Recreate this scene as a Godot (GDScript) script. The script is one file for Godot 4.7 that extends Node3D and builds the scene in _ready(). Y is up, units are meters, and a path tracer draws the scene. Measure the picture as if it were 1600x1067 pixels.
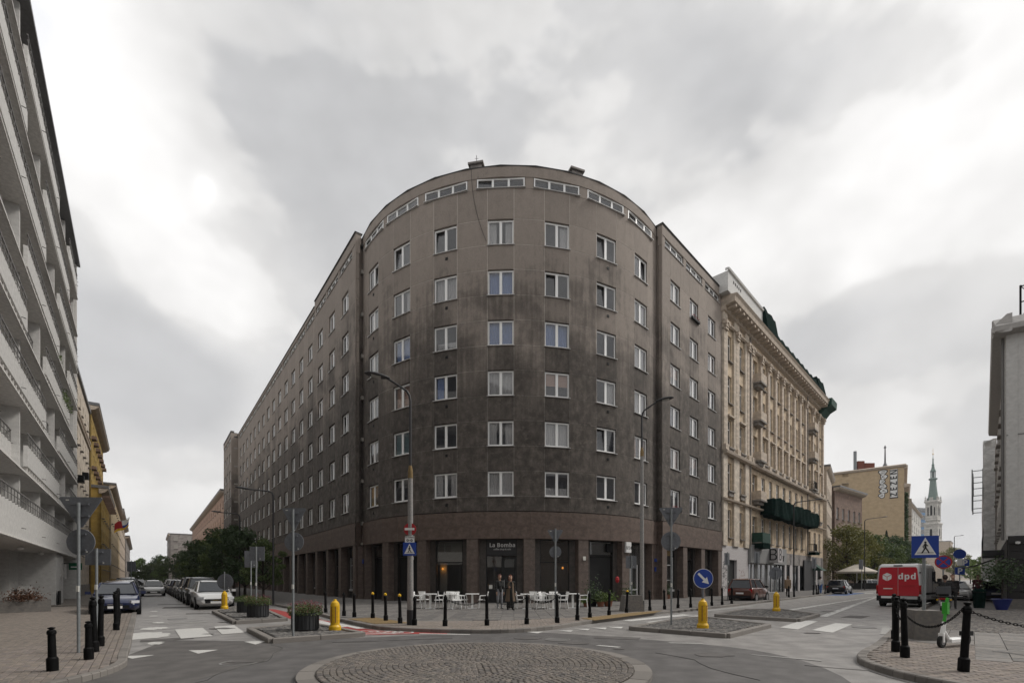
extends Node3D
# Corner apartment block on a small roundabout under a bright overcast sky.
# Plan coordinates: x to the right, d = distance from the camera along -z; y up, metres.

const R_CURVE := 12.95        # radius of the rounded corner block
const D_CURVE := 42.7        # distance of the centre of that curve
const STOREY := 3.1
const SILL := 6.7            # sill of the first upper floor
const WIN_W := 1.65
const WIN_H := 1.57

var rng := RandomNumberGenerator.new()
var M := {}                  # materials
var T := {}                  # textures
var used := {}
var ORD := ["first", "second", "third", "fourth", "fifth", "sixth", "seventh", "eighth", "ninth", "tenth", "eleventh", "twelfth", "thirteenth", "fourteenth", "fifteenth", "sixteenth", "seventeenth", "eighteenth", "nineteenth", "twentieth", "twenty-first", "twenty-second"]

func _ready() -> void:
	rng.seed = 20240
	set_camera_and_light()
	make_textures()
	make_materials()
	build_ground()
	build_corner_block()
	build_balcony_block()
	build_classical_block()
	build_street_buildings()
	build_church()
	build_right_corner()
	build_trees()
	build_vehicles()
	build_street_furniture()
	build_cafe()
	build_people()

# ---------------------------------------------------------------- camera, sky, sun
func set_camera_and_light() -> void:
	var cam := Camera3D.new()
	cam.name = "camera"
	cam.projection = Camera3D.PROJECTION_FRUSTUM
	cam.near = 0.1
	cam.far = 2000.0
	cam.size = 0.1 * 1067.0 / 755.0
	cam.frustum_offset = Vector2(0, 0.1 * 371.0 / 755.0)
	cam.position = Vector3(0, 1.6, 0)
	add_child(cam)
	cam.current = true
	var env := Environment.new()
	env.background_mode = Environment.BG_SKY
	env.tonemap_mode = Environment.TONE_MAPPER_LINEAR
	env.tonemap_exposure = 1.35
	env.sdfgi_enabled = true
	env.ssao_enabled = true
	env.ssil_enabled = true
	var sky := Sky.new()
	var sm := PanoramaSkyMaterial.new()
	sm.panorama = ImageTexture.create_from_image(cloud_panorama())
	sm.energy_multiplier = 1.0
	sky.sky_material = sm
	env.sky = sky
	env.fog_enabled = true
	env.fog_density = 0.0002
	env.fog_light_color = Color(0.86, 0.87, 0.89)
	var we := WorldEnvironment.new()
	we.name = "environment"
	we.environment = env
	add_child(we)
	var sun := DirectionalLight3D.new()
	sun.name = "sun"
	sun.light_energy = 0.5
	sun.light_angular_distance = 14.0
	sun.light_color = Color(1.0, 0.98, 0.95)
	sun.shadow_enabled = true
	sun.rotation_degrees = Vector3(-44, 100, 0)
	add_child(sun)

# Broken stratocumulus: a grey deck with bright thin places and a few blue rents, over all directions alike.
func cloud_panorama() -> Image:
	var w := 2048
	var h := 1024
	var im := Image.create(w, h, false, Image.FORMAT_RGBF)
	var a := FastNoiseLite.new()
	a.noise_type = FastNoiseLite.TYPE_SIMPLEX_SMOOTH
	a.seed = 11
	a.frequency = 0.55
	a.fractal_octaves = 7
	a.fractal_gain = 0.5
	var b := FastNoiseLite.new()
	b.noise_type = FastNoiseLite.TYPE_SIMPLEX_SMOOTH
	b.seed = 5
	b.frequency = 1.6
	b.fractal_octaves = 4
	var masses := []
	for m in CLOUDS:
		var q: Array = m
		var az0 := deg_to_rad(q[0])
		var el0 := deg_to_rad(q[1])
		masses.append([Vector3(sin(az0) * cos(el0), sin(el0), -cos(az0) * cos(el0)), deg_to_rad(q[2]), q[3], q[4]])
	var half := h / 2 + 6
	for j in half:
		var el := PI * (0.5 - (j + 0.5) / h)
		var ce := cos(el)
		var se := sin(el)
		for i in w:
			var az := TAU * (i + 0.5) / w
			var dx := sin(az) * ce
			var dz := -cos(az) * ce
			# noise round the horizon and up the sky: broad layers, and heaps with billowing edges
			var yy := se / maxf(ce, 0.36)
			var cx := sin(az)
			var cz := -cos(az)
			var n := a.get_noise_3d(cx * 2.2, yy * 2.6, cz * 2.2)
			var n2 := b.get_noise_3d(cx * 1.5 + 7.0, yy * 1.9, cz * 1.5)
			var heap := a.get_noise_3d(cx * 3.4 + 20.0, yy * 4.4, cz * 3.4) + 0.5 * n
			var thick := 0.38 + 0.38 * n + 0.16 * n2
			for q in masses:
				var dd: Vector3 = q[0]
				var c := dx * dd.x + se * dd.y + dz * dd.z
				if c > 0.55:
					var ang: float = acos(minf(c, 1.0)) / q[1]
					if ang < 2.4:
						var e := exp(-ang * ang * (1.0 + 0.8 * n))
						thick += q[2] * (0.54 if q[2] > 0.0 else 0.4) * e * (1.0 + q[3] * n)
			thick += 0.22 * smoothstep(-0.04, 0.2, heap + (thick - 0.45) * 0.8) - 0.08
			var t := clampf(thick, -0.3, 1.2)
			# thin cloud glows white, thick cloud is grey (linear radiance)
			var v := lerpf(0.80, 0.60, clampf((t - 0.02) / 0.4, 0.0, 1.0))
			v = lerpf(v, 0.43, smoothstep(0.36, 0.9, t)) * (1.0 + 0.15 * n + 0.05 * heap + 0.07 * b.get_noise_3d(cx * 6.0, yy * 7.0, cz * 6.0))
			var cool := smoothstep(0.4, 0.9, t)
			var col := Color(v * lerpf(1.0, 0.985, cool), v * lerpf(0.99, 0.988, cool), v * lerpf(0.98, 1.005, cool))
			if t < -0.1:
				col = col.lerp(Color(0.34, 0.42, 0.58), clampf((-0.1 - t) * 3.0, 0.0, 0.6))
			im.set_pixel(i, j, col)
	var low := Color(0.14, 0.135, 0.13)
	im.fill_rect(Rect2i(0, half, w, h - half), low)
	return im

# azimuth, elevation, size (degrees), thicker (+) or thinner (-), raggedness
const CLOUDS := [
	[-45.9, 39.5, 5.7, -1.00, 0.5], [-26.1, 43.0, 11.5, 0.42, 0.6], [-17.6, 39.1, 9.2, 0.34, 0.6], [-13.4, 47.4, 12.6, 0.28, 0.5], [7.5, 44.3, 14.9, 0.16, 0.5], [27.3, 38.6, 3.4, 0.42, 0.8],
	[24.9, 43.7, 5.7, 0.22, 0.8], [-37.1, 18.4, 4.9, 0.62, 0.5], [-34.0, 17.9, 4.0, 0.50, 0.5], [-39.8, 21.4, 3.4, 0.42, 0.6], [-38.9, 31.9, 11.5, -0.20, 0.5], [-31.9, 30.1, 6.3, -0.34, 0.4],
	[-31.9, 24.5, 4.0, -0.30, 0.4], [-39.4, 38.4, 6.9, -0.26, 0.5], [-36.1, 37.0, 5.7, -0.20, 0.5], [42.0, 35.9, 11.5, -0.36, 0.5], [38.0, 30.9, 6.9, -0.22, 0.5], [21.7, 33.3, 5.7, -0.30, 0.3],
	[45.2, 38.2, 6.9, -0.20, 0.4], [37.5, 19.9, 9.2, 0.34, 0.5], [31.4, 21.3, 5.7, 0.30, 0.5], [35.1, 27.5, 2.0, -0.50, 0.6], [36.1, 15.2, 5.7, -0.16, 0.4], [42.8, 11.2, 4.6, 0.12, 0.4],
	[46.3, 32.8, 1.7, -0.40, 0.5], [-32.4, 34.4, 0.8, -0.90, 0.2], [-37.5, 10.4, 4.6, -0.06, 0.5], [-36.6, 4.5, 2.9, 0.15, 0.5], [42.8, 6.3, 2.9, 0.30, 0.5], [40.3, 12.2, 2.9, -0.20, 0.5]]

# ---------------------------------------------------------------- mesh building
class Mb:
	var v := PackedVector3Array()
	var n := PackedVector3Array()
	var uv := PackedVector2Array()
	var c := PackedColorArray()
	var col := Color.WHITE
	var colored := false
	var mapped := false

	func tri(a: Vector3, b: Vector3, d: Vector3) -> void:      # counter-clockwise seen from outside
		var m := (b - a).cross(d - a).normalized()
		_p(a, m); _p(d, m); _p(b, m)

	func _p(a: Vector3, m: Vector3, t := Vector2.ZERO) -> void:
		v.append(a); n.append(m)
		if mapped: uv.append(t)
		if colored: c.append(col)

	func quad(a: Vector3, b: Vector3, d: Vector3, e: Vector3) -> void:
		var m := (d - a).cross(e - b).normalized()
		_p(a, m); _p(d, m); _p(b, m)
		_p(a, m); _p(e, m); _p(d, m)

	func quad_n(a: Vector3, b: Vector3, d: Vector3, e: Vector3, na: Vector3, nb: Vector3, nd: Vector3, ne: Vector3) -> void:
		_p(a, na); _p(d, nd); _p(b, nb)
		_p(a, na); _p(e, ne); _p(d, nd)

	func quad_uv(a: Vector3, b: Vector3, d: Vector3, e: Vector3, ta: Vector2, tb: Vector2, td: Vector2, te: Vector2) -> void:
		var m := (d - a).cross(e - b).normalized()
		_p(a, m, ta); _p(d, m, td); _p(b, m, tb)
		_p(a, m, ta); _p(e, m, te); _p(d, m, td)

	func box(at: Vector3, s: Vector3, b := Basis()) -> void:
		var x := b * Vector3(s.x * 0.5, 0, 0)
		var y := b * Vector3(0, s.y * 0.5, 0)
		var z := b * Vector3(0, 0, s.z * 0.5)
		quad(at - x - y + z, at + x - y + z, at + x + y + z, at - x + y + z)
		quad(at + x - y - z, at - x - y - z, at - x + y - z, at + x + y - z)
		quad(at + x - y + z, at + x - y - z, at + x + y - z, at + x + y + z)
		quad(at - x - y - z, at - x - y + z, at - x + y + z, at - x + y - z)
		quad(at - x + y + z, at + x + y + z, at + x + y - z, at - x + y - z)
		quad(at - x - y - z, at + x - y - z, at + x - y + z, at - x - y + z)

	# a box with its top edges chamfered
	func slab(at: Vector3, s: Vector3, ch: float, b := Basis()) -> void:
		var hx := s.x * 0.5
		var hz := s.z * 0.5
		var ring := []
		for q in [[hx, -s.y * 0.5, hz], [hx, s.y * 0.5 - ch, hz], [hx - ch, s.y * 0.5, hz - ch]]:
			ring.append([at + b * Vector3(-q[0], q[1], q[2]), at + b * Vector3(q[0], q[1], q[2]), at + b * Vector3(q[0], q[1], -q[2]), at + b * Vector3(-q[0], q[1], -q[2])])
		for k in 2:
			for i in 4:
				quad(ring[k][i], ring[k][(i + 1) % 4], ring[k + 1][(i + 1) % 4], ring[k + 1][i])
		quad(ring[2][0], ring[2][1], ring[2][2], ring[2][3])

	func cyl(a: Vector3, b: Vector3, ra: float, rb: float, seg := 10, caps := true) -> void:
		var ax := (b - a).normalized()
		var u := ax.cross(Vector3.UP if absf(ax.y) < 0.9 else Vector3.RIGHT).normalized()
		var w := ax.cross(u)
		for i in seg:
			var t0 := TAU * i / seg
			var t1 := TAU * (i + 1) / seg
			var d0 := u * cos(t0) + w * sin(t0)
			var d1 := u * cos(t1) + w * sin(t1)
			quad_n(a + d0 * ra, a + d1 * ra, b + d1 * rb, b + d0 * rb, d0, d1, d1, d0)
			if caps:
				if rb > 0.0: tri(b, b + d0 * rb, b + d1 * rb)
				if ra > 0.0: tri(a, a + d1 * ra, a + d0 * ra)

	func tube(path: Array, r0: float, r1: float, seg := 8) -> void:
		for i in path.size() - 1:
			var k0 := lerpf(r0, r1, float(i) / (path.size() - 1))
			var k1 := lerpf(r0, r1, float(i + 1) / (path.size() - 1))
			cyl(path[i], path[i + 1], k0, k1, seg, i == 0 or i == path.size() - 2)

	func lathe(prof: Array, seg := 16, at := Vector3.ZERO, sx := 1.0, sz := 1.0) -> void:   # prof: Vector2(radius, height) from below
		for k in prof.size() - 1:
			var p: Vector2 = prof[k]
			var q: Vector2 = prof[k + 1]
			var sl := Vector2(q.y - p.y, p.x - q.x).normalized()
			for i in seg:
				var t0 := TAU * i / seg
				var t1 := TAU * (i + 1) / seg
				var d0 := Vector3(cos(t0) * sx, 0, -sin(t0) * sz)
				var d1 := Vector3(cos(t1) * sx, 0, -sin(t1) * sz)
				var n0 := (d0 * sl.x + Vector3.UP * sl.y).normalized()
				var n1 := (d1 * sl.x + Vector3.UP * sl.y).normalized()
				quad_n(at + d0 * p.x + Vector3.UP * p.y, at + d1 * p.x + Vector3.UP * p.y, at + d1 * q.x + Vector3.UP * q.y, at + d0 * q.x + Vector3.UP * q.y, n0, n1, n1, n0)

	# flat polygon (x, y) turned by the transform and given a depth towards its -z
	func plate(poly: PackedVector2Array, xf: Transform3D, depth: float) -> void:
		var p := poly
		if not Geometry2D.is_polygon_clockwise(p):
			p = p.duplicate(); p.reverse()
		p = p.duplicate(); p.reverse()                # counter-clockwise
		var idx := Geometry2D.triangulate_polygon(p)
		for i in range(0, idx.size(), 3):
			var q := [p[idx[i]], p[idx[i + 1]], p[idx[i + 2]]]
			if (q[1] - q[0]).cross(q[2] - q[0]) < 0.0:
				q = [q[0], q[2], q[1]]
			tri(xf * Vector3(q[0].x, q[0].y, 0), xf * Vector3(q[1].x, q[1].y, 0), xf * Vector3(q[2].x, q[2].y, 0))
			tri(xf * Vector3(q[0].x, q[0].y, -depth), xf * Vector3(q[2].x, q[2].y, -depth), xf * Vector3(q[1].x, q[1].y, -depth))
		for i in p.size():
			var a := p[i]
			var b := p[(i + 1) % p.size()]
			quad(xf * Vector3(a.x, a.y, -depth), xf * Vector3(b.x, b.y, -depth), xf * Vector3(b.x, b.y, 0), xf * Vector3(a.x, a.y, 0))

	# plan polygon (x, d) between two heights
	func prism(plan: Array, y0: float, y1: float) -> void:
		var p := PackedVector2Array()
		for q in plan:
			p.append(Vector2(q[0], q[1]))
		plate(p, Transform3D(Basis(Vector3.RIGHT, Vector3(0, 0, -1), Vector3.UP), Vector3(0, y1, 0)), y1 - y0)

	func mesh() -> ArrayMesh:
		var arr := []
		arr.resize(Mesh.ARRAY_MAX)
		arr[Mesh.ARRAY_VERTEX] = v
		arr[Mesh.ARRAY_NORMAL] = n
		if mapped: arr[Mesh.ARRAY_TEX_UV] = uv
		if colored: arr[Mesh.ARRAY_COLOR] = c
		var m := ArrayMesh.new()
		m.add_surface_from_arrays(Mesh.PRIMITIVE_TRIANGLES, arr)
		return m

# a wall in plan: straight, or an arc of the rounded corner; s runs along it, off points out of the wall
class Face:
	var arc := false
	var o := Vector2.ZERO
	var dir := Vector2.RIGHT
	var out := Vector2.DOWN
	func _init(from := Vector2.ZERO, to := Vector2.ZERO, right_side := true) -> void:
		if from == to:
			arc = true
			return
		o = from
		dir = (to - from).normalized()
		out = Vector2(dir.y, -dir.x) if right_side else Vector2(-dir.y, dir.x)
	func p(s: float, y: float, off := 0.0) -> Vector3:
		if arc:
			var t := s / 12.95
			return Vector3((12.95 + off) * sin(t), y, -(42.7 - (12.95 + off) * cos(t)))
		var q := o + dir * s + out * off
		return Vector3(q.x, y, -q.y)
	# x along the wall towards the right hand of someone facing it, y up, z out of the wall
	func xf(s: float, y: float, off := 0.0) -> Transform3D:
		var z := Vector3(out.x, 0, -out.y)
		if arc:
			z = Vector3(sin(s / 12.95), 0, cos(s / 12.95))
		return Transform3D(Basis(Vector3.UP.cross(z), Vector3.UP, z), p(s, y, off))

func new_name(called: String) -> String:
	var k: int = used.get(called, 0)
	used[called] = k + 1
	return called if k == 0 else "%s_%03d" % [called, k]

func tag(o: Node3D, label: String, category: String, group := "") -> Node3D:
	o.set_meta("label", label)
	o.set_meta("category", category)
	if group: o.set_meta("group", group)
	return o

func thing(called: String, label: String, category: String, at := Vector3.ZERO, turn := 0.0, group := "") -> Node3D:
	var o := Node3D.new()
	o.name = new_name(called)
	add_child(o)
	o.position = at
	o.rotation.y = turn
	return tag(o, label, category, group)

func part(parent: Node, called: String, m: Mesh, mat: Material, xf := Transform3D()) -> MeshInstance3D:
	var o := MeshInstance3D.new()
	o.name = called
	o.mesh = m
	o.material_override = mat
	o.transform = xf
	o.cast_shadow = GeometryInstance3D.SHADOW_CASTING_SETTING_ON
	parent.add_child(o, true)
	return o

func holder(parent: Node, called: String, xf := Transform3D()) -> Node3D:
	var o := Node3D.new()
	o.name = called
	o.transform = xf
	parent.add_child(o, true)
	return o

func setting(called: String, m: Mesh, mat: Material) -> MeshInstance3D:
	var o := part(self, new_name(called), m, mat)
	o.set_meta("kind", "structure")
	return o

func copy_of(root: Node3D, label: String, at: Vector3, turn := 0.0) -> Node3D:
	var r: Node3D = root.duplicate()
	var nm := String(root.name)
	var re := RegEx.create_from_string("_\\d{3}$")
	r.name = new_name(re.sub(nm, ""))
	add_child(r)
	r.position = at
	r.rotation.y = turn
	r.set_meta("label", label)
	return r

func g(x: float, d: float, y := 0.0) -> Vector3:
	return Vector3(x, y, -d)

func rect_poly(w: float, h: float) -> PackedVector2Array:
	return PackedVector2Array([Vector2(-w / 2, -h / 2), Vector2(w / 2, -h / 2), Vector2(w / 2, h / 2), Vector2(-w / 2, h / 2)])

func disc_poly(r: float, seg := 28) -> PackedVector2Array:
	var p := PackedVector2Array()
	for i in seg:
		p.append(Vector2(cos(TAU * i / seg), sin(TAU * i / seg)) * r)
	return p

func box_mesh(s: Vector3, at := Vector3.ZERO) -> ArrayMesh:
	var b := Mb.new()
	b.box(at, s)
	return b.mesh()

func text_mesh(s: String, height: float, depth := 0.01, font := "Droid Sans", weight := 400) -> TextMesh:
	var t := TextMesh.new()
	var f := SystemFont.new()
	f.font_names = PackedStringArray([font])
	f.font_weight = weight
	t.font = f
	t.text = s
	t.font_size = 32
	t.pixel_size = height / 23.0
	t.depth = depth
	t.curve_step = 2.0
	return t

# ---------------------------------------------------------------- textures and materials
func noise_image(size: int, freq: float, oct: int, sd: int, kind := FastNoiseLite.TYPE_SIMPLEX_SMOOTH) -> Image:
	var f := FastNoiseLite.new()
	f.noise_type = kind
	f.seed = sd
	f.frequency = freq
	f.fractal_octaves = oct
	return f.get_seamless_image(size, size, false, false, 0.12)

# grey texture from lo to hi made of a coarse and a fine pattern
func blend_tex(size: int, coarse: Image, fine: Image, lo: float, hi: float, share: float, contrast := 1.6, warm := 0.0) -> ImageTexture:
	var im := Image.create(size, size, true, Image.FORMAT_RGB8)
	var ca := coarse.get_data()
	var fa := fine.get_data()
	var out := PackedByteArray()
	out.resize(size * size * 3)
	for i in size * size:
		var t := (ca[i] * share + fa[i] * (1.0 - share)) / 255.0
		t = clampf((t - 0.5) * contrast + 0.5, 0.0, 1.0)
		var k := lerpf(lo, hi, t)
		out[i * 3] = int(clampf(k + warm * (t - 0.5), 0, 1) * 255.0)
		out[i * 3 + 1] = int(k * 255.0)
		out[i * 3 + 2] = int(clampf(k - warm * (t - 0.5), 0, 1) * 255.0)
	im = Image.create_from_data(size, size, false, Image.FORMAT_RGB8, out)
	return ImageTexture.create_from_image(im)

func make_textures() -> void:
	var c1 := noise_image(512, 0.008, 4, 1)
	var c2 := noise_image(512, 0.02, 4, 2)
	var f1 := noise_image(512, 0.16, 3, 3)
	var f2 := noise_image(512, 0.35, 2, 4)
	T.plaster = blend_tex(512, c2, f1, 0.85, 1.0, 0.6)
	T.blotch = blend_tex(512, c1, c2, 0.78, 1.0, 0.6, 2.0)
	T.speckle = blend_tex(512, f2, f1, 0.66, 1.0, 0.75, 1.7)
	T.asphalt = blend_tex(512, c1, f2, 0.75, 1.0, 0.45, 2.0)
	T.concrete = blend_tex(512, c2, f2, 0.78, 1.0, 0.55, 1.8, 0.05)
	T.grain = normal_tex(f1, 3.0)
	T.pebble = normal_tex(f2, 5.0)
	T.soot_shade = ImageTexture.create_from_image(soot_shade_map())

func normal_tex(im: Image, strength: float) -> ImageTexture:
	var q: Image = im.duplicate()
	q.convert(Image.FORMAT_RGBA8)
	q.bump_map_to_normal_map(strength)
	return ImageTexture.create_from_image(q)

# Weathered render of the corner block as the photograph shows it: a black sooty crust with ragged edges, thicker on the lower
# panels, washed streaks between the windows, pale scars; the dimmer light low down is painted in too. u runs along the wall (27 m), v over its height (27 m).
func soot_shade_map() -> Image:
	var s := 1024
	var big := FastNoiseLite.new()
	big.seed = 31; big.frequency = 0.006; big.fractal_octaves = 5; big.noise_type = FastNoiseLite.TYPE_SIMPLEX_SMOOTH
	var crust := FastNoiseLite.new()
	crust.seed = 8; crust.frequency = 0.034; crust.fractal_octaves = 5; crust.fractal_gain = 0.58; crust.noise_type = FastNoiseLite.TYPE_SIMPLEX_SMOOTH
	var fine := FastNoiseLite.new()
	fine.seed = 77; fine.frequency = 0.25; fine.fractal_octaves = 2
	var streak := FastNoiseLite.new()
	streak.seed = 14; streak.frequency = 0.05; streak.fractal_octaves = 3
	var out := PackedByteArray()
	out.resize(s * s * 3)
	for j in s:
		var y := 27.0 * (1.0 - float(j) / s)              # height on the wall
		var crust_dim := clampf((17.5 - y) / 6.5, -1.0, 1.0)   # crust left on the wall plus painted dimming towards the street
		for i in s:
			var bg := big.get_noise_2d(i, j)
			var cr := crust.get_noise_2d(i * 1.15, j)
			var st := streak.get_noise_2d(i * 1.6, j * 0.09)
			var fi := fine.get_noise_2d(i, j)
			var d := crust_dim * 0.72 + bg * 0.62 + cr * 0.5 + st * 0.34
			var soot_shade := smoothstep(-0.5, 0.55, d)
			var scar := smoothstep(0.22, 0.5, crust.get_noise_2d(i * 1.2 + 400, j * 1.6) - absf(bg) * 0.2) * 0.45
			var k := lerpf(0.97, 0.58, soot_shade) + fi * 0.07 + st * 0.03 + cr * (0.06 + 0.15 * soot_shade)
			k = lerpf(k, 0.84, scar * soot_shade)
			k = clampf(k, 0.0, 1.0)
			var o := (j * s + i) * 3
			out[o] = int(k * 255.0)
			out[o + 1] = int(k * 252.0)
			out[o + 2] = int(k * 248.0)
	return Image.create_from_data(s, s, false, Image.FORMAT_RGB8, out)

func mat(key: String, r: float, gg: float, b: float, rough := 0.85, tex := "", scale := 0.5, bump := "", depth := 0.5) -> StandardMaterial3D:
	var m := StandardMaterial3D.new()
	m.resource_name = key
	m.albedo_color = Color(r, gg, b).linear_to_srgb()
	m.roughness = rough
	if tex:
		m.albedo_texture = T[tex]
		m.uv1_triplanar = true
		m.uv1_world_triplanar = true
		m.uv1_scale = Vector3.ONE * scale
	if bump:
		m.normal_enabled = true
		m.normal_texture = T[bump]
		m.normal_scale = depth
		m.uv1_triplanar = true
		m.uv1_world_triplanar = true
		m.uv1_scale = Vector3.ONE * scale
	M[key] = m
	return m

func glass(key: String, r: float, gg: float, b: float, alpha: float, spec := 0.7) -> void:
	var m := mat(key, r, gg, b, 0.03)
	m.transparency = BaseMaterial3D.TRANSPARENCY_ALPHA
	m.albedo_color.a = alpha
	m.metallic_specular = spec

func make_materials() -> void:
	# road and paving
	mat("asphalt", 0.33, 0.315, 0.303, 0.55, "asphalt", 0.32, "pebble", 0.35)  # lightened so the colour holds the sky's grazing reflection on the street
	mat("asphalt_new", 0.148, 0.141, 0.138, 0.7, "asphalt", 0.4, "pebble", 0.35)
	mat("asphalt_old", 0.15, 0.141, 0.135, 0.8, "asphalt", 0.35, "pebble", 0.35)
	mat("tar", 0.06, 0.058, 0.056, 0.8)
	mat("walk", 0.20, 0.175, 0.15, 0.9, "concrete", 0.4, "grain", 0.4)
	mat("walk_grey", 0.17, 0.16, 0.152, 0.9, "concrete", 0.35, "grain", 0.4)
	mat("joint_sand", 0.085, 0.072, 0.06, 0.95, "speckle", 1.0)
	mat("kerb", 0.32, 0.295, 0.27, 0.85, "speckle", 0.9, "grain", 0.4)
	mat("kerb_b", 0.26, 0.24, 0.22, 0.85, "speckle", 0.9, "grain", 0.4)
	for k in 4:
		var t: float = [1.0, 0.86, 1.12, 0.95][k]
		mat("brick%d" % k, 0.29 * t, 0.25 * t, 0.215 * t + 0.004 * k, 0.9, "concrete", 0.7, "grain", 0.4)
		mat("flag%d" % k, 0.25 * t, 0.235 * t, 0.22 * t, 0.88, "concrete", 0.5, "grain", 0.4)
		mat("cobble%d" % k, 0.22 * t, 0.2 * t, 0.185 * t, 0.75, "speckle", 1.2, "grain", 0.5)
	var sett := mat("sett", 1, 1, 1, 0.8, "concrete", 1.1, "grain", 0.6)
	sett.vertex_color_use_as_albedo = true
	mat("paint_white", 0.82, 0.81, 0.78, 0.8, "speckle", 0.8)
	mat("paint_worn", 0.52, 0.51, 0.49, 0.85, "speckle", 0.5)
	mat("paint_red", 0.42, 0.055, 0.05, 0.85, "asphalt", 0.7)
	mat("paint_ochre", 0.27, 0.185, 0.08, 0.9, "concrete", 0.7)
	mat("paint_blue", 0.12, 0.2, 0.42, 0.85, "speckle", 0.5)
	# corner block
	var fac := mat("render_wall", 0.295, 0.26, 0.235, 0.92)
	fac.albedo_texture = T.soot_shade
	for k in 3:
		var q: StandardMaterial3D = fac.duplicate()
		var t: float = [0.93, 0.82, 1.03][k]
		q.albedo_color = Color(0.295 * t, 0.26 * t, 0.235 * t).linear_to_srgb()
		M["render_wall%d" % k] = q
	var po: StandardMaterial3D = fac.duplicate()
	po.albedo_color = Color(0.52, 0.485, 0.45).linear_to_srgb()
	M.pointing = po
	mat("mortar", 0.40, 0.37, 0.345, 0.9, "plaster", 0.6)
	mat("sandstone_band", 0.155, 0.112, 0.092, 0.8, "blotch", 0.5, "grain", 0.4)
	mat("marble_pilaster", 0.165, 0.125, 0.106, 0.55, "blotch", 0.7, "grain", 0.2)
	mat("recess_tone", 0.08, 0.068, 0.061, 0.6, "blotch", 0.6)  # darker than the pilasters beside it
	mat("pvc", 0.84, 0.84, 0.83, 0.4)
	mat("sill_metal", 0.62, 0.61, 0.6, 0.5, "plaster", 0.8)
	mat("room_wall", 0.3, 0.285, 0.26, 0.95)
	mat("curtain_white", 0.45, 0.445, 0.44, 0.95)
	mat("curtain_reflect_blue", 0.16, 0.24, 0.45, 0.95)  # as full sheers, also stands for blue sky mirrored in the panes
	mat("curtain_tan", 0.42, 0.27, 0.2, 0.95)
	mat("curtain_teal", 0.2, 0.33, 0.36, 0.95)
	mat("roof_dark", 0.045, 0.044, 0.045, 0.7, "blotch", 0.6)
	glass("pane", 0.12, 0.13, 0.16, 0.12, 1.0)
	glass("shop_pane", 0.05, 0.05, 0.052, 0.16, 1.0)
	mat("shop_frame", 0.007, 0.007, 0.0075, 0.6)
	mat("shop_blind", 0.17, 0.165, 0.145, 0.9)
	mat("alu", 0.42, 0.42, 0.42, 0.45)
	mat("letter_white", 0.7, 0.7, 0.69, 0.5)
	mat("letter_black", 0.01, 0.01, 0.01, 0.6)
	# other buildings
	mat("white_render", 0.66, 0.65, 0.63, 0.9, "plaster", 0.45, "grain", 0.2)
	mat("white_slab", 0.76, 0.74, 0.71, 0.85, "plaster", 0.5)
	mat("loggia_grey", 0.55, 0.53, 0.51, 0.9, "plaster", 0.5)
	mat("rail_grey", 0.17, 0.165, 0.16, 0.5)
	mat("cream_wall", 0.67, 0.53, 0.375, 0.9, "blotch", 0.35, "grain", 0.3)
	mat("cream_pale", 0.70, 0.61, 0.505, 0.9, "blotch", 0.35)
	mat("cream_trim", 0.60, 0.505, 0.41, 0.9, "blotch", 0.5, "grain", 0.3)
	mat("stone_grey", 0.30, 0.275, 0.25, 0.9, "blotch", 0.5)
	mat("shop_white", 0.58, 0.55, 0.55, 0.85, "plaster", 0.5)
	mat("fascia_grey", 0.25, 0.25, 0.25, 0.6)
	mat("pink_wall", 0.50, 0.33, 0.245, 0.9, "blotch", 0.2)
	mat("ochre_wall", 0.56, 0.43, 0.28, 0.92, "plaster", 0.11)
	mat("yellow_wall", 0.46, 0.31, 0.08, 0.9, "blotch", 0.3)
	mat("buff_wall", 0.58, 0.46, 0.29, 0.9, "blotch", 0.3)
	mat("brown_wall", 0.24, 0.165, 0.13, 0.9, "blotch", 0.3)
	mat("grey_wall", 0.34, 0.31, 0.29, 0.9, "blotch", 0.3)
	mat("blank_wall", 0.25, 0.225, 0.2, 0.9, "blotch", 0.3)
	mat("net_green", 0.006, 0.02, 0.017, 0.95, "blotch", 0.8).metallic_specular = 0.1
	mat("net_light", 0.012, 0.06, 0.042, 0.85, "blotch", 0.8)
	mat("zinc", 0.16, 0.16, 0.165, 0.5, "plaster", 0.5)
	mat("copper_green", 0.22, 0.29, 0.265, 0.7, "blotch", 0.3)
	mat("church_stone", 0.62, 0.60, 0.56, 0.9, "blotch", 0.15)
	mat("gold", 0.5, 0.3, 0.06, 0.35)
	mat("brick_red", 0.25, 0.075, 0.045, 0.9, "speckle", 0.5)
	mat("sheet_white", 0.74, 0.74, 0.74, 0.8, "blotch", 0.5)
	mat("wood_dark", 0.028, 0.026, 0.026, 0.8, "plaster", 0.6)
	mat("far_glass", 0.10, 0.22, 0.40, 0.15)
	mat("far_pane", 0.03, 0.035, 0.042, 0.12).metallic_specular = 0.8
	# street furniture
	mat("iron_black", 0.005, 0.005, 0.0055, 0.55).metallic_specular = 0.25
	mat("sign_back", 0.17, 0.18, 0.2, 0.5, "plaster", 1.0)
	mat("galv", 0.26, 0.28, 0.29, 0.5, "plaster", 1.2)
	mat("lamp_pole", 0.33, 0.32, 0.31, 0.7, "concrete", 1.2)
	mat("lamp_dark", 0.022, 0.022, 0.025, 0.5)
	mat("lamp_lens", 0.35, 0.35, 0.33, 0.3)
	mat("sticker", 0.72, 0.71, 0.66, 0.7)
	mat("yellow_plastic", 0.84, 0.5, 0.01, 0.45, "plaster", 1.0)
	mat("sign_red", 0.36, 0.012, 0.018, 0.45)
	mat("sign_white", 0.74, 0.74, 0.73, 0.45)
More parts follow.
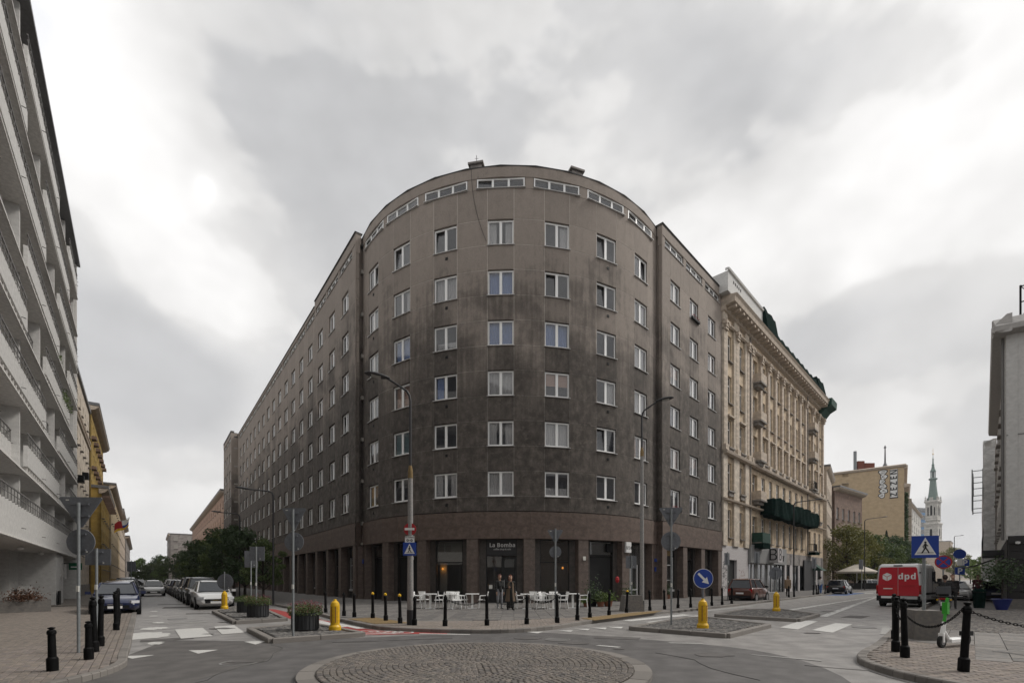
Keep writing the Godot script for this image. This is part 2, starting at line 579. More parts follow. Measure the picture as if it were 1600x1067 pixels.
	mat("sign_blue", 0.012, 0.05, 0.30, 0.45)
	mat("sign_green", 0.01, 0.11, 0.05, 0.5)
	mat("concrete_block", 0.22, 0.205, 0.19, 0.9, "concrete", 0.8, "grain", 0.5)
	mat("planter", 0.035, 0.037, 0.04, 0.6, "plaster", 0.8)
	mat("soil", 0.03, 0.022, 0.016, 1.0)
	mat("terracotta", 0.22, 0.09, 0.05, 0.9)
	mat("pot_blue", 0.015, 0.025, 0.16, 0.4)
	mat("plastic_white", 0.86, 0.86, 0.85, 0.45)
	mat("canvas", 0.62, 0.57, 0.5, 0.95, "plaster", 0.8)
	for q in [["leaf", 0.07, 0.10, 0.03], ["leaf_dark", 0.036, 0.062, 0.024], ["leaf_yellow", 0.115, 0.115, 0.03], ["leaf_fir", 0.018, 0.034, 0.02], ["petal", 0.2, 0.055, 0.07], ["leaf_fresh", 0.09, 0.14, 0.03], ["leaf_rust", 0.085, 0.04, 0.022]]:
		var lm := mat(q[0], q[1], q[2], q[3], 0.7)
		lm.cull_mode = BaseMaterial3D.CULL_DISABLED
		lm.backlight_enabled = true
		lm.backlight = Color(q[1] * 0.5, q[2] * 0.5, q[3] * 0.3).linear_to_srgb()
	mat("bark", 0.06, 0.048, 0.038, 0.95, "speckle", 1.0, "grain", 0.8)
	# vehicles
	for q in [["car_white", 0.62, 0.62, 0.62], ["car_navy", 0.005, 0.012, 0.055], ["car_black", 0.006, 0.006, 0.007], ["car_silver", 0.42, 0.42, 0.41], ["car_grey", 0.075, 0.078, 0.085], ["car_copper", 0.085, 0.019, 0.008], ["car_red", 0.46, 0.006, 0.02], ["scooter_green", 0.03, 0.36, 0.02]]:
		var cm := mat(q[0], q[1], q[2], q[3], 0.32)
		cm.clearcoat_enabled = true
		cm.clearcoat = 0.8
		cm.clearcoat_roughness = 0.06
	mat("car_glass", 0.010, 0.015, 0.024, 0.04).metallic_specular = 0.55
	mat("tyre", 0.012, 0.012, 0.012, 0.9)
	mat("rim", 0.3, 0.3, 0.31, 0.35).metallic = 0.6
	mat("trim_black", 0.012, 0.012, 0.013, 0.6).metallic_specular = 0.3
	mat("chrome", 0.6, 0.6, 0.6, 0.15).metallic = 0.9
	mat("head_lamp", 0.62, 0.63, 0.65, 0.12)
	mat("tail_lamp", 0.3, 0.008, 0.008, 0.25)
	var pm := mat("person_skin", 1, 1, 1, 0.85)
	pm.vertex_color_use_as_albedo = true

# ---------------------------------------------------------------- ground, pavements, kerbs, markings
const KERB_LEFT := [[-178.0, 231.0], [-34.42, 44.41], [-21.5, 27.6], [-8.95, 11.2], [-7.75, 9.6], [-7.1, 8.75], [-6.78, 7.98], [-6.7, 7.2], [-6.85, 6.0], [-7.5, 4.6], [-9.5, 2.4], [-14.0, -0.5], [-36.0, -14.0]]
const KERB_MID := [[-153.0, 210.0], [-13.5, 28.0], [-9.9, 23.35], [-6.38, 18.12], [-4.7, 15.85], [-3.9, 15.05], [-3.0, 14.62], [-1.79, 14.3], [-0.6, 14.22], [0.3, 14.5], [1.21, 15.26], [2.75, 17.29], [4.29, 19.03], [6.43, 21.57], [7.73, 22.88], [13.58, 28.89], [30.06, 46.8], [38.41, 55.24], [120.0, 139.0]]
const KERB_RIGHT := [[122.0, 130.0], [19.2, 22.9], [13.97, 17.29], [10.51, 13.4], [8.5, 11.2], [7.4, 10.1], [6.75, 9.3], [6.45, 8.6], [6.33, 7.7], [6.5, 6.9], [7.1, 5.4], [9.0, 3.0], [25.0, -12.0]]
const ISLANDS := [
	["splitter island with the yellow bollard and rows of planters", [[-13.9, 22.5], [-9.77, 17.03], [-8.6, 18.3], [-14.0, 26.6], [-15.1, 26.4]]],
	["splitter island carrying the large flower planter", [[-7.94, 14.61], [-5.96, 11.98], [-4.15, 13.4], [-6.75, 16.3]]],
	["splitter island under the blue arrow sign", [[3.72, 15.05], [5.81, 13.05], [8.42, 15.85], [7.5, 19.03], [6.6, 18.6]]],
	["splitter island with a lone yellow bollard", [[8.6, 20.3], [10.6, 17.9], [12.95, 20.45], [13.3, 23.9], [11.3, 23.6]]]]

func smooth_line(pts: Array, n := 4) -> Array:
	var out := []
	for i in pts.size() - 1:
		var p0 := Vector2(pts[maxi(i - 1, 0)][0], pts[maxi(i - 1, 0)][1])
		var p1 := Vector2(pts[i][0], pts[i][1])
		var p2 := Vector2(pts[i + 1][0], pts[i + 1][1])
		var p3 := Vector2(pts[mini(i + 2, pts.size() - 1)][0], pts[mini(i + 2, pts.size() - 1)][1])
		if p1.distance_to(p2) > 4.0:
			out.append([p1.x, p1.y])
			continue
		for k in n:
			var t := float(k) / n
			var q := p1.cubic_interpolate(p2, p0 if p0.distance_to(p1) < 4.0 else p1 + (p1 - p2), p3 if p3.distance_to(p2) < 4.0 else p2 + (p2 - p1), t)
			out.append([q.x, q.y])
	out.append(pts[pts.size() - 1])
	return out

func kerb(called: String, line: Array, top: float, closed := false, wide := 0.16) -> void:
	var root := holder(self, new_name(called))
	root.set_meta("kind", "structure")
	var pts := PackedVector2Array()
	for q in line:
		pts.append(Vector2(q[0], q[1]))
	if closed:
		pts.append(pts[0])
	var carry := 0.0
	var stone := Mb.new()
	stone.slab(Vector3.ZERO, Vector3(0.985, top + 0.06, wide), 0.018)
	var sm := stone.mesh()
	var seg := Mb.new()
	for i in pts.size() - 1:
		var a := pts[i]
		var b := pts[i + 1]
		var len := a.distance_to(b)
		var cnt := maxi(1, roundi(len / 1.0))
		for k in cnt:
			var m := a.lerp(b, (k + 0.5) / cnt)
			if m.length() > 75.0 or m.y < 2.0:
				continue
			var d := (b - a).normalized()
			var xf := Transform3D(Basis(Vector3(d.x, 0, -d.y) * (len / cnt), Vector3.UP, Vector3(-d.y, 0, -d.x)), g(m.x, m.y, (top + 0.06) / 2 - 0.05 + rng.randf() * 0.004))
			part(root, "kerb_stone", sm, M.kerb if rng.randf() < 0.6 else M.kerb_b, xf)

func sheet(called: String, plan: Array, y: float, m: Material, thick := 0.004) -> MeshInstance3D:
	var b := Mb.new()
	b.prism(plan, y - thick, y)
	return setting(called, b.mesh(), m)

func inside(p: Vector2, poly: PackedVector2Array) -> bool:
	return Geometry2D.is_point_in_polygon(p, poly)

func pack(line: Array) -> PackedVector2Array:
	var p := PackedVector2Array()
	for q in line:
		p.append(Vector2(q[0], q[1]))
	return p

# bricks or flags laid in courses: the nearest ones single parts, the rest one mesh
func pave(root: Node3D, called: String, poly: PackedVector2Array, dir: Vector2, sx: float, sy: float, y: float, mats: Array, singles: int, shift: float, far_limit: float, keep_out := []) -> void:
	var across := Vector2(-dir.y, dir.x)
	var lo := Vector2(1e9, 1e9)
	var hi := Vector2(-1e9, -1e9)
	for p in poly:
		var q := Vector2(p.dot(dir), p.dot(across))
		lo = lo.min(q); hi = hi.max(q)
	var unit := Mb.new()
	unit.slab(Vector3.ZERO, Vector3(sx - 0.008, 0.03, sy - 0.008), minf(0.006, sy * 0.08))
	var um := unit.mesh()
	var rest := [Mb.new(), Mb.new()]
	var spots := []
	var row := 0
	var v := lo.y
	while v < hi.y:
		var u := lo.x + shift * sx * (row % 2)
		while u < hi.x:
			var c := dir * (u + sx / 2) + across * (v + sy / 2)
			if c.y > 1.5 and c.length() < far_limit and absf(c.x) < c.y * 1.15 + 1.0 and inside(c, poly):
				var blocked := false
				for k in keep_out:
					if inside(c, k): blocked = true
				if not blocked: spots.append(c)
			u += sx
		v += sy
		row += 1
	spots.sort_custom(func(a, b): return a.length_squared() < b.length_squared())
	var base := Basis(Vector3(dir.x, 0, -dir.y), Vector3.UP, Vector3(-across.x, 0, across.y))
	var vis := 0
	for c in spots:
		var p: Vector2 = c
		var h := y - 0.015 + rng.randf_range(-0.0025, 0.0025)
		var tilt := base * Basis(Vector3.RIGHT, rng.randf_range(-0.012, 0.012)) * Basis(Vector3.FORWARD, rng.randf_range(-0.01, 0.01))
		var in_view := p.y > 7.3 and absf(p.x) < p.y * 1.06
		if vis < singles and in_view:
			part(root, called, um, mats[rng.randi() % mats.size()], Transform3D(tilt, g(p.x, p.y, h)))
			vis += 1
		else:
			var b: Mb = rest[rng.randi() % 2]
			b.slab(g(p.x, p.y, h), Vector3(sx - 0.008, 0.03, sy - 0.008), minf(0.006, sy * 0.08), tilt)
	for k in 2:
		if rest[k].v.size() > 0:
			part(root, called + "_field", rest[k].mesh(), mats[k]).set_meta("kind", "stuff")

# small granite setts in arcs or courses, too small to pick apart: one mesh
func setts(poly: PackedVector2Array, y: float, centre: Vector2, ringed: bool, sz: float, tones: Array) -> ArrayMesh:
	var b := Mb.new()
	b.colored = true
	var lo := Vector2(1e9, 1e9)
	var hi := Vector2(-1e9, -1e9)
	for p in poly:
		lo = lo.min(p); hi = hi.max(p)
	if ringed:
		var r := sz * 0.6
		while r < (hi.x - lo.x) * 0.5 - sz * 0.4:
			var cnt := maxi(4, int(TAU * r / sz))
			var ph := rng.randf() * TAU
			for i in cnt:
				var t := ph + TAU * i / cnt
				sett(b, centre + Vector2(cos(t), sin(t)) * r, t, sz, y, poly, tones)
			r += sz
	else:
		# segmental arches, as granite setts are laid
		var u := lo.x
		while u < hi.x + 1.2:
			var v := lo.y - 1.0
			while v < hi.y:
				for i in 11:
					var t := (i - 5) / 5.0
					sett(b, Vector2(u + t * 0.55, v + (1.0 - t * t) * 0.28), PI / 2 - t * 0.75, sz, y, poly, tones)
				v += sz
			u += 1.1
	return b.mesh()

func sett(b: Mb, c: Vector2, turn: float, sz: float, y: float, poly: PackedVector2Array, tones: Array) -> void:
	if c.y < 4.5 or not inside(c, poly):
		return
	c += Vector2(rng.randf_range(-0.006, 0.006), rng.randf_range(-0.006, 0.006))
	var t: Color = tones[rng.randi() % tones.size()]
	b.col = t * rng.randf_range(0.84, 1.1)
	var s := sz * rng.randf_range(0.88, 0.95)
	var bs := Basis(Vector3.UP, turn + rng.randf_range(-0.08, 0.08)) * Basis(Vector3.RIGHT, rng.randf_range(-0.045, 0.045)) * Basis(Vector3.FORWARD, rng.randf_range(-0.045, 0.045))
	b.slab(g(c.x, c.y, y - 0.03 + rng.randf_range(-0.004, 0.004)), Vector3(s, 0.06, s * rng.randf_range(0.9, 1.0)), s * 0.12, bs)

func build_ground() -> void:
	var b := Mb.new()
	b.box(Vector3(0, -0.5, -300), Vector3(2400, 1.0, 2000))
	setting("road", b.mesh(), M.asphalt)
	# newer asphalt of the roundabout ring and older strips in the streets, separate pours; the road's paler colour holds sky reflection
	var ring := []
	for i in 48:
		var t := TAU * i / 48
		ring.append([-0.6 + cos(t) * (6.2 + 0.35 * sin(t * 3.0)), 8.67 + sin(t) * (5.6 + 0.3 * sin(t * 5.0 + 1.0))])
	sheet("asphalt_patch", ring, 0.004, M.asphalt_new)
	sheet("asphalt_patch", [[-6.2, 12.3], [-5.2, 11.0], [-4.8, 9.3], [-5.1, 6.5], [-6.5, 6.0], [-8.3, 10.8], [-9.0, 12.6]], 0.008, M.asphalt_old)
	sheet("asphalt_patch", [[-22.3, 30.4], [-20.3, 31.4], [-19.9, 30.8], [-21.9, 29.8]], 0.004, M.asphalt_old)
	sheet("asphalt_patch", [[-15.2, 22.5], [-14.3, 22.8], [-13.9, 22.2], [-14.8, 21.9]], 0.004, M.asphalt_old)
	# cracks along the joint of the two pours
	var crack := Mb.new()
	for line in [[[-6.2, 12.25], [-5.75, 11.55], [-5.3, 11.15], [-5.1, 10.3], [-4.75, 9.4], [-4.95, 8.2], [-4.8, 7.6], [-5.15, 6.6]], [[3.1, 10.4], [3.6, 9.5], [3.55, 8.6], [3.9, 7.6]], [[-4.5, 12.1], [-3.0, 12.55], [-1.6, 12.9]], [[5.4, 8.9], [6.2, 8.4], [6.1, 7.3]]]:
		for i in line.size() - 1:
			var p := Vector2(line[i][0], line[i][1])
			var q := Vector2(line[i + 1][0], line[i + 1][1])
			var m := (p + q) / 2 + Vector2(rng.randf_range(-0.06, 0.06), rng.randf_range(-0.06, 0.06))
			for e in [[p, m], [m, q]]:
				var d: Vector2 = e[1] - e[0]
				crack.box(g((e[0].x + e[1].x) / 2, (e[0].y + e[1].y) / 2, 0.009), Vector3(d.length() + 0.01, 0.006, 0.014), Basis(Vector3.UP, atan2(d.y, d.x)))
	setting("asphalt_crack", crack.mesh(), M.tar)
	# pavements
	var kl := smooth_line(KERB_LEFT)
	var km := smooth_line(KERB_MID)
	var kr := smooth_line(KERB_RIGHT)
	var pl := kl + [[-120.0, -14.0], [-260.0, 231.0]]
	var pm := km + [[120.0, 420.0], [-153.0, 420.0]]
	var pr := kr + [[140.0, -12.0], [230.0, 130.0]]
	var names := ["pavement", "pavement", "pavement"]
	var i3 := 0
	for poly in [pl, pm, pr]:
		var w := Mb.new()
		w.prism(poly, -0.05, [0.072, 0.1, 0.072][i3])
		setting(names[i3], w.mesh(), [M.joint_sand, M.walk_grey, M.joint_sand][i3])
		i3 += 1
	kerb("kerb", kl, 0.1)
	kerb("kerb", km, 0.11)
	kerb("kerb", kr, 0.1)
	# far pavements, beyond the bricks that can be told apart
	sheet("pavement", [[-21.7, 27.3], [-34.6, 44.0], [-178.0, 230.6], [-259.0, 230.6], [-36.5, 27.0]], 0.099, M.walk, 0.03)
	sheet("pavement", [[19.6, 22.9], [122.4, 129.5], [140.0, 129.5], [140.0, 22.9]], 0.099, M.walk_grey, 0.03)
	# bricks on the left, laid along the street
	var root := holder(self, "brick_paving"); root.set_meta("kind", "structure")
	var sdir := Vector2(-0.609, 0.793)
	var edge := Geometry2D.offset_polygon(pack(pl), -0.09)[0]
	pave(root, "paving_brick", edge, sdir, 0.24, 0.12, 0.1, [M.brick0, M.brick1, M.brick2, M.brick3], 290, 0.5, 36.0)
	root = holder(self, "flagstone_paving"); root.set_meta("kind", "structure")
	var rdir := Vector2(0.69, 0.724)
	edge = Geometry2D.offset_polygon(pack(pr), -0.09)[0]
	var cob := pack([[12.3, 15.0], [19.5, 22.6], [24.6, 23.5], [19.5, 15.6], [14.0, 13.0]])
	var brick_zone := pack([[5.0, 6.0], [6.2, 9.6], [9.4, 12.0], [10.3, 11.1], [9.2, 9.9], [8.6, 8.9], [10.2, 8.0], [13.0, 8.0], [13.0, 4.0], [6.0, 4.0]])
	pave(root, "flagstone", edge, rdir, 0.5, 0.5, 0.1, [M.flag0, M.flag1, M.flag2, M.flag3], 220, 0.5, 28.5, [cob, brick_zone])
	root = holder(self, "brick_paving_corner"); root.set_meta("kind", "structure")
	var both := Geometry2D.intersect_polygons(edge, Geometry2D.offset_polygon(brick_zone, 0.4)[0])[0]
	pave(root, "paving_brick", both, Vector2(0.94, -0.34), 0.24, 0.12, 0.094, [M.brick0, M.brick3, M.brick2, M.brick1], 290, 0.5, 20.0)
	var tone := [Color(0.25, 0.23, 0.21), Color(0.2, 0.185, 0.17), Color(0.3, 0.27, 0.24), Color(0.17, 0.16, 0.155)]
	var cs := setting("cobble_strip", setts(cob, 0.105, Vector2.ZERO, false, 0.11, tone), M.sett)
	cs.set_meta("kind", "stuff")
	tag(cs, "strip of pale granite setts beside the blue plant pot", "setts")
	# corner pavement: brick apron along the kerb, large grey flags behind
	root = holder(self, "corner_paving"); root.set_meta("kind", "structure")
	var apron := Geometry2D.intersect_polygons(Geometry2D.offset_polygon(pack(pm), -0.09)[0], pack([[-7.5, 13.0], [-7.0, 18.4], [-3.2, 16.9], [0.0, 17.3], [3.0, 19.0], [6.0, 22.5], [7.4, 23.0], [4.5, 18.0], [1.5, 13.0]]))[0]
	pave(root, "paving_brick", apron, Vector2(1, 0), 0.24, 0.12, 0.118, [M.brick2, M.brick0], 240, 0.5, 30.0)
	var flags := Geometry2D.clip_polygons(Geometry2D.intersect_polygons(Geometry2D.offset_polygon(pack(pm), -0.09)[0], pack([[-16.0, 31.0], [-9.0, 22.0], [-5.0, 16.0], [0.0, 16.0], [7.0, 22.0], [17.0, 32.5], [21.0, 36.6], [17.0, 40.0], [0.0, 40.0], [-14.0, 40.0]]))[0], apron)
	var best: PackedVector2Array = flags[0]
	for f in flags:
		if f.size() > best.size(): best = f
	pave(root, "flagstone", best, Vector2(1, 0), 0.5, 0.5, 0.114, [M.walk_grey, M.flag1], 180, 0.0, 42.0)
	# tactile ochre paving at the crossings
	for q in [[[-6.1, 17.9], [-4.5, 15.9], [-3.4, 16.2], [-5.3, 18.6]], [[2.95, 17.2], [4.2, 18.65], [6.2, 21.0], [7.0, 22.5], [5.4, 21.3], [2.6, 18.1]]]:
		sheet("tactile_paving", q, 0.128, M.paint_ochre)
	# roundabout centre
	root = holder(self, "roundabout_island"); root.set_meta("kind", "structure")
	var disc := Mb.new()
	disc.lathe([Vector2(2.72, -0.05), Vector2(2.72, 0.09), Vector2(1.5, 0.091), Vector2(0.0, 0.092)], 48, g(-0.6, 8.67))
	part(root, "bed", disc.mesh(), M.joint_sand)
	var dp := PackedVector2Array()
	for i in 48:
		dp.append(Vector2(-0.6, 8.67) + Vector2(cos(TAU * i / 48), sin(TAU * i / 48)) * 2.72)
	var st := part(root, "granite_sett", setts(dp, 0.105, Vector2(-0.6, 8.67), true, 0.1, [Color(0.22, 0.195, 0.172), Color(0.195, 0.175, 0.158), Color(0.245, 0.215, 0.19), Color(0.165, 0.15, 0.14)]), M.sett)
	st.set_meta("kind", "stuff")
	for i in 26:
		var t := TAU * i / 26
		var stone := Mb.new()
		var lo := []
		for k in 5:
			var tt := t + TAU / 26 * (k / 4.0) * 0.985
			lo.append([-0.6 + cos(tt) * 2.7, 8.67 + sin(tt) * 2.7])
		for k in range(4, -1, -1):
			var tt := t + TAU / 26 * (k / 4.0) * 0.985
			lo.append([-0.6 + cos(tt) * 3.0, 8.67 + sin(tt) * 3.0])
		stone.prism(lo, -0.05, 0.07 + rng.randf() * 0.008)
		part(root, "kerb_stone", stone.mesh(), M.kerb if i % 3 else M.kerb_b)
	# splitter islands
	for q in ISLANDS:
		root = holder(self, new_name("traffic_island")); root.set_meta("kind", "structure")
		var poly := pack(q[1])
		var inner := Geometry2D.offset_polygon(poly, -0.2)[0]
		var bed := Mb.new()
		var lst := []
		for p in inner: lst.append([p.x, p.y])
		bed.prism(lst, -0.05, 0.085)
		part(root, "bed", bed.mesh(), M.joint_sand)
		var s2 := part(root, "granite_sett", setts(inner, 0.118, Vector2.ZERO, false, 0.11, [Color(0.15, 0.145, 0.14), Color(0.2, 0.19, 0.18), Color(0.26, 0.245, 0.23), Color(0.1, 0.098, 0.096)]), M.sett)
		s2.set_meta("kind", "stuff")
		kerb("island_kerb", q[1], 0.12, true, 0.18)
	build_markings()

func build_markings() -> void:
	var bars := [
		["crossing_bar", [[-10.62, 15.2], [-10.1, 15.75], [-8.35, 13.45], [-8.85, 12.9]], "paint_white"],
		["crossing_bar", [[-9.95, 16.1], [-9.55, 16.6], [-7.95, 14.35], [-8.35, 13.9]], "paint_white"],
		["crossing_bar", [[8.8, 15.85], [9.0, 15.2], [11.5, 18.15], [11.15, 18.55]], "paint_white"],
		["crossing_bar", [[9.35, 15.05], [9.5, 14.3], [12.0, 17.0], [11.7, 17.45]], "paint_white"],
		["crossing_bar", [[10.6, 13.9], [10.9, 13.75], [12.6, 15.7], [12.2, 15.9]], "paint_worn"],
		["crossing_bar", [[4.2, 18.45], [4.5, 18.2], [8.0, 21.3], [7.7, 21.8]], "paint_white"],
		["crossing_bar", [[4.9, 17.75], [5.2, 17.4], [8.4, 20.6], [8.0, 21.0]], "paint_white"],
		["crossing_bar", [[3.3, 18.7], [3.55, 18.5], [7.2, 22.2], [7.0, 22.4]], "paint_white"],
		["edge_line", [[9.0, 23.6], [9.3, 23.35], [14.5, 28.5], [14.2, 28.7]], "paint_worn"],
		["edge_line", [[-10.9, 18.1], [-10.75, 17.95], [-9.2, 18.6], [-9.35, 18.75]], "paint_worn"],
		["edge_line", [[-12.6, 17.2], [-12.45, 17.05], [-11.2, 17.75], [-11.35, 17.9]], "paint_worn"],
		["edge_line", [[2.0, 11.55], [2.1, 11.6], [2.55, 11.3], [2.45, 11.22]], "paint_white"],
		["edge_line", [[3.9, 12.1], [3.95, 12.0], [4.7, 11.85], [4.7, 11.93]], "paint_white"],
		["edge_line", [[5.0, 10.2], [5.05, 10.1], [6.0, 9.35], [6.05, 9.45]], "paint_worn"],
		["edge_line", [[-2.7, 13.98], [-1.2, 13.75], [-1.2, 13.88], [-2.7, 14.12]], "paint_white"]]
	for q in bars:
		sheet(q[0], q[1], 0.012, M[q[2]])
	for q in [[-7.2, 10.75, -6.62, 10.85, -6.7, 10.3], [-6.8, 12.25, -6.3, 12.55, -6.25, 11.75], [-8.05, 9.95, -7.5, 10.1, -7.6, 9.65], [0.4, 14.55, 0.95, 14.6, 0.75, 14.15], [1.4, 14.95, 1.9, 15.0, 1.75, 14.5], [2.0, 15.4, 2.5, 15.45, 2.35, 14.95], [2.6, 15.75, 3.1, 15.8, 2.95, 15.25], [3.15, 16.0, 3.7, 16.05, 3.5, 15.5]]:
		sheet("give_way_triangle", [[q[0], q[1]], [q[2], q[3]], [q[4], q[5]]], 0.012, M.paint_white)
	# worn-out white paint at the left kerb
	var n := FastNoiseLite.new()
	n.seed = 3; n.frequency = 1.2
	for q in [[-10.35, 13.6, 0.62, 1.05], [-11.5, 15.55, 0.35, 0.5], [-8.85, 11.95, 0.16, 0.32], [-12.9, 17.6, 0.16, 0.3], [-15.4, 20.7, 0.16, 0.3], [-17.6, 23.7, 0.16, 0.35]]:
		var blob := []
		for i in 22:
			var t := TAU * i / 22
			var r := 1.0 + 0.45 * n.get_noise_2d(cos(t) * 2.0 + q[0], sin(t) * 2.0 + q[1])
			var u: float = cos(t) * q[2] * r
			var v: float = sin(t) * q[3] * r
			blob.append([q[0] + u * 0.79 - v * 0.61, q[1] + u * 0.61 + v * 0.79])
		sheet("worn_paint", blob, 0.012, M.paint_white)
	# repairs, covers and oil stains in the carriageway
	for q in [[[2.2, 13.0], [3.3, 12.6], [3.5, 13.1], [2.4, 13.5]], [[-9.4, 12.2], [-8.5, 12.9], [-8.8, 13.3], [-9.7, 12.6]], [[14.2, 19.6], [15.3, 20.6], [14.8, 21.1], [13.7, 20.1]], [[-19.0, 26.2], [-17.9, 26.9], [-18.6, 27.9], [-19.6, 27.2]]]:
		sheet("asphalt_patch", q, 0.011, M.asphalt_old)
	for q in [[1.2, 12.7], [-5.2, 9.2], [11.6, 15.9], [-13.3, 19.2]]:
		var cv := Mb.new()
		cv.lathe([Vector2(0.34, 0.0), Vector2(0.34, 0.012), Vector2(0.3, 0.012), Vector2(0.295, 0.006), Vector2(0.0, 0.008)], 20, g(q[0], q[1]))
		setting("drain_cover", cv.mesh(), M.rail_grey)
	for i in 14:
		var c: Vector2 = [Vector2(-11.0, 16.0), Vector2(2.0, 12.4), Vector2(4.4, 10.4), Vector2(10.0, 16.4), Vector2(15.0, 21.0), Vector2(-4.5, 11.2)][i % 6] + Vector2(rng.randfn(0, 1.2), rng.randfn(0, 1.2))
		var rr := rng.randf_range(0.06, 0.26)
		var st := []
		for k2 in 14:
			var t := TAU * k2 / 14
			var r := rr * (1.0 + 0.5 * n.get_noise_2d(cos(t) * 1.5 + i * 7.0, sin(t) * 1.5))
			st.append([c.x + cos(t) * r * 1.5, c.y + sin(t) * r])
		if c.distance_to(Vector2(-0.6, 8.67)) > 3.3: sheet("oil_stain", st, 0.0135 + 0.0001 * i, M.asphalt_old)
	# red cycle lane with its crossing and bicycle mark
	sheet("cycle_lane", [[-13.2, 25.8], [-12.4, 25.3], [-6.75, 18.0], [-5.0, 15.7], [-4.1, 14.95], [-3.0, 14.5], [-1.9, 14.2], [-1.9, 14.02], [-3.0, 14.0], [-4.2, 13.75], [-6.75, 16.5], [-12.6, 24.3]], 0.008, M.paint_red)
	for q in [[[-7.6, 18.0], [-7.2, 18.35], [-5.5, 16.1], [-5.8, 15.65]], [[-6.75, 17.7], [-6.45, 17.6], [-4.75, 15.55], [-4.95, 15.4]], [[-7.9, 18.6], [-7.75, 18.75], [-7.2, 18.6], [-7.35, 18.4]]]:
		sheet("crossing_bar", q, 0.014, M.paint_white)
	sheet("edge_line", [[-4.35, 13.98], [-4.3, 13.85], [-3.3, 14.1], [-3.3, 14.2]], 0.014, M.paint_white)
	var bike := Mb.new()
	for c in [[-4.35, 14.62], [-3.25, 14.35]]:
		for i in 16:
			var t0 := TAU * i / 16
			var t1 := TAU * (i + 1) / 16
			var a := Vector2(c[0] + cos(t0) * 0.3, c[1] + sin(t0) * 0.24)
			var e := Vector2(c[0] + cos(t1) * 0.3, c[1] + sin(t1) * 0.24)
			bike.box(g((a.x + e.x) / 2, (a.y + e.y) / 2, 0.013), Vector3(a.distance_to(e) + 0.02, 0.004, 0.07), Basis(Vector3.UP, atan2(e.y - a.y, e.x - a.x)))
	for e in [[-4.35, 14.62, -3.85, 14.3], [-3.85, 14.3, -3.25, 14.35], [-4.1, 14.7, -3.7, 14.75], [-3.85, 14.3, -3.7, 14.75], [-3.7, 14.75, -3.25, 14.35], [-3.45, 14.9, -3.25, 14.35]]:
		var d := Vector2(e[2] - e[0], e[3] - e[1])
		bike.box(g((e[0] + e[2]) / 2, (e[1] + e[3]) / 2, 0.013), Vector3(d.length(), 0.004, 0.07), Basis(Vector3.UP, atan2(d.y, d.x)))
	setting("bicycle_marking", bike.mesh(), M.paint_white)
	# ghost island painted behind the right splitter island
	for q in [[[13.1, 20.6], [13.25, 20.3], [34.8, 45.5], [34.6, 45.6]], [[13.2, 23.9], [13.3, 23.6], [34.8, 45.5], [34.6, 45.6]]]:
		sheet("edge_line", q, 0.008, M.paint_white)
	for k in 7:
		var t := 0.06 + k * 0.11
		var a := Vector2(13.2, 20.5).lerp(Vector2(34.7, 45.5), t)
		var e := Vector2(13.3, 23.7).lerp(Vector2(34.7, 45.5), t + 0.05)
		sheet("hatch_line", [[a.x, a.y], [a.x + 0.25, a.y + 0.3], [e.x + 0.25, e.y + 0.3], [e.x, e.y]], 0.012, M.paint_worn)
	for k in 9:
		var c := Vector2(37.0, 54.5) + Vector2(1.9, -1.15) * k
		sheet("crossing_bar", [[c.x, c.y], [c.x + 0.75, c.y - 0.45], [c.x + 2.6, c.y + 2.0], [c.x + 1.9, c.y + 2.4]], 0.008, M.paint_white)
	sheet("parking_bay", [[30.4, 46.9], [31.9, 46.1], [40.0, 54.6], [38.7, 55.3]], 0.008, M.paint_blue)

# ---------------------------------------------------------------- the rounded corner block
func wall_panel(f: Face, s0: float, s1: float, y0: float, y1: float, gap := 0.017, depth := 0.24, off := 0.0) -> ArrayMesh:
	var b := Mb.new()
	b.mapped = true
	var k := 4 if f.arc and s1 - s0 > 1.0 else (2 if f.arc else 1)
	var a0 := s0 + gap
	var a1 := s1 - gap
	var b0 := y0 + gap
	var b1 := y1 - gap
	var ch := 0.012
	for i in k:
		var t0 := lerpf(a0, a1, float(i) / k)
		var t1 := lerpf(a0, a1, float(i + 1) / k)
		var u0 := t0 / 27.0 + 0.5
		var u1 := t1 / 27.0 + 0.5
		b.quad_uv(f.p(t0, b0, off), f.p(t1, b0, off), f.p(t1, b1, off), f.p(t0, b1, off), Vector2(u0, 1 - b0 / 27.0), Vector2(u1, 1 - b0 / 27.0), Vector2(u1, 1 - b1 / 27.0), Vector2(u0, 1 - b1 / 27.0))
		for e in [[b1, off, off - depth], [b0, off - depth, off]]:
			b.quad_uv(f.p(t0, e[0], e[1]), f.p(t1, e[0], e[1]), f.p(t1, e[0], e[2]), f.p(t0, e[0], e[2]), Vector2(u0, 1 - e[0] / 27.0), Vector2(u1, 1 - e[0] / 27.0), Vector2(u1, 1 - e[0] / 27.0 + 0.008), Vector2(u0, 1 - e[0] / 27.0 + 0.008))
	for e in [[a0, off - depth, off], [a1, off, off - depth]]:
		var u: float = e[0] / 27.0 + 0.5
		b.quad_uv(f.p(e[0], b0, e[1]), f.p(e[0], b0, e[2]), f.p(e[0], b1, e[2]), f.p(e[0], b1, e[1]), Vector2(u, 1 - b0 / 27.0), Vector2(u + 0.008, 1 - b0 / 27.0), Vector2(u + 0.008, 1 - b1 / 27.0), Vector2(u, 1 - b1 / 27.0))
	return b.mesh()

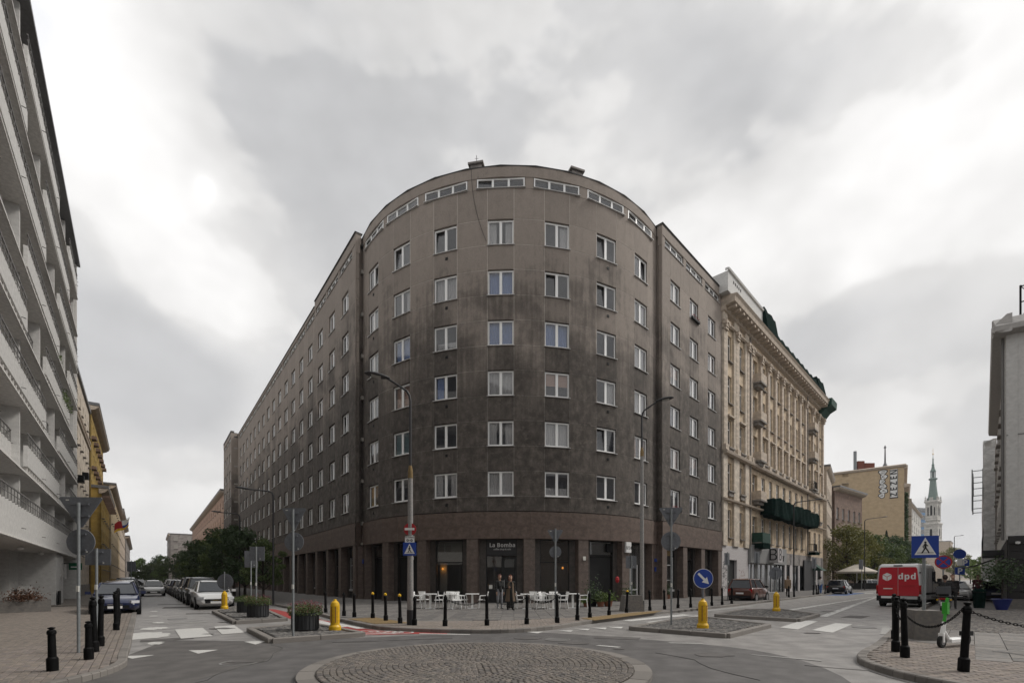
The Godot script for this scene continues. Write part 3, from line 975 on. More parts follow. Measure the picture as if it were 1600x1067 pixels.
func frame_mesh(w: float, h: float, bar: float, mids: int, deep := 0.07, cross := 0.0) -> ArrayMesh:
	var b := Mb.new()
	b.box(Vector3(0, bar / 2, 0), Vector3(w, bar, deep))
	b.box(Vector3(0, h - bar / 2, 0), Vector3(w, bar, deep))
	for s in [-1, 1]:
		b.box(Vector3(s * (w / 2 - bar / 2), h / 2, 0), Vector3(bar, h - bar * 2, deep))
	for k in mids:
		b.box(Vector3(-w / 2 + w * (k + 1) / (mids + 1), h / 2, 0.004), Vector3(bar * 1.7, h - bar * 2, deep))
	if cross > 0.0:
		b.box(Vector3(0, cross, 0.003), Vector3(w - bar * 2, bar * 0.9, deep))
	return b.mesh()

func curtain_mesh(w: float, h: float, seed_: int) -> ArrayMesh:
	var b := Mb.new()
	var k := maxi(4, int(w / 0.09))
	for i in k:
		var x0 := -w / 2 + w * i / k
		var x1 := -w / 2 + w * (i + 1) / k
		var z0 := 0.03 * (i % 2)
		var z1 := 0.03 * ((i + 1) % 2)
		b.quad(Vector3(x0, 0, z0), Vector3(x1, 0, z1), Vector3(x1, h, z1), Vector3(x0, h, z0))
	return b.mesh()

var WM := {}
func window_meshes() -> void:
	WM.frame = frame_mesh(WIN_W - 0.03, WIN_H - 0.03, 0.095, 1)
	WM.pane = box_mesh(Vector3(0.66, 1.38, 0.012))
	WM.sill = box_mesh(Vector3(WIN_W + 0.06, 0.035, 0.24))
	WM.curtain = curtain_mesh(0.5, 1.5, 1)
	WM.sheer = curtain_mesh(1.5, 1.5, 2)
	WM.half = curtain_mesh(1.5, 0.55, 3)
	var bl := Mb.new()
	for i in 13:
		bl.box(Vector3(0, 0.06 + i * 0.115, 0), Vector3(1.5, 0.1, 0.01), Basis(Vector3.RIGHT, 0.5))
	WM.blind = bl.mesh()
	WM.room = box_mesh(Vector3(WIN_W + 0.3, WIN_H + 0.3, 0.02))
	WM.strip_frame = frame_mesh(2.96, 0.62, 0.075, 2)
	WM.strip_pane = box_mesh(Vector3(0.86, 0.5, 0.012))
	WM.strip_sill = box_mesh(Vector3(3.06, 0.03, 0.2))
	var lf := Mb.new()
	for i in 90:
		var p := Vector3(rng.randf_range(-0.7, 0.7), rng.randf_range(0.0, 0.2), rng.randf_range(-0.06, 0.08))
		leaf(lf, p, 0.07)
	WM.flowers = lf.mesh()
	WM.trough = box_mesh(Vector3(1.4, 0.16, 0.18))

func leaf(b: Mb, p: Vector3, s: float) -> void:
	var u := Vector3(rng.randf_range(-1, 1), rng.randf_range(-1, 1), rng.randf_range(-1, 1)).normalized() * s
	var w := u.cross(Vector3(rng.randf_range(-1, 1), rng.randf_range(-1, 1), rng.randf_range(-1, 1))).normalized() * s * 0.6
	b.tri(p - u * 0.5, p + w * 0.5, p + u * 0.5)
	b.tri(p - u * 0.5, p + u * 0.5, p - w * 0.5)

func corner_window(root: Node3D, f: Face, s: float, y: float, kind: int) -> void:
	var w := holder(root, "window", f.xf(s, y))
	part(w, "frame", WM.frame, M.pvc, Transform3D(Basis(), Vector3(0, 0.015, -0.16)))
	for k in [-1, 1]:
		var tilt := Basis()
		var z := -0.165
		if (kind == 7 and k < 0) or (kind == 8 and k > 0):
			tilt = Basis(Vector3.RIGHT, -0.09)
			z = -0.24
		part(w, "pane", WM.pane, M.pane, Transform3D(tilt, Vector3(k * 0.385, WIN_H / 2, z)))
	part(w, "sill", WM.sill, M.sill_metal, Transform3D(Basis(Vector3.RIGHT, 0.08), Vector3(0, -0.012, -0.045)))
	match kind:
		1:
			for k in [-1, 1]:
				part(w, "curtain", WM.curtain, M.curtain_white, Transform3D(Basis(), Vector3(k * 0.52, 0.03, -0.3)))
		2: part(w, "curtain", WM.sheer, M.curtain_white, Transform3D(Basis(), Vector3(0, 0.03, -0.34)))
		3: part(w, "curtain", WM.sheer, M.curtain_reflect_blue, Transform3D(Basis(), Vector3(0, 0.03, -0.34)))  # blue sheet paints the sky reflection of these panes
		4: part(w, "curtain", WM.sheer, M.curtain_tan, Transform3D(Basis(), Vector3(0, 0.03, -0.34)))
		5: part(w, "blind", WM.blind, M.curtain_teal, Transform3D(Basis(), Vector3(0, 0.03, -0.3)))
		6: part(w, "curtain", WM.half, M.curtain_white, Transform3D(Basis(), Vector3(0, 0.03, -0.32)))
		9:
			part(w, "curtain", WM.curtain, M.curtain_white, Transform3D(Basis(), Vector3(0.5, 0.03, -0.3)))
		11: part(w, "roller_blind", WM.room, M.curtain_tan, Transform3D(Basis.from_scale(Vector3(0.8, 0.4, 1)), Vector3(0, WIN_H - 0.45, -0.26)))
		12:
			for k in [-1, 1]:
				part(w, "curtain", WM.curtain, M.curtain_tan, Transform3D(Basis(), Vector3(k * 0.56, 0.03, -0.3)))
		13: part(w, "curtain", WM.curtain, M.curtain_reflect_blue, Transform3D(Basis(), Vector3(-0.45, 0.03, -0.3)))
	if kind == 10:
		var tr := part(w, "flower_box", WM.trough, M.trim_black, Transform3D(Basis(), Vector3(0, 0.02, 0.12)))
		part(tr, "flowers", WM.flowers, M.tail_lamp, Transform3D(Basis(), Vector3(0, 0.1, 0)))

func strip_window(root: Node3D, f: Face, s: float, y: float) -> void:
	var w := holder(root, "strip_window", f.xf(s, y))
	part(w, "frame", WM.strip_frame, M.pvc, Transform3D(Basis(), Vector3(0, 0.02, -0.12)))
	for k in 3:
		var tilt := Basis()
		if k == 0 and rng.randf() < 0.5:
			tilt = Basis(Vector3.RIGHT, -0.2)
		part(w, "pane", WM.strip_pane, M.pane, Transform3D(tilt, Vector3((k - 1) * 0.97, 0.33, -0.125 - (0.03 if tilt != Basis() else 0.0))))
	part(w, "sill", WM.strip_sill, M.sill_metal, Transform3D(Basis(), Vector3(0, -0.012, -0.03)))

func joint(b: Mb, f: Face, s0: float, s1: float, y0: float, y1: float) -> void:
	b.quad_uv(f.p(s0, y0, -0.008), f.p(s1, y0, -0.008), f.p(s1, y1, -0.008), f.p(s0, y1, -0.008), Vector2(s0 / 27.0 + 0.5, 1 - y0 / 27.0), Vector2(s1 / 27.0 + 0.5, 1 - y0 / 27.0), Vector2(s1 / 27.0 + 0.5, 1 - y1 / 27.0), Vector2(s0 / 27.0 + 0.5, 1 - y1 / 27.0))

# one stretch of the facade above the stone band
func facade(root: Node3D, f: Face, s0: float, s1: float, cols: Array, near: bool, top: float, strips: Array) -> void:
	var joints := Mb.new()
	joints.mapped = true
	var far_panels := [Mb.new(), Mb.new()]
	var xs := [s0]
	for c in cols:
		xs.append(c - WIN_W / 2); xs.append(c + WIN_W / 2)
	xs.append(s1)
	var band := 5.78
	var ys := [band]
	for k in 6:
		ys.append(SILL + k * STOREY); ys.append(SILL + k * STOREY + WIN_H)
	ys.append(25.68)
	for i in xs.size() - 1:
		for j in ys.size() - 1:
			if i % 2 == 1 and j % 2 == 1:
				continue
			if xs[i + 1] - xs[i] < 0.08:
				continue
			var pick := rng.randf()
			var mt: Material = M.render_wall
			if i % 2 == 1:
				mt = M.render_wall1 if j in [4, 6, 8] and pick < 0.8 else M.render_wall0
			elif pick < 0.25: mt = M.render_wall2
			elif pick < 0.45: mt = M.render_wall0
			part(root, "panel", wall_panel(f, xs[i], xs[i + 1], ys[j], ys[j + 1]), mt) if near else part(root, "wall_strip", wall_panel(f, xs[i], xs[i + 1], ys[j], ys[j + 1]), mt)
	# pale pointing behind the gaps between the panels
	for i in range(1, xs.size() - 1):
		var t: float = xs[i]
		joint(joints, f, t - 0.03, t + 0.03, band, 25.66)
	for j in range(1, ys.size() - 1):
		for i in range(0, xs.size() - 1, 2):
			var n := 4 if f.arc else 1
			for k in n:
				joint(joints, f, lerpf(xs[i], xs[i + 1], float(k) / n), lerpf(xs[i], xs[i + 1], float(k + 1) / n), ys[j] - 0.024, ys[j] + 0.024)
	part(root, "pointing", joints.mesh(), M.pointing)
	# attic: piers between the strip windows, lintel and coping
	var ax := [s0]
	for c in strips:
		ax.append(maxf(s0, c - 1.52)); ax.append(minf(s1, c + 1.52))
	ax.append(s1)
	for i in range(0, ax.size(), 2):
		if ax[i + 1] - ax[i] > 0.05:
			part(root, "attic_pier", wall_panel(f, ax[i], ax[i + 1], 25.68, 26.36, 0.0, 0.3), M.render_wall)
	var seg := 12 if f.arc else 3
	for k in seg:
		var t0 := lerpf(s0, s1, float(k) / seg)
		var t1 := lerpf(s0, s1, float(k + 1) / seg)
		part(root, "parapet", wall_panel(f, t0, t1, 26.36, top, 0.0, 0.4, 0.03), M.render_wall)
		var cop := Mb.new()
		cop.quad(f.p(t0, top + 0.0, 0.09), f.p(t1, top, 0.09), f.p(t1, top + 0.06, 0.09), f.p(t0, top + 0.06, 0.09))
		cop.quad(f.p(t0, top + 0.06, 0.09), f.p(t1, top + 0.06, 0.09), f.p(t1, top + 0.06, -0.5), f.p(t0, top + 0.06, -0.5))
		cop.quad(f.p(t0, top, -0.1), f.p(t1, top, -0.1), f.p(t1, top, 0.09), f.p(t0, top, 0.09))
		part(root, "coping", cop.mesh(), M.roof_dark)
	for c in strips:
		strip_window(root, f, c, 25.7)
	# stone band above the shops
	var bs := maxi(1, roundi((s1 - s0) / 1.9))
	for k in bs:
		var bb := Mb.new()
		var t0 := lerpf(s0, s1, float(k) / bs) + 0.004
		var t1 := lerpf(s0, s1, float(k + 1) / bs) - 0.004
		for n in 2:
			var q0 := lerpf(t0, t1, n * 0.5)
			var q1 := lerpf(t0, t1, n * 0.5 + 0.5)
			bb.quad(f.p(q0, 4.09, 0.06), f.p(q1, 4.09, 0.06), f.p(q1, 5.74, 0.06), f.p(q0, 5.74, 0.06))
			bb.quad(f.p(q0, 5.74, 0.06), f.p(q1, 5.74, 0.06), f.p(q1, 5.78, -0.3), f.p(q0, 5.78, -0.3))
			bb.quad(f.p(q0, 4.09, -0.9), f.p(q1, 4.09, -0.9), f.p(q1, 4.09, 0.06), f.p(q0, 4.09, 0.06))
		part(root, "stone_slab", bb.mesh(), M.sandstone_band)

# ground floor: stone pilasters under the piers, recessed dark shopfronts between
func shop_bay(root: Node3D, f: Face, s: float, w: float, kind: int) -> void:
	var bay := holder(root, "shopfront", f.xf(s, 0.1))
	var h := 3.99
	var rec := Mb.new()
	var side := (w - 1.95) / 2
	for k in [-1, 1]:
		rec.box(Vector3(k * (0.975 + side / 2), h / 2, -0.68), Vector3(side, h, 0.3))
	part(bay, "recess_panel", rec.mesh(), M.recess_tone)
	var fr := Mb.new()
	for x in [-0.95, 0.95]:
		fr.box(Vector3(x, h / 2, -0.62), Vector3(0.07, h, 0.09))
	fr.box(Vector3(0, h - 0.04, -0.62), Vector3(1.83, 0.08, 0.09))
	match kind:
		0, 3:   # big shop window on a low plinth, transom
			fr.box(Vector3(0, 0.32, -0.6), Vector3(1.83, 0.64, 0.12))
			fr.box(Vector3(0, 2.55, -0.62), Vector3(1.83, 0.07, 0.08))
			part(bay, "pane", box_mesh(Vector3(1.82, 1.9, 0.012), Vector3(0, 1.58, -0.63)), M.shop_pane)
			part(bay, "pane", box_mesh(Vector3(1.82, 1.36, 0.012), Vector3(0, 3.27, -0.63)), M.shop_pane)
			if kind == 3:
				part(bay, "blind", box_mesh(Vector3(1.7, 1.3, 0.02), Vector3(0, 3.26, -0.75)), M.shop_blind)
				part(bay, "interior_wall", box_mesh(Vector3(0.5, 1.9, 0.02), Vector3(-0.62, 1.6, -1.02)), M.shop_blind)
		1:   # café entrance with a fascia above it
			fr.box(Vector3(0, 2.98, -0.6), Vector3(1.83, 0.1, 0.12))
			fr.box(Vector3(0.05, 1.5, -0.62), Vector3(0.09, 3.0, 0.09))
			fr.box(Vector3(-0.45, 0.42, -0.62), Vector3(0.9, 0.84, 0.05))
			part(bay, "fascia", box_mesh(Vector3(1.83, 0.94, 0.08), Vector3(0, 3.5, -0.58)), M.lamp_dark)
			part(bay, "pane", box_mesh(Vector3(0.9, 2.1, 0.012), Vector3(-0.45, 1.9, -0.63)), M.shop_pane)
			part(bay, "door", box_mesh(Vector3(0.8, 2.85, 0.04), Vector3(0.5, 1.45, -0.66)), M.shop_frame)
			part(bay, "door_pane", box_mesh(Vector3(0.6, 2.0, 0.012), Vector3(0.5, 1.75, -0.635)), M.shop_pane)
			part(bay, "door_handle", box_mesh(Vector3(0.03, 0.5, 0.04), Vector3(0.18, 1.2, -0.58)), M.alu)
			part(bay, "notice", box_mesh(Vector3(0.22, 0.24, 0.01), Vector3(-0.68, 1.0, -0.615)), M.sticker)
			part(bay, "lettering", text_mesh("La Bomba", 0.25, 0.02, "Droid Sans", 700), M.letter_white, Transform3D(Basis(), Vector3(0.06, 3.62, -0.535)))
			part(bay, "lettering", text_mesh("coffee shop & cafe", 0.095, 0.015), M.letter_white, Transform3D(Basis(), Vector3(0.06, 3.36, -0.535)))
		2:   # open doorway, its dark inside painted as a near-black sheet
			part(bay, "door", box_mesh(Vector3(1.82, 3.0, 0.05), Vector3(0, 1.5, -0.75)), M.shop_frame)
			fr.box(Vector3(0, 3.05, -0.62), Vector3(1.83, 0.07, 0.08))
			part(bay, "pane", box_mesh(Vector3(1.82, 0.84, 0.012), Vector3(0, 3.5, -0.63)), M.shop_pane)
		4:   # aluminium door
			var al := Mb.new()
			for x in [-0.5, 0.38]:
				al.box(Vector3(x, 1.25, -0.6), Vector3(0.08, 2.5, 0.07))
			for y in [0.06, 0.75, 2.46]:
				al.box(Vector3(-0.06, y, -0.6), Vector3(0.8, 0.08, 0.066))
			part(bay, "door_frame", al.mesh(), M.alu)
			part(bay, "pane", box_mesh(Vector3(1.82, 3.8, 0.012), Vector3(0, 1.95, -0.65)), M.shop_pane)
		5:   # shop window with light transom and sill
			var al2 := Mb.new()
			for x in [-0.8, 0.75]:
				al2.box(Vector3(x, 1.9, -0.6), Vector3(0.05, 2.5, 0.06))
			al2.box(Vector3(0, 0.62, -0.56), Vector3(1.83, 0.16, 0.12))
			al2.box(Vector3(0, 2.55, -0.6), Vector3(1.5, 0.06, 0.06))
			al2.box(Vector3(0, 1.4, -0.6), Vector3(1.5, 0.04, 0.06))
			part(bay, "window_bars", al2.mesh(), M.alu)
			fr.box(Vector3(0, 0.27, -0.6), Vector3(1.83, 0.54, 0.12))
			part(bay, "pane", box_mesh(Vector3(1.82, 3.2, 0.012), Vector3(0, 2.25, -0.65)), M.shop_pane)
			part(bay, "sign_board", box_mesh(Vector3(0.7, 0.5, 0.03), Vector3(0.05, 3.5, -0.56)), M.paint_ochre)
	part(bay, "frame", fr.mesh(), M.shop_frame)

func pilaster(root: Node3D, f: Face, s: float, w: float) -> void:
	var b := Mb.new()
	b.box(Vector3(0, 2.0, -0.28), Vector3(w, 4.0, 0.56))
	b.box(Vector3(0, 0.14, -0.27), Vector3(w + 0.04, 0.28, 0.6))
	part(root, "pilaster", b.mesh(), M.marble_pilaster, f.xf(s, 0.1))

func build_corner_block() -> void:
	window_meshes()
	var root := thing("corner_apartment_block", "sooty brown-grey apartment block with a rounded corner and white window frames", "building", g(0, 30))
	root.position = Vector3.ZERO
	var arc := Face.new()
	var k := deg_to_rad(1.0) * R_CURVE
	var cols := []
	for a in [-49.8, -34.6, -19.0, -3.1, 12.6, 28.35, 43.6]:
		cols.append(a * k)
	facade(root, arc, -60.5 * k, 54.3 * k, cols, true, 27.0, cols)
	var right := Face.new(Vector2(10.77, 34.7), Vector2(18.56, 42.7))
	facade(root, right, 0.0, 11.16, [2.16, 5.45, 8.98], true, 27.15, [2.0, 5.5, 9.1])
	var corner := Vector2(-11.5, 35.6)
	var far := Vector2(-48.06, 84.6)
	var left := Face.new(far, corner)
	var L := far.distance_to(corner)
	facade(root, left, L - 11.2, L, [L - 9.45, L - 6.0, L - 2.55], true, 27.15, [L - 9.3, L - 5.85, L - 2.4])
	var lc := []
	for i in range(16, 2, -1):
		lc.append(L - 2.55 - 3.45 * i)
	facade(root, left, 0.0, L - 11.22, lc, false, 26.7, lc)
	var endf := Face.new(far + Vector2(-0.598, 0.8) * 11.0 + Vector2(-0.8, -0.598) * 1.0, far + Vector2(-0.8, -0.598) * 1.0)
	facade(root, endf, 0.0, 11.0, [2.2, 5.5, 8.8], false, 27.3, [2.2, 5.5, 8.8])
	# short returns where the wings stand proud of the curve
	for q in [[Vector2(-11.5, 35.6), Vector2(-11.22, 36.4)], [Vector2(10.5, 35.2), Vector2(10.77, 34.7)], [Vector2(-48.86, 84.0), Vector2(-48.06, 84.6)]]:
		var f := Face.new(q[0], q[1])
		var len: float = q[0].distance_to(q[1])
		part(root, "return_wall", wall_panel(f, 0.0, len, 5.78, 27.1, 0.0, 0.1), M.render_wall0)
		var b := Mb.new()
		b.quad(f.p(0, 0.1, 0.0), f.p(len, 0.1, 0.0), f.p(len, 5.78, 0.0), f.p(0, 5.78, 0.0))
		part(root, "return_stone", b.mesh(), M.sandstone_band)
	# dark core behind the windows, roof
	var plan := []
	for q in [[endf, 0.0], [endf, 10.0], [left, 1.2], [left, L - 3.0]]:
		var p: Vector3 = q[0].p(q[1], 0, -3.6)
		plan.append([p.x, -p.z])
	for i in 15:
		var p := arc.p(lerpf(-48.0, 42.0, i / 14.0) * k, 0, -3.6)
		plan.append([p.x, -p.z])
	for s in [3.0, 10.9]:
		var p := right.p(s, 0, -3.6)
		plan.append([p.x, -p.z])
	var back := [[9.5, 51.0], [2.0, 50.0], [-6.0, 48.0], [-36.0, 92.0], [-44.0, 104.0]]
	var core := Mb.new()
	core.prism(plan + back, -0.05, 26.3)
	part(root, "interior", core.mesh(), M.room_wall)
	var outer := []
	for q in [[endf, 0.0], [endf, 11.0], [left, 0.0], [left, L]]:
		var p: Vector3 = q[0].p(q[1], 0, -0.42)
		outer.append([p.x, -p.z])
	for i in 15:
		var p := arc.p(lerpf(-59.0, 53.0, i / 14.0) * k, 0, -0.42)
		outer.append([p.x, -p.z])
	for s in [0.5, 11.1]:
		var p := right.p(s, 0, -0.42)
		outer.append([p.x, -p.z])
	for fl in 8:
		var sl := Mb.new()
		sl.prism(outer + back, [4.12, 5.6, 8.75, 11.85, 14.95, 18.05, 21.15, 24.3][fl], [4.3, 5.85, 9.0, 12.1, 15.2, 18.3, 21.4, 24.55][fl])
		part(root, "floor_slab", sl.mesh(), M.room_wall)
	var rf := Mb.new()
	rf.prism(outer + back, 26.3, 26.5)
	var roof := part(root, "roof", rf.mesh(), M.roof_dark)
	for q in [[-27.0, -1.4, 1.0, 1.1], [-11.0, -1.2, 1.0, 1.2], [20.5, -1.2, 1.0, 1.25], [50.0, -1.5, 0.8, 1.1]]:
		var ch := Mb.new()
		ch.box(Vector3(0, 0.55, 0), Vector3(q[2] * 0.72, 1.1, 0.7))
		ch.box(Vector3(0, 1.14, 0), Vector3(q[2], 0.12, 0.95))
		part(roof, "chimney", ch.mesh(), M.grey_wall, arc.xf(q[0] * k, 26.5 + q[3] - 0.75, q[1]))
	var ant := Mb.new()
	var ap := arc.p(-11.5 * k, 27.2, -1.4)
	ant.cyl(ap, ap + Vector3(0, 1.9, 0), 0.025, 0.02, 6)
	for i in 5:
		ant.cyl(ap + Vector3(-0.12, 0.9 + i * 0.2, 0), ap + Vector3(0.12, 0.9 + i * 0.2, 0), 0.012, 0.012, 4)
	part(roof, "antenna", ant.mesh(), M.lamp_dark)
	# end wall towards the classical building, gable wall, seen edge-on
	# windows, floor by floor
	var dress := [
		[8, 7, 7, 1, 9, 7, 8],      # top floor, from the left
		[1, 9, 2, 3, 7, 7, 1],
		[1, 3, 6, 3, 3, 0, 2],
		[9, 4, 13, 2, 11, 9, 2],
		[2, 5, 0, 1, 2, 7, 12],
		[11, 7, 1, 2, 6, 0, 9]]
	for fl in 6:
		for c in 7:
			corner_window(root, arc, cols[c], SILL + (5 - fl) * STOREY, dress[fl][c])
		for c in 3:
			corner_window(root, right, [2.16, 5.45, 8.98][c], SILL + (5 - fl) * STOREY, 10 if (fl == 5 and c == 0) or (fl == 0 and c == 1) else [2, 12, 9, 7, 11, 1, 13][(fl * 2 + c * 3) % 7])
			corner_window(root, left, L - 2.55 - 3.45 * c, SILL + (5 - fl) * STOREY, [2, 12, 7, 9, 11, 4, 0][(fl * 3 + c) % 7])
			corner_window(root, endf, [2.2, 5.5, 8.8][c], SILL + (5 - fl) * STOREY, 0)
		for s in lc:
			corner_window(root, left, s, SILL + (5 - fl) * STOREY, [2, 1, 7, 0, 2, 9, 11, 12, 13, 5, 6, 8][rng.randi() % 12])
	# drain holes under the windows with iron boxes
	var vent := box_mesh(Vector3(0.16, 0.16, 0.05))
	for c in [0, 2, 5]:
		for fl in 6:
			part(root, "vent", vent, M.trim_black, arc.xf(cols[c] + 0.1, SILL + fl * STOREY - 0.45, 0.005))
	# cable hanging from the roof to a window
	var cable := Mb.new()
	var path := []
	for i in 12:
		var t := i / 11.0
		path.append(arc.p((-11.2 + 4.2 * t * t) * k, 27.0 - 4.6 * t, 0.04))
	cable.tube(path, 0.011, 0.011, 5)
	part(root, "cable", cable.mesh(), M.trim_black)
	# ground floor
	var piers := []
	for i in 6:
		piers.append((cols[i] + cols[i + 1]) / 2)
	for s in piers:
		pilaster(root, arc, s, 0.7)
	pilaster(root, arc, -58.6 * k, 0.85)
	pilaster(root, arc, 52.5 * k, 0.8)
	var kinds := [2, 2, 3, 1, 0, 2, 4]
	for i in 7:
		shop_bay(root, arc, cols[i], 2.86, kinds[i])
	for s in [0.45, 3.85, 7.2, 10.75]:
		pilaster(root, right, s, 0.7)
	shop_bay(root, right, 2.15, 2.7, 5)
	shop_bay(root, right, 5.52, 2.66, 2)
	shop_bay(root, right, 8.98, 2.86, 3)
	for i in 18:
		pilaster(root, left, L - 0.45 - 3.45 * i, 0.62)
	for i in 17:
		shop_bay(root, left, L - 2.17 - 3.45 * i, 2.8, 0 if i % 3 else 5)
	# small fittings on the shopfronts
	for q in [[-30.0, 2.95, 0.2, 0.2, "sticker"], [20.6, 2.9, 0.18, 0.24, "sticker"], [-59.0, 2.9, 0.3, 0.3, "sign_blue"], [53.0, 2.95, 0.36, 0.22, "sign_blue"], [52.8, 2.3, 0.2, 0.3, "sign_blue"]]:
		part(root, "wall_plate", box_mesh(Vector3(q[2], q[3], 0.06)), M[q[4]], arc.xf(q[0] * k, q[1], 0.05))
	part(root, "sign_box", box_mesh(Vector3(0.5, 0.7, 0.14)), M.sign_white, arc.xf(36.4 * k, 3.7, 0.1))
	part(root, "sign_lettering", text_mesh("0/24", 0.2, 0.01), M.letter_black, arc.xf(36.4 * k, 3.66, 0.176))
	part(root, "fan_box", box_mesh(Vector3(0.55, 0.55, 0.12)), M.trim_black, arc.xf(31.3 * k, 3.65, -0.5))
	for q in [[-21.9, 2.15], [15.6, 2.2]]:
		var lm := StandardMaterial3D.new()
		lm.albedo_color = Color(1, 0.8, 0.5)
		lm.emission_enabled = true
		lm.emission = Color(1.0, 0.62, 0.22)
		lm.emission_energy_multiplier = 0.7
		var bulb := Mb.new()
		bulb.lathe([Vector2(0.0, -0.07), Vector2(0.05, -0.05), Vector2(0.07, 0.0), Vector2(0.05, 0.06), Vector2(0.0, 0.09)], 10)
		var lp := part(root, "wall_lamp", bulb.mesh(), lm, arc.xf(q[0] * k, q[1] + 0.1, -0.84))
		var ol := OmniLight3D.new()
		ol.light_color = Color(1.0, 0.7, 0.35)
		ol.light_energy = 0.05
		ol.light_size = 0.06
		ol.omni_range = 8.0
		ol.omni_attenuation = 2.0
		ol.shadow_enabled = true
		lp.add_child(ol)

# ---------------------------------------------------------------- white block with staggered balconies
func build_balcony_block() -> void:
	var root := thing("balcony_apartment_block", "white modernist apartment block with staggered balconies and thin grey railings", "building")
	var f := Face.new(Vector2(-1.5, -4.16), Vector2(-32.9, 36.5))
	var L := Vector2(-1.5, -4.16).distance_to(Vector2(-32.9, 36.5))
	var fl := 2.76
	var base := 3.15
	var floors := 8
	var top := base + fl * floors
	# back wall of the loggias and the roof slab
	var wl := Mb.new()
	wl.quad(f.p(0, base, -1.9), f.p(L, base, -1.9), f.p(L, top, -1.9), f.p(0, top, -1.9))
	part(root, "rear_wall", wl.mesh(), M.loggia_grey)
	var body := Mb.new()
	var a := f.p(0, 0, -1.95)
	var e := f.p(L, 0, -1.95)
	var e2 := f.p(L, 0, -14.0)
	var a2 := f.p(0, 0, -14.0)
	body.prism([[a.x, -a.z], [e.x, -e.z], [e2.x, -e2.z], [a2.x, -a2.z]], base, top)
	part(root, "core", body.mesh(), M.white_render)
	var rf := Mb.new()
	a = f.p(0, 0, 0.18); e = f.p(L + 0.15, 0, 0.18); e2 = f.p(L + 0.15, 0, -14.0); a2 = f.p(0, 0, -14.0)
	rf.prism([[a.x, -a.z], [e.x, -e.z], [e2.x, -e2.z], [a2.x, -a2.z]], top + 0.02, top + 0.22)
	part(root, "roof", rf.mesh(), M.zinc)
	# gable fin at the end of the street face
	var fin := Mb.new()
	fin.box(Vector3(-0.12, (top - base) / 2, -0.95), Vector3(0.24, top - base, 1.9))
	part(root, "end_wall", fin.mesh(), M.white_slab, f.xf(L, base))
	# shared meshes of one balcony bay
	var bay := 5.08
	var n := 10
	var pan := Mb.new()
	pan.box(Vector3(0, 0.78, 0), Vector3(bay - 0.02, 0.86, 0.13))
	var pm := pan.mesh()
	var tall := Mb.new()
	tall.box(Vector3(0, 0.62, 0), Vector3(bay - 0.02, 1.3, 0.13))
	var tm := tall.mesh()
	var ret := Mb.new()
	ret.box(Vector3(0, 0.78, -0.35), Vector3(0.13, 0.86, 0.58))
	var rm := ret.mesh()
	var fins := Mb.new()
	fins.box(Vector3(0, 0.18, -0.12), Vector3(0.06, 0.36, 0.3))
	var fm := fins.mesh()
	var rail := Mb.new()
	rail.box(Vector3(0, 0.46, 0.05), Vector3(bay - 0.1, 0.045, 0.045))
	rail.box(Vector3(0, 0.22, 0.05), Vector3(bay - 0.1, 0.022, 0.022))
	for i in 9:
		rail.box(Vector3(-bay / 2 + 0.25 + i * 0.57, 0.2, 0.05), Vector3(0.028, 0.5, 0.028))
		rail.box(Vector3(-bay / 2 + 0.25 + i * 0.57, -0.08, 0.09), Vector3(0.028, 0.03, 0.1))
	var rl := rail.mesh()
	var slab := box_mesh(Vector3(bay, 0.13, 1.95), Vector3(0, 0, -0.93))
	var lip := box_mesh(Vector3(bay, 0.07, 0.05), Vector3(0, 0.0, 0.07))
	var part_wall := box_mesh(Vector3(0.16, fl - 0.14, 1.7), Vector3(0, fl / 2, -1.0))
	var door := box_mesh(Vector3(1.5, 2.1, 0.06), Vector3(0, 1.1, -1.86))
	var dframe := frame_mesh(1.6, 2.15, 0.07, 1)
	var spout := Mb.new()
	spout.cyl(Vector3(0, 0.45, 0.05), Vector3(0, 0.42, 0.2), 0.02, 0.02, 6)
	var sp := spout.mesh()
	for k in floors:
		for i in n:
			var s := bay * (i + 0.5)
			if s > L: continue
			var y := base + k * fl
			var forward := 0.0 if (i + k) % 3 != 0 or k == 0 else -0.45
			var b := holder(root, "balcony", f.xf(s, y, 0.0))
			part(b, "slab", slab, M.white_slab)
			part(b, "slab_lip", lip, M.white_slab)
			var z := Transform3D(Basis(), Vector3(0, 0, forward))
			if k == 0:
				part(b, "parapet", tm, M.white_render, z)
			else:
				part(b, "parapet", pm, M.white_render, z)
				for i2 in 9:
					part(b, "fin", fm, M.white_slab, Transform3D(Basis(), Vector3(-bay / 2 + 0.3 + i2 * 0.56, 0, forward)))
				if forward < -9.0:
					for sd in [-1, 1]:
						part(b, "parapet_return", rm, M.white_render, Transform3D(Basis(), Vector3(sd * (bay / 2 - 0.08), 0, forward)))
			part(b, "railing", rl, M.rail_grey, Transform3D(Basis(), Vector3(0, 1.26 if k else 1.32, forward)))
			part(b, "spout", sp, M.rail_grey, Transform3D(Basis(), Vector3(1.2, 0, forward)))
			part(b, "dividing_wall", part_wall, M.white_render, Transform3D(Basis(), Vector3(bay / 2 - 0.1, 0, 0)))
			part(b, "balcony_door", dframe, M.pvc, Transform3D(Basis(), Vector3(-0.6, 0.05, -1.84)))
			part(b, "door_pane", door, M.far_pane, Transform3D(Basis(), Vector3(-0.6, 0, -0.01)))
			if (k == 3 and i == n - 2) or (k == 4 and i == n - 2) or (k == 6 and i == n - 1):
				var lf := Mb.new()
				for q in 160:
					leaf(lf, Vector3(rng.randf_range(-1.6, 1.6), rng.randf_range(1.1, 1.6) - rng.randf() * rng.randf() * 0.6, rng.randf_range(0.05, 0.3) + forward), 0.13)
				part(b, "balcony_plants", lf.mesh(), M.leaf if k < 6 else M.petal)
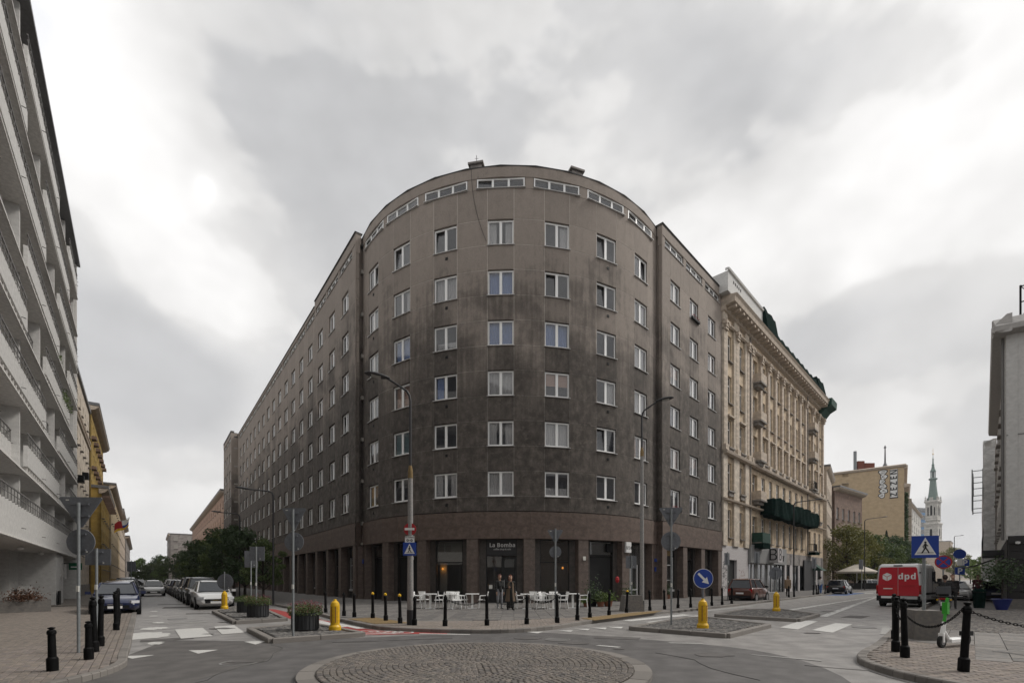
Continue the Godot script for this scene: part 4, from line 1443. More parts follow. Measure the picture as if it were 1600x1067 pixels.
	# ground floor: pier, passage, utility boxes
	var gf := Mb.new()
	gf.quad(f.p(38.0, 0, -1.6), f.p(L, 0, -1.6), f.p(L, base, -1.6), f.p(38.0, base, -1.6))
	gf.quad(f.p(38.0, 0, -1.6), f.p(38.0, base, -1.6), f.p(38.0, base, -9.0), f.p(38.0, 0, -9.0))
	gf.quad(f.p(0.0, 0, -9.0), f.p(38.0, 0, -9.0), f.p(38.0, base, -9.0), f.p(0.0, base, -9.0))
	gf.quad(f.p(0.0, 0, -9.0), f.p(0.0, base, -9.0), f.p(0.0, base, 0.0), f.p(0.0, 0, 0.0))
	gf.quad(f.p(L, 0, 0.0), f.p(L, 0, -14.0), f.p(L, base, -14.0), f.p(L, base, 0.0))
	part(root, "ground_floor_wall", gf.mesh(), M.white_render)
	var w2 := Mb.new()
	w2.box(Vector3(0, 1.5, -0.78), Vector3(3.4, 3.1, 1.6))
	part(root, "stair_pier", w2.mesh(), M.white_render, f.xf(42.2, 0.05, -0.1))
	for q in [[39.6, 0.55, 1.3], [36.8, 0.4, 1.0]]:
		part(root, "utility_box", box_mesh(Vector3(q[2], q[1] * 2, 0.45), Vector3(0, q[1], 0)), M.white_render, f.xf(q[0], 0.1, -1.2))
	for q in [[43.0, 1.7], [44.6, 1.6]]:
		part(root, "vent_panel", frame_mesh(0.6, 0.95, 0.08, 0), M.loggia_grey, f.xf(q[0], q[1], -0.05))
	part(root, "service_door", box_mesh(Vector3(0.9, 0.8, 0.05), Vector3(0, 0.4, 0)), M.trim_black, f.xf(41.0, 0.1, 0.02))
	for s in [33.0, 38.8]:
		var lamp := Mb.new()
		lamp.lathe([Vector2(0, -0.1), Vector2(0.11, -0.06), Vector2(0.13, 0.02), Vector2(0.05, 0.08), Vector2(0, 0.09)], 12)
		part(root, "ceiling_lamp", lamp.mesh(), M.sign_white, f.xf(s, base - 0.17, -0.5))
	part(root, "downpipe", pipe(Vector3.ZERO, Vector3(0, 3.0, 0), 0.06), M.trim_black, f.xf(L + 0.1, 0.1, -0.3))
	# shrub in a trough in the passage
	var tr := thing("trough_shrub", "rusty brown shrub in a concrete trough under the white overhang", "plant", f.p(33.2, 0.1, -0.4), 0.0)
	var tb := Mb.new()
	tb.box(Vector3(0, 0.28, 0), Vector3(1.7, 0.56, 0.6), Basis(Vector3.UP, 0.9))
	part(tr, "trough", tb.mesh(), M.concrete_block)
	var sh := Mb.new()
	for i in 1600:
		var p := Vector3(rng.randfn(0, 0.28), 0.5 + absf(rng.randfn(0, 0.22)), rng.randfn(0, 0.3))
		leaf(sh, p, 0.08)
	part(tr, "foliage", sh.mesh(), M.leaf_rust)

func pipe(a: Vector3, b: Vector3, r: float, seg := 8) -> ArrayMesh:
	var m := Mb.new()
	m.cyl(a, b, r, r, seg)
	return m.mesh()

# ---------------------------------------------------------------- generic walls with window openings
# wins: [s, y, w, h]; columns share s, so the wall is strips between columns plus spandrels
func holed_wall(f: Face, s0: float, s1: float, y0: float, y1: float, wins: Array, off := 0.0, deep := 0.3) -> ArrayMesh:
	var b := Mb.new()
	var cols := {}
	for w in wins:
		var key := roundi(w[0] * 100.0)
		if not cols.has(key): cols[key] = []
		cols[key].append(w)
	var keys := cols.keys()
	keys.sort()
	var at := s0
	for key in keys:
		var c: Array = cols[key]
		c.sort_custom(func(p, q): return p[1] < q[1])
		var half := 0.0
		for w in c: half = maxf(half, w[2] / 2)
		var l: float = c[0][0] - half
		var r: float = c[0][0] + half
		face_box(b, f, at, l, y0, y1, off, deep)
		var yy := y0
		for w in c:
			face_box(b, f, l, r, yy, w[1], off, deep)
			yy = w[1] + w[3]
		face_box(b, f, l, r, yy, y1, off, deep)
		at = r
	face_box(b, f, at, s1, y0, y1, off, deep)
	return b.mesh()

func face_box(b: Mb, f: Face, s0: float, s1: float, y0: float, y1: float, off: float, deep: float) -> void:
	if s1 - s0 < 0.01 or y1 - y0 < 0.01: return
	var x := f.xf((s0 + s1) / 2, (y0 + y1) / 2, off - deep / 2)
	b.box(x.origin, Vector3(s1 - s0, y1 - y0, deep), x.basis)

# moulding along a wall: profile is a list of (out, height) pairs from below
func mould(b: Mb, f: Face, s0: float, s1: float, y: float, prof: Array, off := 0.0) -> void:
	for i in prof.size() - 1:
		var p: Array = prof[i]
		var q: Array = prof[i + 1]
		b.quad(f.p(s0, y + p[1], off + p[0]), f.p(s1, y + p[1], off + p[0]), f.p(s1, y + q[1], off + q[0]), f.p(s0, y + q[1], off + q[0]))
	for e in [s0, s1]:
		for i in prof.size() - 1:
			var p: Array = prof[i]
			var q: Array = prof[i + 1]
			b.quad(f.p(e, y + p[1], off - 0.2), f.p(e, y + p[1], off + p[0]), f.p(e, y + q[1], off + q[0]), f.p(e, y + q[1], off - 0.2))

var FW := {}
# plain casement: frame, one or two panes
func casement(root: Node3D, f: Face, s: float, y: float, w: float, h: float, off := -0.18, frame: Material = null, sill := true, simple := false) -> Node3D:
	var key := "%d_%d_%s" % [roundi(w * 100), roundi(h * 100), simple]
	if not FW.has(key):
		FW[key] = [frame_mesh(w, h, 0.06 if w < 1.4 else 0.07, 1, 0.07, h * 0.68 if h > 1.9 and not simple else 0.0), box_mesh(Vector3(w - 0.06, h - 0.06, 0.012), Vector3(0, h / 2, 0)), box_mesh(Vector3(w + 0.14, 0.07, 0.3), Vector3(0, -0.035, 0.06))]
	var o := holder(root, "window", f.xf(s, y))
	part(o, "frame", FW[key][0], frame if frame else M.pvc, Transform3D(Basis(), Vector3(0, 0, off)))
	part(o, "pane", FW[key][1], M.far_pane, Transform3D(Basis(), Vector3(0, 0, off)))
	if sill: part(o, "sill", FW[key][2], M.stone_grey)
	return o

# ---------------------------------------------------------------- cream classical tenement
func build_classical_block() -> void:
	var root := thing("classical_tenement", "cream classical tenement with tall pilasters, deep cornice and dark green netting", "building")
	var f := Face.new(Vector2(18.56, 42.7), Vector2(44.77, 69.5))
	var L := Vector2(18.56, 42.7).distance_to(Vector2(44.77, 69.5))
	var left_bays := [1.75, 4.7]
	var balcony_bays := [8.7, 29.9]
	var mid := [11.3, 13.8, 16.25, 18.7, 21.2, 23.8, 26.4]
	var end := [32.9, 35.5]
	var ys := [5.35, 9.6, 13.5, 17.5, 21.3]
	var wins := []
	for s in left_bays + mid + end + balcony_bays:
		for i in 5:
			wins.append([s, ys[i], 1.5 if s in balcony_bays else 1.08, 2.55 if i < 4 else 2.4])
	part(root, "wall", holed_wall(f, 0.02, L, 4.6, 25.3, wins, -0.02, 0.4), M.cream_wall)
	# pale projecting end bays
	var risalit := Mb.new()
	for q in [[0.0, 0.98], [2.56, 3.9], [5.5, 6.5]]:
		face_box(risalit, f, q[0], q[1], 4.6, 25.3, 0.16, 0.17)
	part(root, "risalit", risalit.mesh(), M.cream_pale)
	# courses and cornice
	var tr := Mb.new()
	mould(tr, f, 0.0, L + 0.2, 8.55, [[0, 0], [0.22, 0.06], [0.26, 0.2], [0.0, 0.28]], 0.15)
	mould(tr, f, 0.0, L + 0.2, 12.65, [[0, 0], [0.3, 0.1], [0.36, 0.3], [0.3, 0.36], [0.0, 0.42]], 0.15)
	mould(tr, f, 0.0, L + 0.2, 24.3, [[0, 0], [0.14, 0.08], [0.14, 0.2], [0.0, 0.26]], 0.15)
	part(root, "string_course", tr.mesh(), M.cream_trim)
	var co := Mb.new()
	mould(co, f, -0.1, L + 0.4, 25.2, [[0, 0], [0.3, 0.1], [0.35, 0.4], [1.15, 0.55], [1.2, 0.95], [1.35, 1.15], [0.0, 1.35]])
	part(root, "cornice", co.mesh(), M.cream_trim)
	var mod := box_mesh(Vector3(0.28, 0.24, 0.75))
	for i in 38:
		part(root, "modillion", mod, M.cream_trim, f.xf(0.5 + i * 0.98, 25.58, 0.7))
	# pilasters with capitals over three floors, smaller piers above the course
	var ps := [0.35, 3.25, 6.2, 7.2, 10.1]
	for s in mid: ps.append(s + 1.25)
	ps += [31.3, 34.2, 36.9]
	var pil := Mb.new()
	pil.box(Vector3(0, 5.55, 0.04), Vector3(0.6, 11.1, 0.22))
	var pm := pil.mesh()
	var cap := Mb.new()
	cap.box(Vector3(0, 0.08, 0.13), Vector3(0.7, 0.16, 0.36))
	cap.box(Vector3(0, 0.4, 0.14), Vector3(0.66, 0.36, 0.4))
	cap.box(Vector3(0, 0.66, 0.16), Vector3(0.86, 0.16, 0.5))
	for sd in [-1, 1]:
		cap.cyl(Vector3(sd * 0.33, 0.5, 0.12), Vector3(sd * 0.33, 0.5, 0.42), 0.13, 0.13, 10)
	var cm := cap.mesh()
	var ped := box_mesh(Vector3(0.74, 0.5, 0.42), Vector3(0, 0.25, 0.12))
	for s in ps:
		var o := holder(root, "pilaster", f.xf(s, 12.95, 0.05))
		part(o, "shaft", pm, M.cream_trim, Transform3D(Basis(), Vector3(0, 0.2, 0)))
		part(o, "capital", cm, M.cream_trim, Transform3D(Basis(), Vector3(0, 10.7, 0)))
		part(o, "pedestal", ped, M.cream_trim, Transform3D(Basis(), Vector3(0, 0.1, 0)))
	# windows, sills, small hoods
	var hood := box_mesh(Vector3(1.5, 0.14, 0.3))
	var brk := Mb.new()
	brk.box(Vector3(0, 0, 0.12), Vector3(1.05, 0.4, 0.2))
	brk.box(Vector3(0, 0.24, 0.16), Vector3(1.36, 0.12, 0.34))
	var bm := brk.mesh()
	for s in left_bays + mid + end:
		for i in 5:
			casement(root, f, s, ys[i], 1.08, 2.55 if i < 4 else 2.4, -0.2)
			if i == 2: part(root, "window_hood", hood, M.cream_trim, f.xf(s, ys[i] + 2.8, 0.15))
			if i == 1 or i == 2: part(root, "sill_bracket", bm, M.stone_grey, f.xf(s, ys[i] - 0.34, 0.0))
	# loggias and balconies
	var rl := Mb.new()
	for i in 11: rl.box(Vector3(-0.75 + i * 0.15, 0.45, 0.75), Vector3(0.025, 0.9, 0.025))
	rl.box(Vector3(0, 0.92, 0.75), Vector3(1.7, 0.05, 0.05))
	for sd in [-1, 1]:
		rl.box(Vector3(sd * 0.82, 0.92, 0.38), Vector3(0.05, 0.05, 0.75))
		for i in 4: rl.box(Vector3(sd * 0.82, 0.45, 0.1 + i * 0.2), Vector3(0.025, 0.9, 0.025))
	var rm := rl.mesh()
	var bs := Mb.new()
	bs.box(Vector3(0, -0.08, 0.42), Vector3(1.8, 0.16, 0.9))
	bs.box(Vector3(0, -0.3, 0.3), Vector3(1.5, 0.3, 0.6))
	var bsm := bs.mesh()
	var solid := Mb.new()
	solid.box(Vector3(0, 0.42, 0.42), Vector3(1.7, 0.85, 0.85))
	var som := solid.mesh()
	for s in balcony_bays:
		for i in 5:
			casement(root, f, s, ys[i], 1.44, 2.55 if i < 4 else 2.4, -0.34, null, false)
			var o := holder(root, "balcony", f.xf(s, ys[i] - 0.1, 0.0))
			part(o, "slab", bsm, M.stone_grey)
			if i == 0 or (i == 2 and s > 20.0): part(o, "railing", rm, M.iron_black)
			else: part(o, "parapet", som, M.cream_trim)
			if i == 0 and s < 20.0:
				part(o, "netting", box_mesh(Vector3(2.4, 1.0, 1.0), Vector3(0.3, 0.45, 0.5)), M.net_light)
				part(o, "sheeting", box_mesh(Vector3(2.3, 0.5, 1.1), Vector3(0.2, -0.35, 0.5)), M.net_green)
			if i == 0 and s > 20.0:
				part(o, "sheeting", box_mesh(Vector3(1.9, 0.35, 1.0), Vector3(0.1, -0.3, 0.45)), M.net_green)
	# long balcony wrapped in dark green net
	var net := Mb.new()
	net.colored = false
	var nn := 44
	var mm := 9
	for i in nn:
		for j in mm:
			var q := []
			for e in [[0, 0], [1, 0], [1, 1], [0, 1]]:
				var u := float(i + e[0]) / nn
				var v := float(j + e[1]) / mm
				var t := v * PI
				var puff := 1.0 + 0.05 * sin(u * 31.0 + v * 5.0) + 0.04 * sin(u * 67.0 + v * 9.0) + 0.06 * sin(u * 13.0 - v * 9.0)
				if i + e[0] == 0 or i + e[0] == nn: puff *= 0.7
				q.append(f.p(lerpf(10.2, 29.2, u), 9.0 - clampf(cos(t) * 1.5, -1.0, 1.0) * 0.95 * puff, 0.2 + minf(1.0, sin(t) * 1.5) * 1.1 * puff))
			net.quad(q[0], q[1], q[2], q[3])
	for e in [10.2, 29.2]:
		var sf := f.xf(e, 9.0, 0.6)
		net.box(sf.origin, Vector3(0.05, 1.5, 1.1), sf.basis)
	part(root, "wrapped_balcony", net.mesh(), M.net_green)
	# roof storey with netting, white attic wall at the near end
	var at := Mb.new()
	face_box(at, f, -0.7, 8.6, 26.5, 28.2, 0.8, 3.0)
	mould(at, f, -0.8, 8.7, 28.2, [[0, 0], [0.12, 0.02], [0.16, 0.18], [0.0, 0.24]], 0.8)
	part(root, "attic_wall", at.mesh(), M.white_render)
	for i in 5:
		part(root, "attic_vent", box_mesh(Vector3(0.16, 0.22, 0.04)), M.trim_black, f.xf(0.6 + i * 0.42, 27.7, 0.81))
	var rn := Mb.new()
	for q in [[8.4, 12.0, 28.6], [12.0, 29.5, 27.4], [29.5, 33.0, 28.1]]:
		var cnt := int((q[1] - q[0]) / 0.6)
		for i in cnt:
			var s0 := lerpf(q[0], q[1], float(i) / cnt)
			var s1 := lerpf(q[0], q[1], float(i + 1) / cnt)
			var h0: float = q[2] + 0.12 * sin(s0 * 3.1)
			var h1: float = q[2] + 0.12 * sin(s1 * 3.1)
			rn.quad(f.p(s0, 26.5, 1.3), f.p(s1, 26.5, 1.3), f.p(s1, h1, 0.95), f.p(s0, h0, 0.95))
			rn.quad(f.p(s0, h0, 0.95), f.p(s1, h1, 0.95), f.p(s1, h1 - 0.3, -3.0), f.p(s0, h0 - 0.3, -3.0))
		rn.quad(f.p(q[0], 26.5, 1.3), f.p(q[0], q[2], 0.95), f.p(q[0], q[2] - 0.3, -3.0), f.p(q[0], 26.4, -3.0))
		rn.quad(f.p(q[1], 26.5, 1.3), f.p(q[1], q[2], 0.95), f.p(q[1], q[2] - 0.3, -3.0), f.p(q[1], 26.4, -3.0))
	part(root, "roof_netting", rn.mesh(), M.net_green)
	var cn := Mb.new()
	mould(cn, f, 35.0, L + 0.7, 24.4, [[0.1, 0.0], [0.8, 0.9], [1.55, 1.3], [1.6, 2.2], [0.0, 2.3]])
	part(root, "cornice_netting", cn.mesh(), M.net_light)
	# drainpipe
	for s in [6.75, 28.3]:
		part(root, "drainpipe", pipe(Vector3.ZERO, Vector3(0, 20.4, 0), 0.08), M.stone_grey, f.xf(s, 4.8, 0.2))
	# core and roof
	var core := Mb.new()
	var a := f.p(0.05, 0, -0.45)
	var e := f.p(L, 0, -0.45)
	var e2 := f.p(L, 0, -13.0)
	var a2 := f.p(0.05, 0, -13.0)
	core.prism([[a.x, -a.z], [e.x, -e.z], [e2.x, -e2.z], [a2.x, -a2.z]], -0.05, 26.3)
	part(root, "interior", core.mesh(), M.room_wall)
	var gable := Mb.new()
	gable.quad(f.p(L, 4.6, -0.02), f.p(L, 4.6, -13.0), f.p(L, 26.3, -13.0), f.p(L, 26.3, -0.02))
	gable.quad(f.p(0.0, 20, -0.02), f.p(0.0, 26.4, -0.02), f.p(0.0, 26.4, -13.0), f.p(0.0, 20, -13.0))
	part(root, "gable_wall", gable.mesh(), M.cream_wall)
	# shops
	for q in [[0.02, 1.35], [3.6, 6.6], [18.8, 19.5], [20.9, 22.0], [24.6, 25.2], [30.9, 31.6], [33.4, 34.2], [36.2, L]]:
		var shop := Mb.new()
		face_box(shop, f, q[0], q[1], 0.05, 4.6, 0.02, 0.4)
		part(root, "shop_wall", shop.mesh(), M.shop_white)
	var dl := Mb.new()
	face_box(dl, f, 1.35, 3.6, 3.35, 4.6, 0.02, 0.4)
	part(root, "door_lintel", dl.mesh(), M.shop_white)
	part(root, "doorway", box_mesh(Vector3(2.24, 3.3, 0.05), Vector3(0, 1.65, 0)), M.shop_frame, f.xf(2.48, 0.05, -0.25))
	var fa := Mb.new()
	face_box(fa, f, 6.7, 18.7, 3.2, 5.0, 0.25, 0.3)
	part(root, "fascia", fa.mesh(), M.fascia_grey)
	part(root, "lettering", text_mesh("SZE", 0.62, 0.03, "Droid Sans", 700), M.letter_black, f.xf(8.6, 3.85, 0.27))
	part(root, "lettering", text_mesh("CZNY", 0.62, 0.03, "Droid Sans", 700), M.letter_black, f.xf(16.6, 3.9, 0.27))
	var cube := box_mesh(Vector3(1.5, 1.5, 1.0))
	var fc := part(root, "sign_cube", cube, M.shop_white, f.xf(13.2, 4.1, 0.6))
	part(fc, "lettering", text_mesh("B", 1.15, 0.02, "Droid Sans"), M.letter_black, Transform3D(Basis(), Vector3(0, 0.03, 0.51)))
	part(fc, "lettering", text_mesh("B", 1.15, 0.02, "Droid Sans"), M.letter_black, Transform3D(Basis(Vector3.UP, -PI / 2), Vector3(-0.76, 0.03, 0)))
	for q in [[7.0, 9.0], [9.5, 12.4], [12.9, 15.6], [16.1, 18.6], [19.5, 20.9], [22.1, 24.5], [25.3, 30.8], [31.7, 33.3], [34.3, 36.1]]:
		var o := holder(root, "shop_window", f.xf((q[0] + q[1]) / 2, 0.08, -0.12))
		var w: float = q[1] - q[0]
		part(o, "frame", frame_mesh(w, 3.1, 0.09, 1, 0.1), M.alu if q[0] < 16.0 else M.shop_frame)
		part(o, "pane", box_mesh(Vector3(w, 3.0, 0.01), Vector3(0, 1.55, -0.02)), M.far_pane)
	var upper := Mb.new()
	face_box(upper, f, 18.8, L, 3.25, 4.6, 0.02, 0.4)
	part(root, "shop_lintel", upper.mesh(), M.grey_wall)
	part(root, "dark_cladding", box_mesh(Vector3(4.4, 3.9, 0.12), Vector3(0, 1.95, 0)), M.lamp_dark, f.xf(28.9, 0.1, 0.12))
	var aw := Mb.new()
	aw.quad(f.p(31.2, 2.7, 1.3), f.p(33.6, 2.7, 1.3), f.p(33.6, 3.6, 0.1), f.p(31.2, 3.6, 0.1))
	aw.quad(f.p(31.2, 2.7, 1.3), f.p(31.2, 3.6, 0.1), f.p(31.2, 2.7, 0.1), f.p(31.2, 2.7, 1.29))
	part(root, "awning", aw.mesh(), M.net_light)
	# tags sprayed on the white shop wall
	var tagm := Mb.new()
	for i in 26:
		var p := Vector2(5.0 + rng.randf_range(-0.8, 0.8), 1.6 + rng.randf_range(-0.9, 0.9))
		var d := rng.randf() * TAU
		var c := f.p(p.x, p.y, 0.026)
		tagm.box(c, Vector3(rng.randf_range(0.15, 0.5), 0.035, 0.006), f.xf(p.x, p.y).basis * Basis(Vector3.BACK, d))
	part(root, "sprayed_tag", tagm.mesh(), M.brick_red)
	var t2 := Mb.new()
	for i in 44:
		var p := Vector2(0.66 + rng.randf_range(-0.5, 0.5), 2.0 + rng.randf_range(-1.7, 1.2))
		var c := f.p(p.x, p.y, 0.026)
		t2.box(c, Vector3(rng.randf_range(0.12, 0.4), 0.04, 0.006), f.xf(p.x, p.y).basis * Basis(Vector3.BACK, rng.randf() * TAU))
	part(root, "sprayed_tag", t2.mesh(), M.trim_black)

# ---------------------------------------------------------------- other houses along the streets
# a plain house: street wall with openings, side wall, roof slab, cornice; floors and bays give the windows
func house(called: String, label: String, a: Vector2, b: Vector2, deep: float, h: float, wall: Material, floors: int, first: float, storey: float, bays: int, ww: float, wh: float, simple := true, cornice := 0.4, side_bays := 0) -> Node3D:
	var root := thing(called, label, "building")
	var f := Face.new(a, b)
	var L := a.distance_to(b)
	var wins := []
	for i in floors:
		for k in bays:
			wins.append([L * (k + 0.5) / bays, first + i * storey, ww, wh])
	part(root, "wall", holed_wall(f, 0, L, -0.05, h, wins, 0.0, 0.35), wall)
	for w in wins:
		casement(root, f, w[0], w[1], ww, wh, -0.2, null, true, simple)
	var p := [f.p(0.02, 0, -0.4), f.p(L - 0.02, 0, -0.4), f.p(L - 0.02, 0, -deep), f.p(0.02, 0, -deep)]
	var core := Mb.new()
	var plan := []
	for q in p: plan.append([q.x, -q.z])
	core.prism(plan, -0.05, h - 0.3)
	part(root, "interior", core.mesh(), M.room_wall)
	for e in [[0.0, -1], [L, 1]]:
		var side := Face.new(Vector2(f.p(e[0], 0, 0).x, -f.p(e[0], 0, 0).z), Vector2(f.p(e[0], 0, -deep).x, -f.p(e[0], 0, -deep).z))
		if e[1] < 0:
			side = Face.new(Vector2(f.p(e[0], 0, -deep).x, -f.p(e[0], 0, -deep).z), Vector2(f.p(e[0], 0, 0).x, -f.p(e[0], 0, 0).z))
		var sw := []
		for i in floors:
			for k in side_bays:
				sw.append([deep * (k + 0.5) / side_bays, first + i * storey, ww, wh])
		part(root, "side_wall", holed_wall(side, 0.0, deep, -0.05, h, sw, 0.0, 0.3), wall)
		for w in sw:
			casement(root, side, w[0], w[1], ww, wh, -0.2, null, true, simple)
	var rf := Mb.new()
	var rp := [f.p(-0.1, 0, cornice), f.p(L + 0.1, 0, cornice), f.p(L + 0.1, 0, -deep - 0.1), f.p(-0.1, 0, -deep - 0.1)]
	var rplan := []
	for q in rp: rplan.append([q.x, -q.z])
	rf.prism(rplan, h, h + 0.28)
	part(root, "roof", rf.mesh(), M.zinc)
	if cornice > 0.2:
		var co := Mb.new()
		mould(co, f, -0.05, L + 0.05, h - 0.55, [[0, 0], [cornice * 0.5, 0.15], [cornice * 0.9, 0.4], [cornice * 0.95, 0.54]])
		part(root, "cornice", co.mesh(), M.cream_trim)
	return root

func build_street_buildings() -> void:
	var sd := Vector2(-0.611, 0.7916)
	var at := func(d: float, off: float) -> Vector2: return Vector2(-4.71 - 0.772 * d, d) + Vector2(0.7916, 0.611) * off
	# left side of the street, beyond the balcony block
	var cream := house("cream_house", "plain cream house wall with narrow windows and a moulded course", at.call(36.6, -0.3), at.call(49.0, -0.3), 12.0, 18.3, M.cream_pale, 5, 3.6, 3.0, 6, 0.55, 1.5, true, 0.15)
	var cf := Face.new(at.call(36.6, -0.3), at.call(49.0, -0.3))
	var st := Mb.new()
	mould(st, cf, 0.0, 15.7, 14.6, [[0, 0], [0.12, 0.03], [0.16, 0.16], [0, 0.2]])
	mould(st, cf, 0.0, 15.7, 15.1, [[0, 0], [0.12, 0.03], [0.16, 0.16], [0, 0.2]])
	part(cream, "string_course", st.mesh(), M.cream_trim)
	for q in [[4.0, 9.6], [4.2, 6.4], [8.5, 10.6], [10.5, 8.0]]:
		part(cream, "balconet", box_mesh(Vector3(0.9, 0.55, 0.45), Vector3(0, 0.2, 0.2)), M.iron_black, cf.xf(q[0], q[1], 0))
	for i in 8:
		var pl := box_mesh(Vector3(1.6, 1.0, 0.1), Vector3(0, 0.5, 0))
		part(cream, "plinth_slab", pl, M.stone_grey, cf.xf(0.9 + i * 1.9, 0.1, 0.04))
	var tall := house("tall_yellow_house", "tall yellow house with a heavy overhanging ochre cornice", at.call(49.2, -0.2), at.call(66.0, -0.2), 13.0, 19.3, M.yellow_wall, 5, 4.0, 3.1, 7, 0.9, 1.7, true, 0.7)
	var tf := Face.new(at.call(49.2, -0.2), at.call(66.0, -0.2))
	for i in 4:
		for k in 7:
			part(tall, "balcony", box_mesh(Vector3(1.3, 0.3, 0.4), Vector3(0, 0.1, 0.2)), M.brown_wall, tf.xf(21.2 * (k + 0.5) / 7.0, 4.0 + 3.1 * (i + 1) - 0.3, 0.0))
	var low := house("ochre_annex", "mustard yellow annex with rows of wooden beam ends under its eaves", at.call(49.6, 0.6), at.call(63.0, 0.6), 2.2, 11.0, M.yellow_wall, 3, 2.6, 2.7, 6, 0.8, 1.5, true, 0.6)
	var lf := Face.new(at.call(49.6, 0.6), at.call(63.0, 0.6))
	for i in 14:
		part(low, "beam_end", box_mesh(Vector3(0.25, 0.25, 0.7), Vector3(0, 0, 0.35)), M.brown_wall, lf.xf(0.6 + i * 1.25, 10.2, 0))
		part(low, "fence_slat", box_mesh(Vector3(0.2, 1.5, 0.1), Vector3(0, 0.75, 0.2)), M.yellow_wall, lf.xf(0.6 + i * 1.25, 0.1, 0.6))
	house("buff_house", "buff house with a stepped attic behind the flag", at.call(66.3, 0.6), at.call(96.0, 0.6), 12.0, 14.6, M.buff_wall, 4, 3.6, 2.9, 9, 1.0, 1.7, true, 0.6)
	house("grey_balcony_house", "grey house with iron balconies at the distant end", at.call(96.5, 0.4), at.call(140.0, 0.4), 14.0, 15.5, M.cream_trim, 4, 3.6, 3.1, 12, 1.1, 1.8, true, 0.9)
	house("distant_terrace", "narrow distant terrace closing the row before the trees", at.call(140.5, 0.6), at.call(200.0, 0.6), 14.0, 14.0, M.grey_wall, 4, 3.6, 3.0, 12, 1.1, 1.8, true, 0.9)
	# flag
	var fl := thing("flag", "red, white, blue and yellow flag on a slanted pole before the yellow house", "flag", lf.p(14.6, 8.4, 0.2))
	var pole := Mb.new()
	var out := Vector3(lf.out.x, 0, -lf.out.y)
	pole.cyl(Vector3.ZERO, out * 1.9 + Vector3(0, 1.2, 0), 0.03, 0.025, 6)
	part(fl, "pole", pole.mesh(), M.galv)
	for q in [["sign_red", 0.0, 0.5, 0.0, 0.78], ["sign_white", 0.5, 1.0, 0.0, 0.5], ["sign_blue", 0.5, 1.0, 0.5, 0.78], ["yellow_plastic", 0.0, 1.0, 0.78, 1.0]]:
		var cl := Mb.new()
		for i in 4:
			var u0 := lerpf(q[1], q[2], i / 4.0)
			var u1 := lerpf(q[1], q[2], (i + 1) / 4.0)
			var pts := []
			for e in [[u0, q[3]], [u1, q[3]], [u1, q[4]], [u0, q[4]]]:
				var base: Vector3 = out * (0.4 + 1.5 * e[0]) + Vector3(0, 0.25 + 0.95 * e[0], 0)
				pts.append(base + Vector3(0.06 * sin(e[0] * 9.0 + e[1] * 3.0), -1.2 * e[1] + 0.1 * sin(e[0] * 7.0), 0.08 * sin(e[0] * 6.0 + e[1] * 2.0)))
			cl.quad(pts[0], pts[1], pts[2], pts[3])
		part(fl, "cloth", cl.mesh(), M[q[0]])
	# right side of that street, beyond the corner block
	var wat := func(d: float, off: float) -> Vector2: return Vector2(-11.5 - 0.746 * (d - 35.6), d) + Vector2(-0.8, -0.598) * off
	house("salmon_house", "salmon pink house with brown balconies beyond the sooty block", wat.call(172.0, 0.6), wat.call(95.5, 0.6), 14.0, 19.0, M.pink_wall, 5, 3.8, 3.0, 20, 1.0, 1.6, true, 0.8)
	house("grey_end_house", "grey house with roof antennas far down the tree-lined street", wat.call(206.0, 7.0), wat.call(180.0, 7.0), 16.0, 18.0, M.grey_wall, 5, 3.6, 3.0, 8, 1.2, 1.6, true, 0.5, 4)
	# ---- far right: houses round the square
	var och := thing("ochre_blind_house", "large ochre house with a blind gable and two tall graffiti pieces", "building")
	var A := Vector2(79.3, 122.5)
	var B := Vector2(91.0, 112.0)
	var C := Vector2(115.3, 142.0)
	var gf := Face.new(A, B)
	var GL := A.distance_to(B)
	part(och, "gable_wall", holed_wall(gf, -9.0, GL, -0.05, 28.0, [[0.3, 24.6, 1.3, 1.5], [4.4, 25.2, 1.3, 1.6], [4.41, 22.3, 1.3, 1.5]], 0.0, 0.4), M.ochre_wall)
	for q in [[0.3, 24.6, 1.5], [4.4, 25.2, 1.6], [4.41, 22.3, 1.5]]:
		casement(och, gf, q[0], q[1], 1.3, q[2], -0.1, null, true, true)
	var sf := Face.new(B, C)
	var SL := B.distance_to(C)
	var sw := []
	for i in 5:
		for j in 7: sw.append([2.5 + j * 4.6, 4.0 + i * 4.3, 1.5, 2.4])
	part(och, "street_wall", holed_wall(sf, 0, SL, -0.05, 27.6, sw, 0.0, 0.4), M.ochre_wall)
	for w in sw: casement(och, sf, w[0], w[1], 1.5, 2.4, -0.2, null, true, true)
	for i in 4:
		part(och, "bay", box_mesh(Vector3(3.4, 4.0, 1.4), Vector3(0, 2.0, 0.7)), M.cream_trim, sf.xf(4.8, 3.6 + i * 4.3, 0))
	var oc := Mb.new()
	mould(oc, gf, -9.0, GL + 0.4, 27.6, [[0, 0], [0.3, 0.1], [0.45, 0.5], [0, 0.7]])
	mould(oc, sf, 0, SL, 22.8, [[0, 0], [0.9, 0.2], [1.2, 0.7], [0, 1.0]])
	mould(oc, sf, 0, SL, 27.2, [[0, 0], [0.6, 0.2], [0.7, 0.7], [0, 1.0]])
	part(och, "cornice", oc.mesh(), M.cream_trim)
	var oi := Mb.new()
	oi.prism([[73.5, 128.8], [79.7, 123.0], [90.9, 113.0], [114.6, 142.0], [100.0, 155.0], [80.0, 140.0]], -0.05, 27.4)
	part(och, "interior", oi.mesh(), M.room_wall)
	var orf := Mb.new()
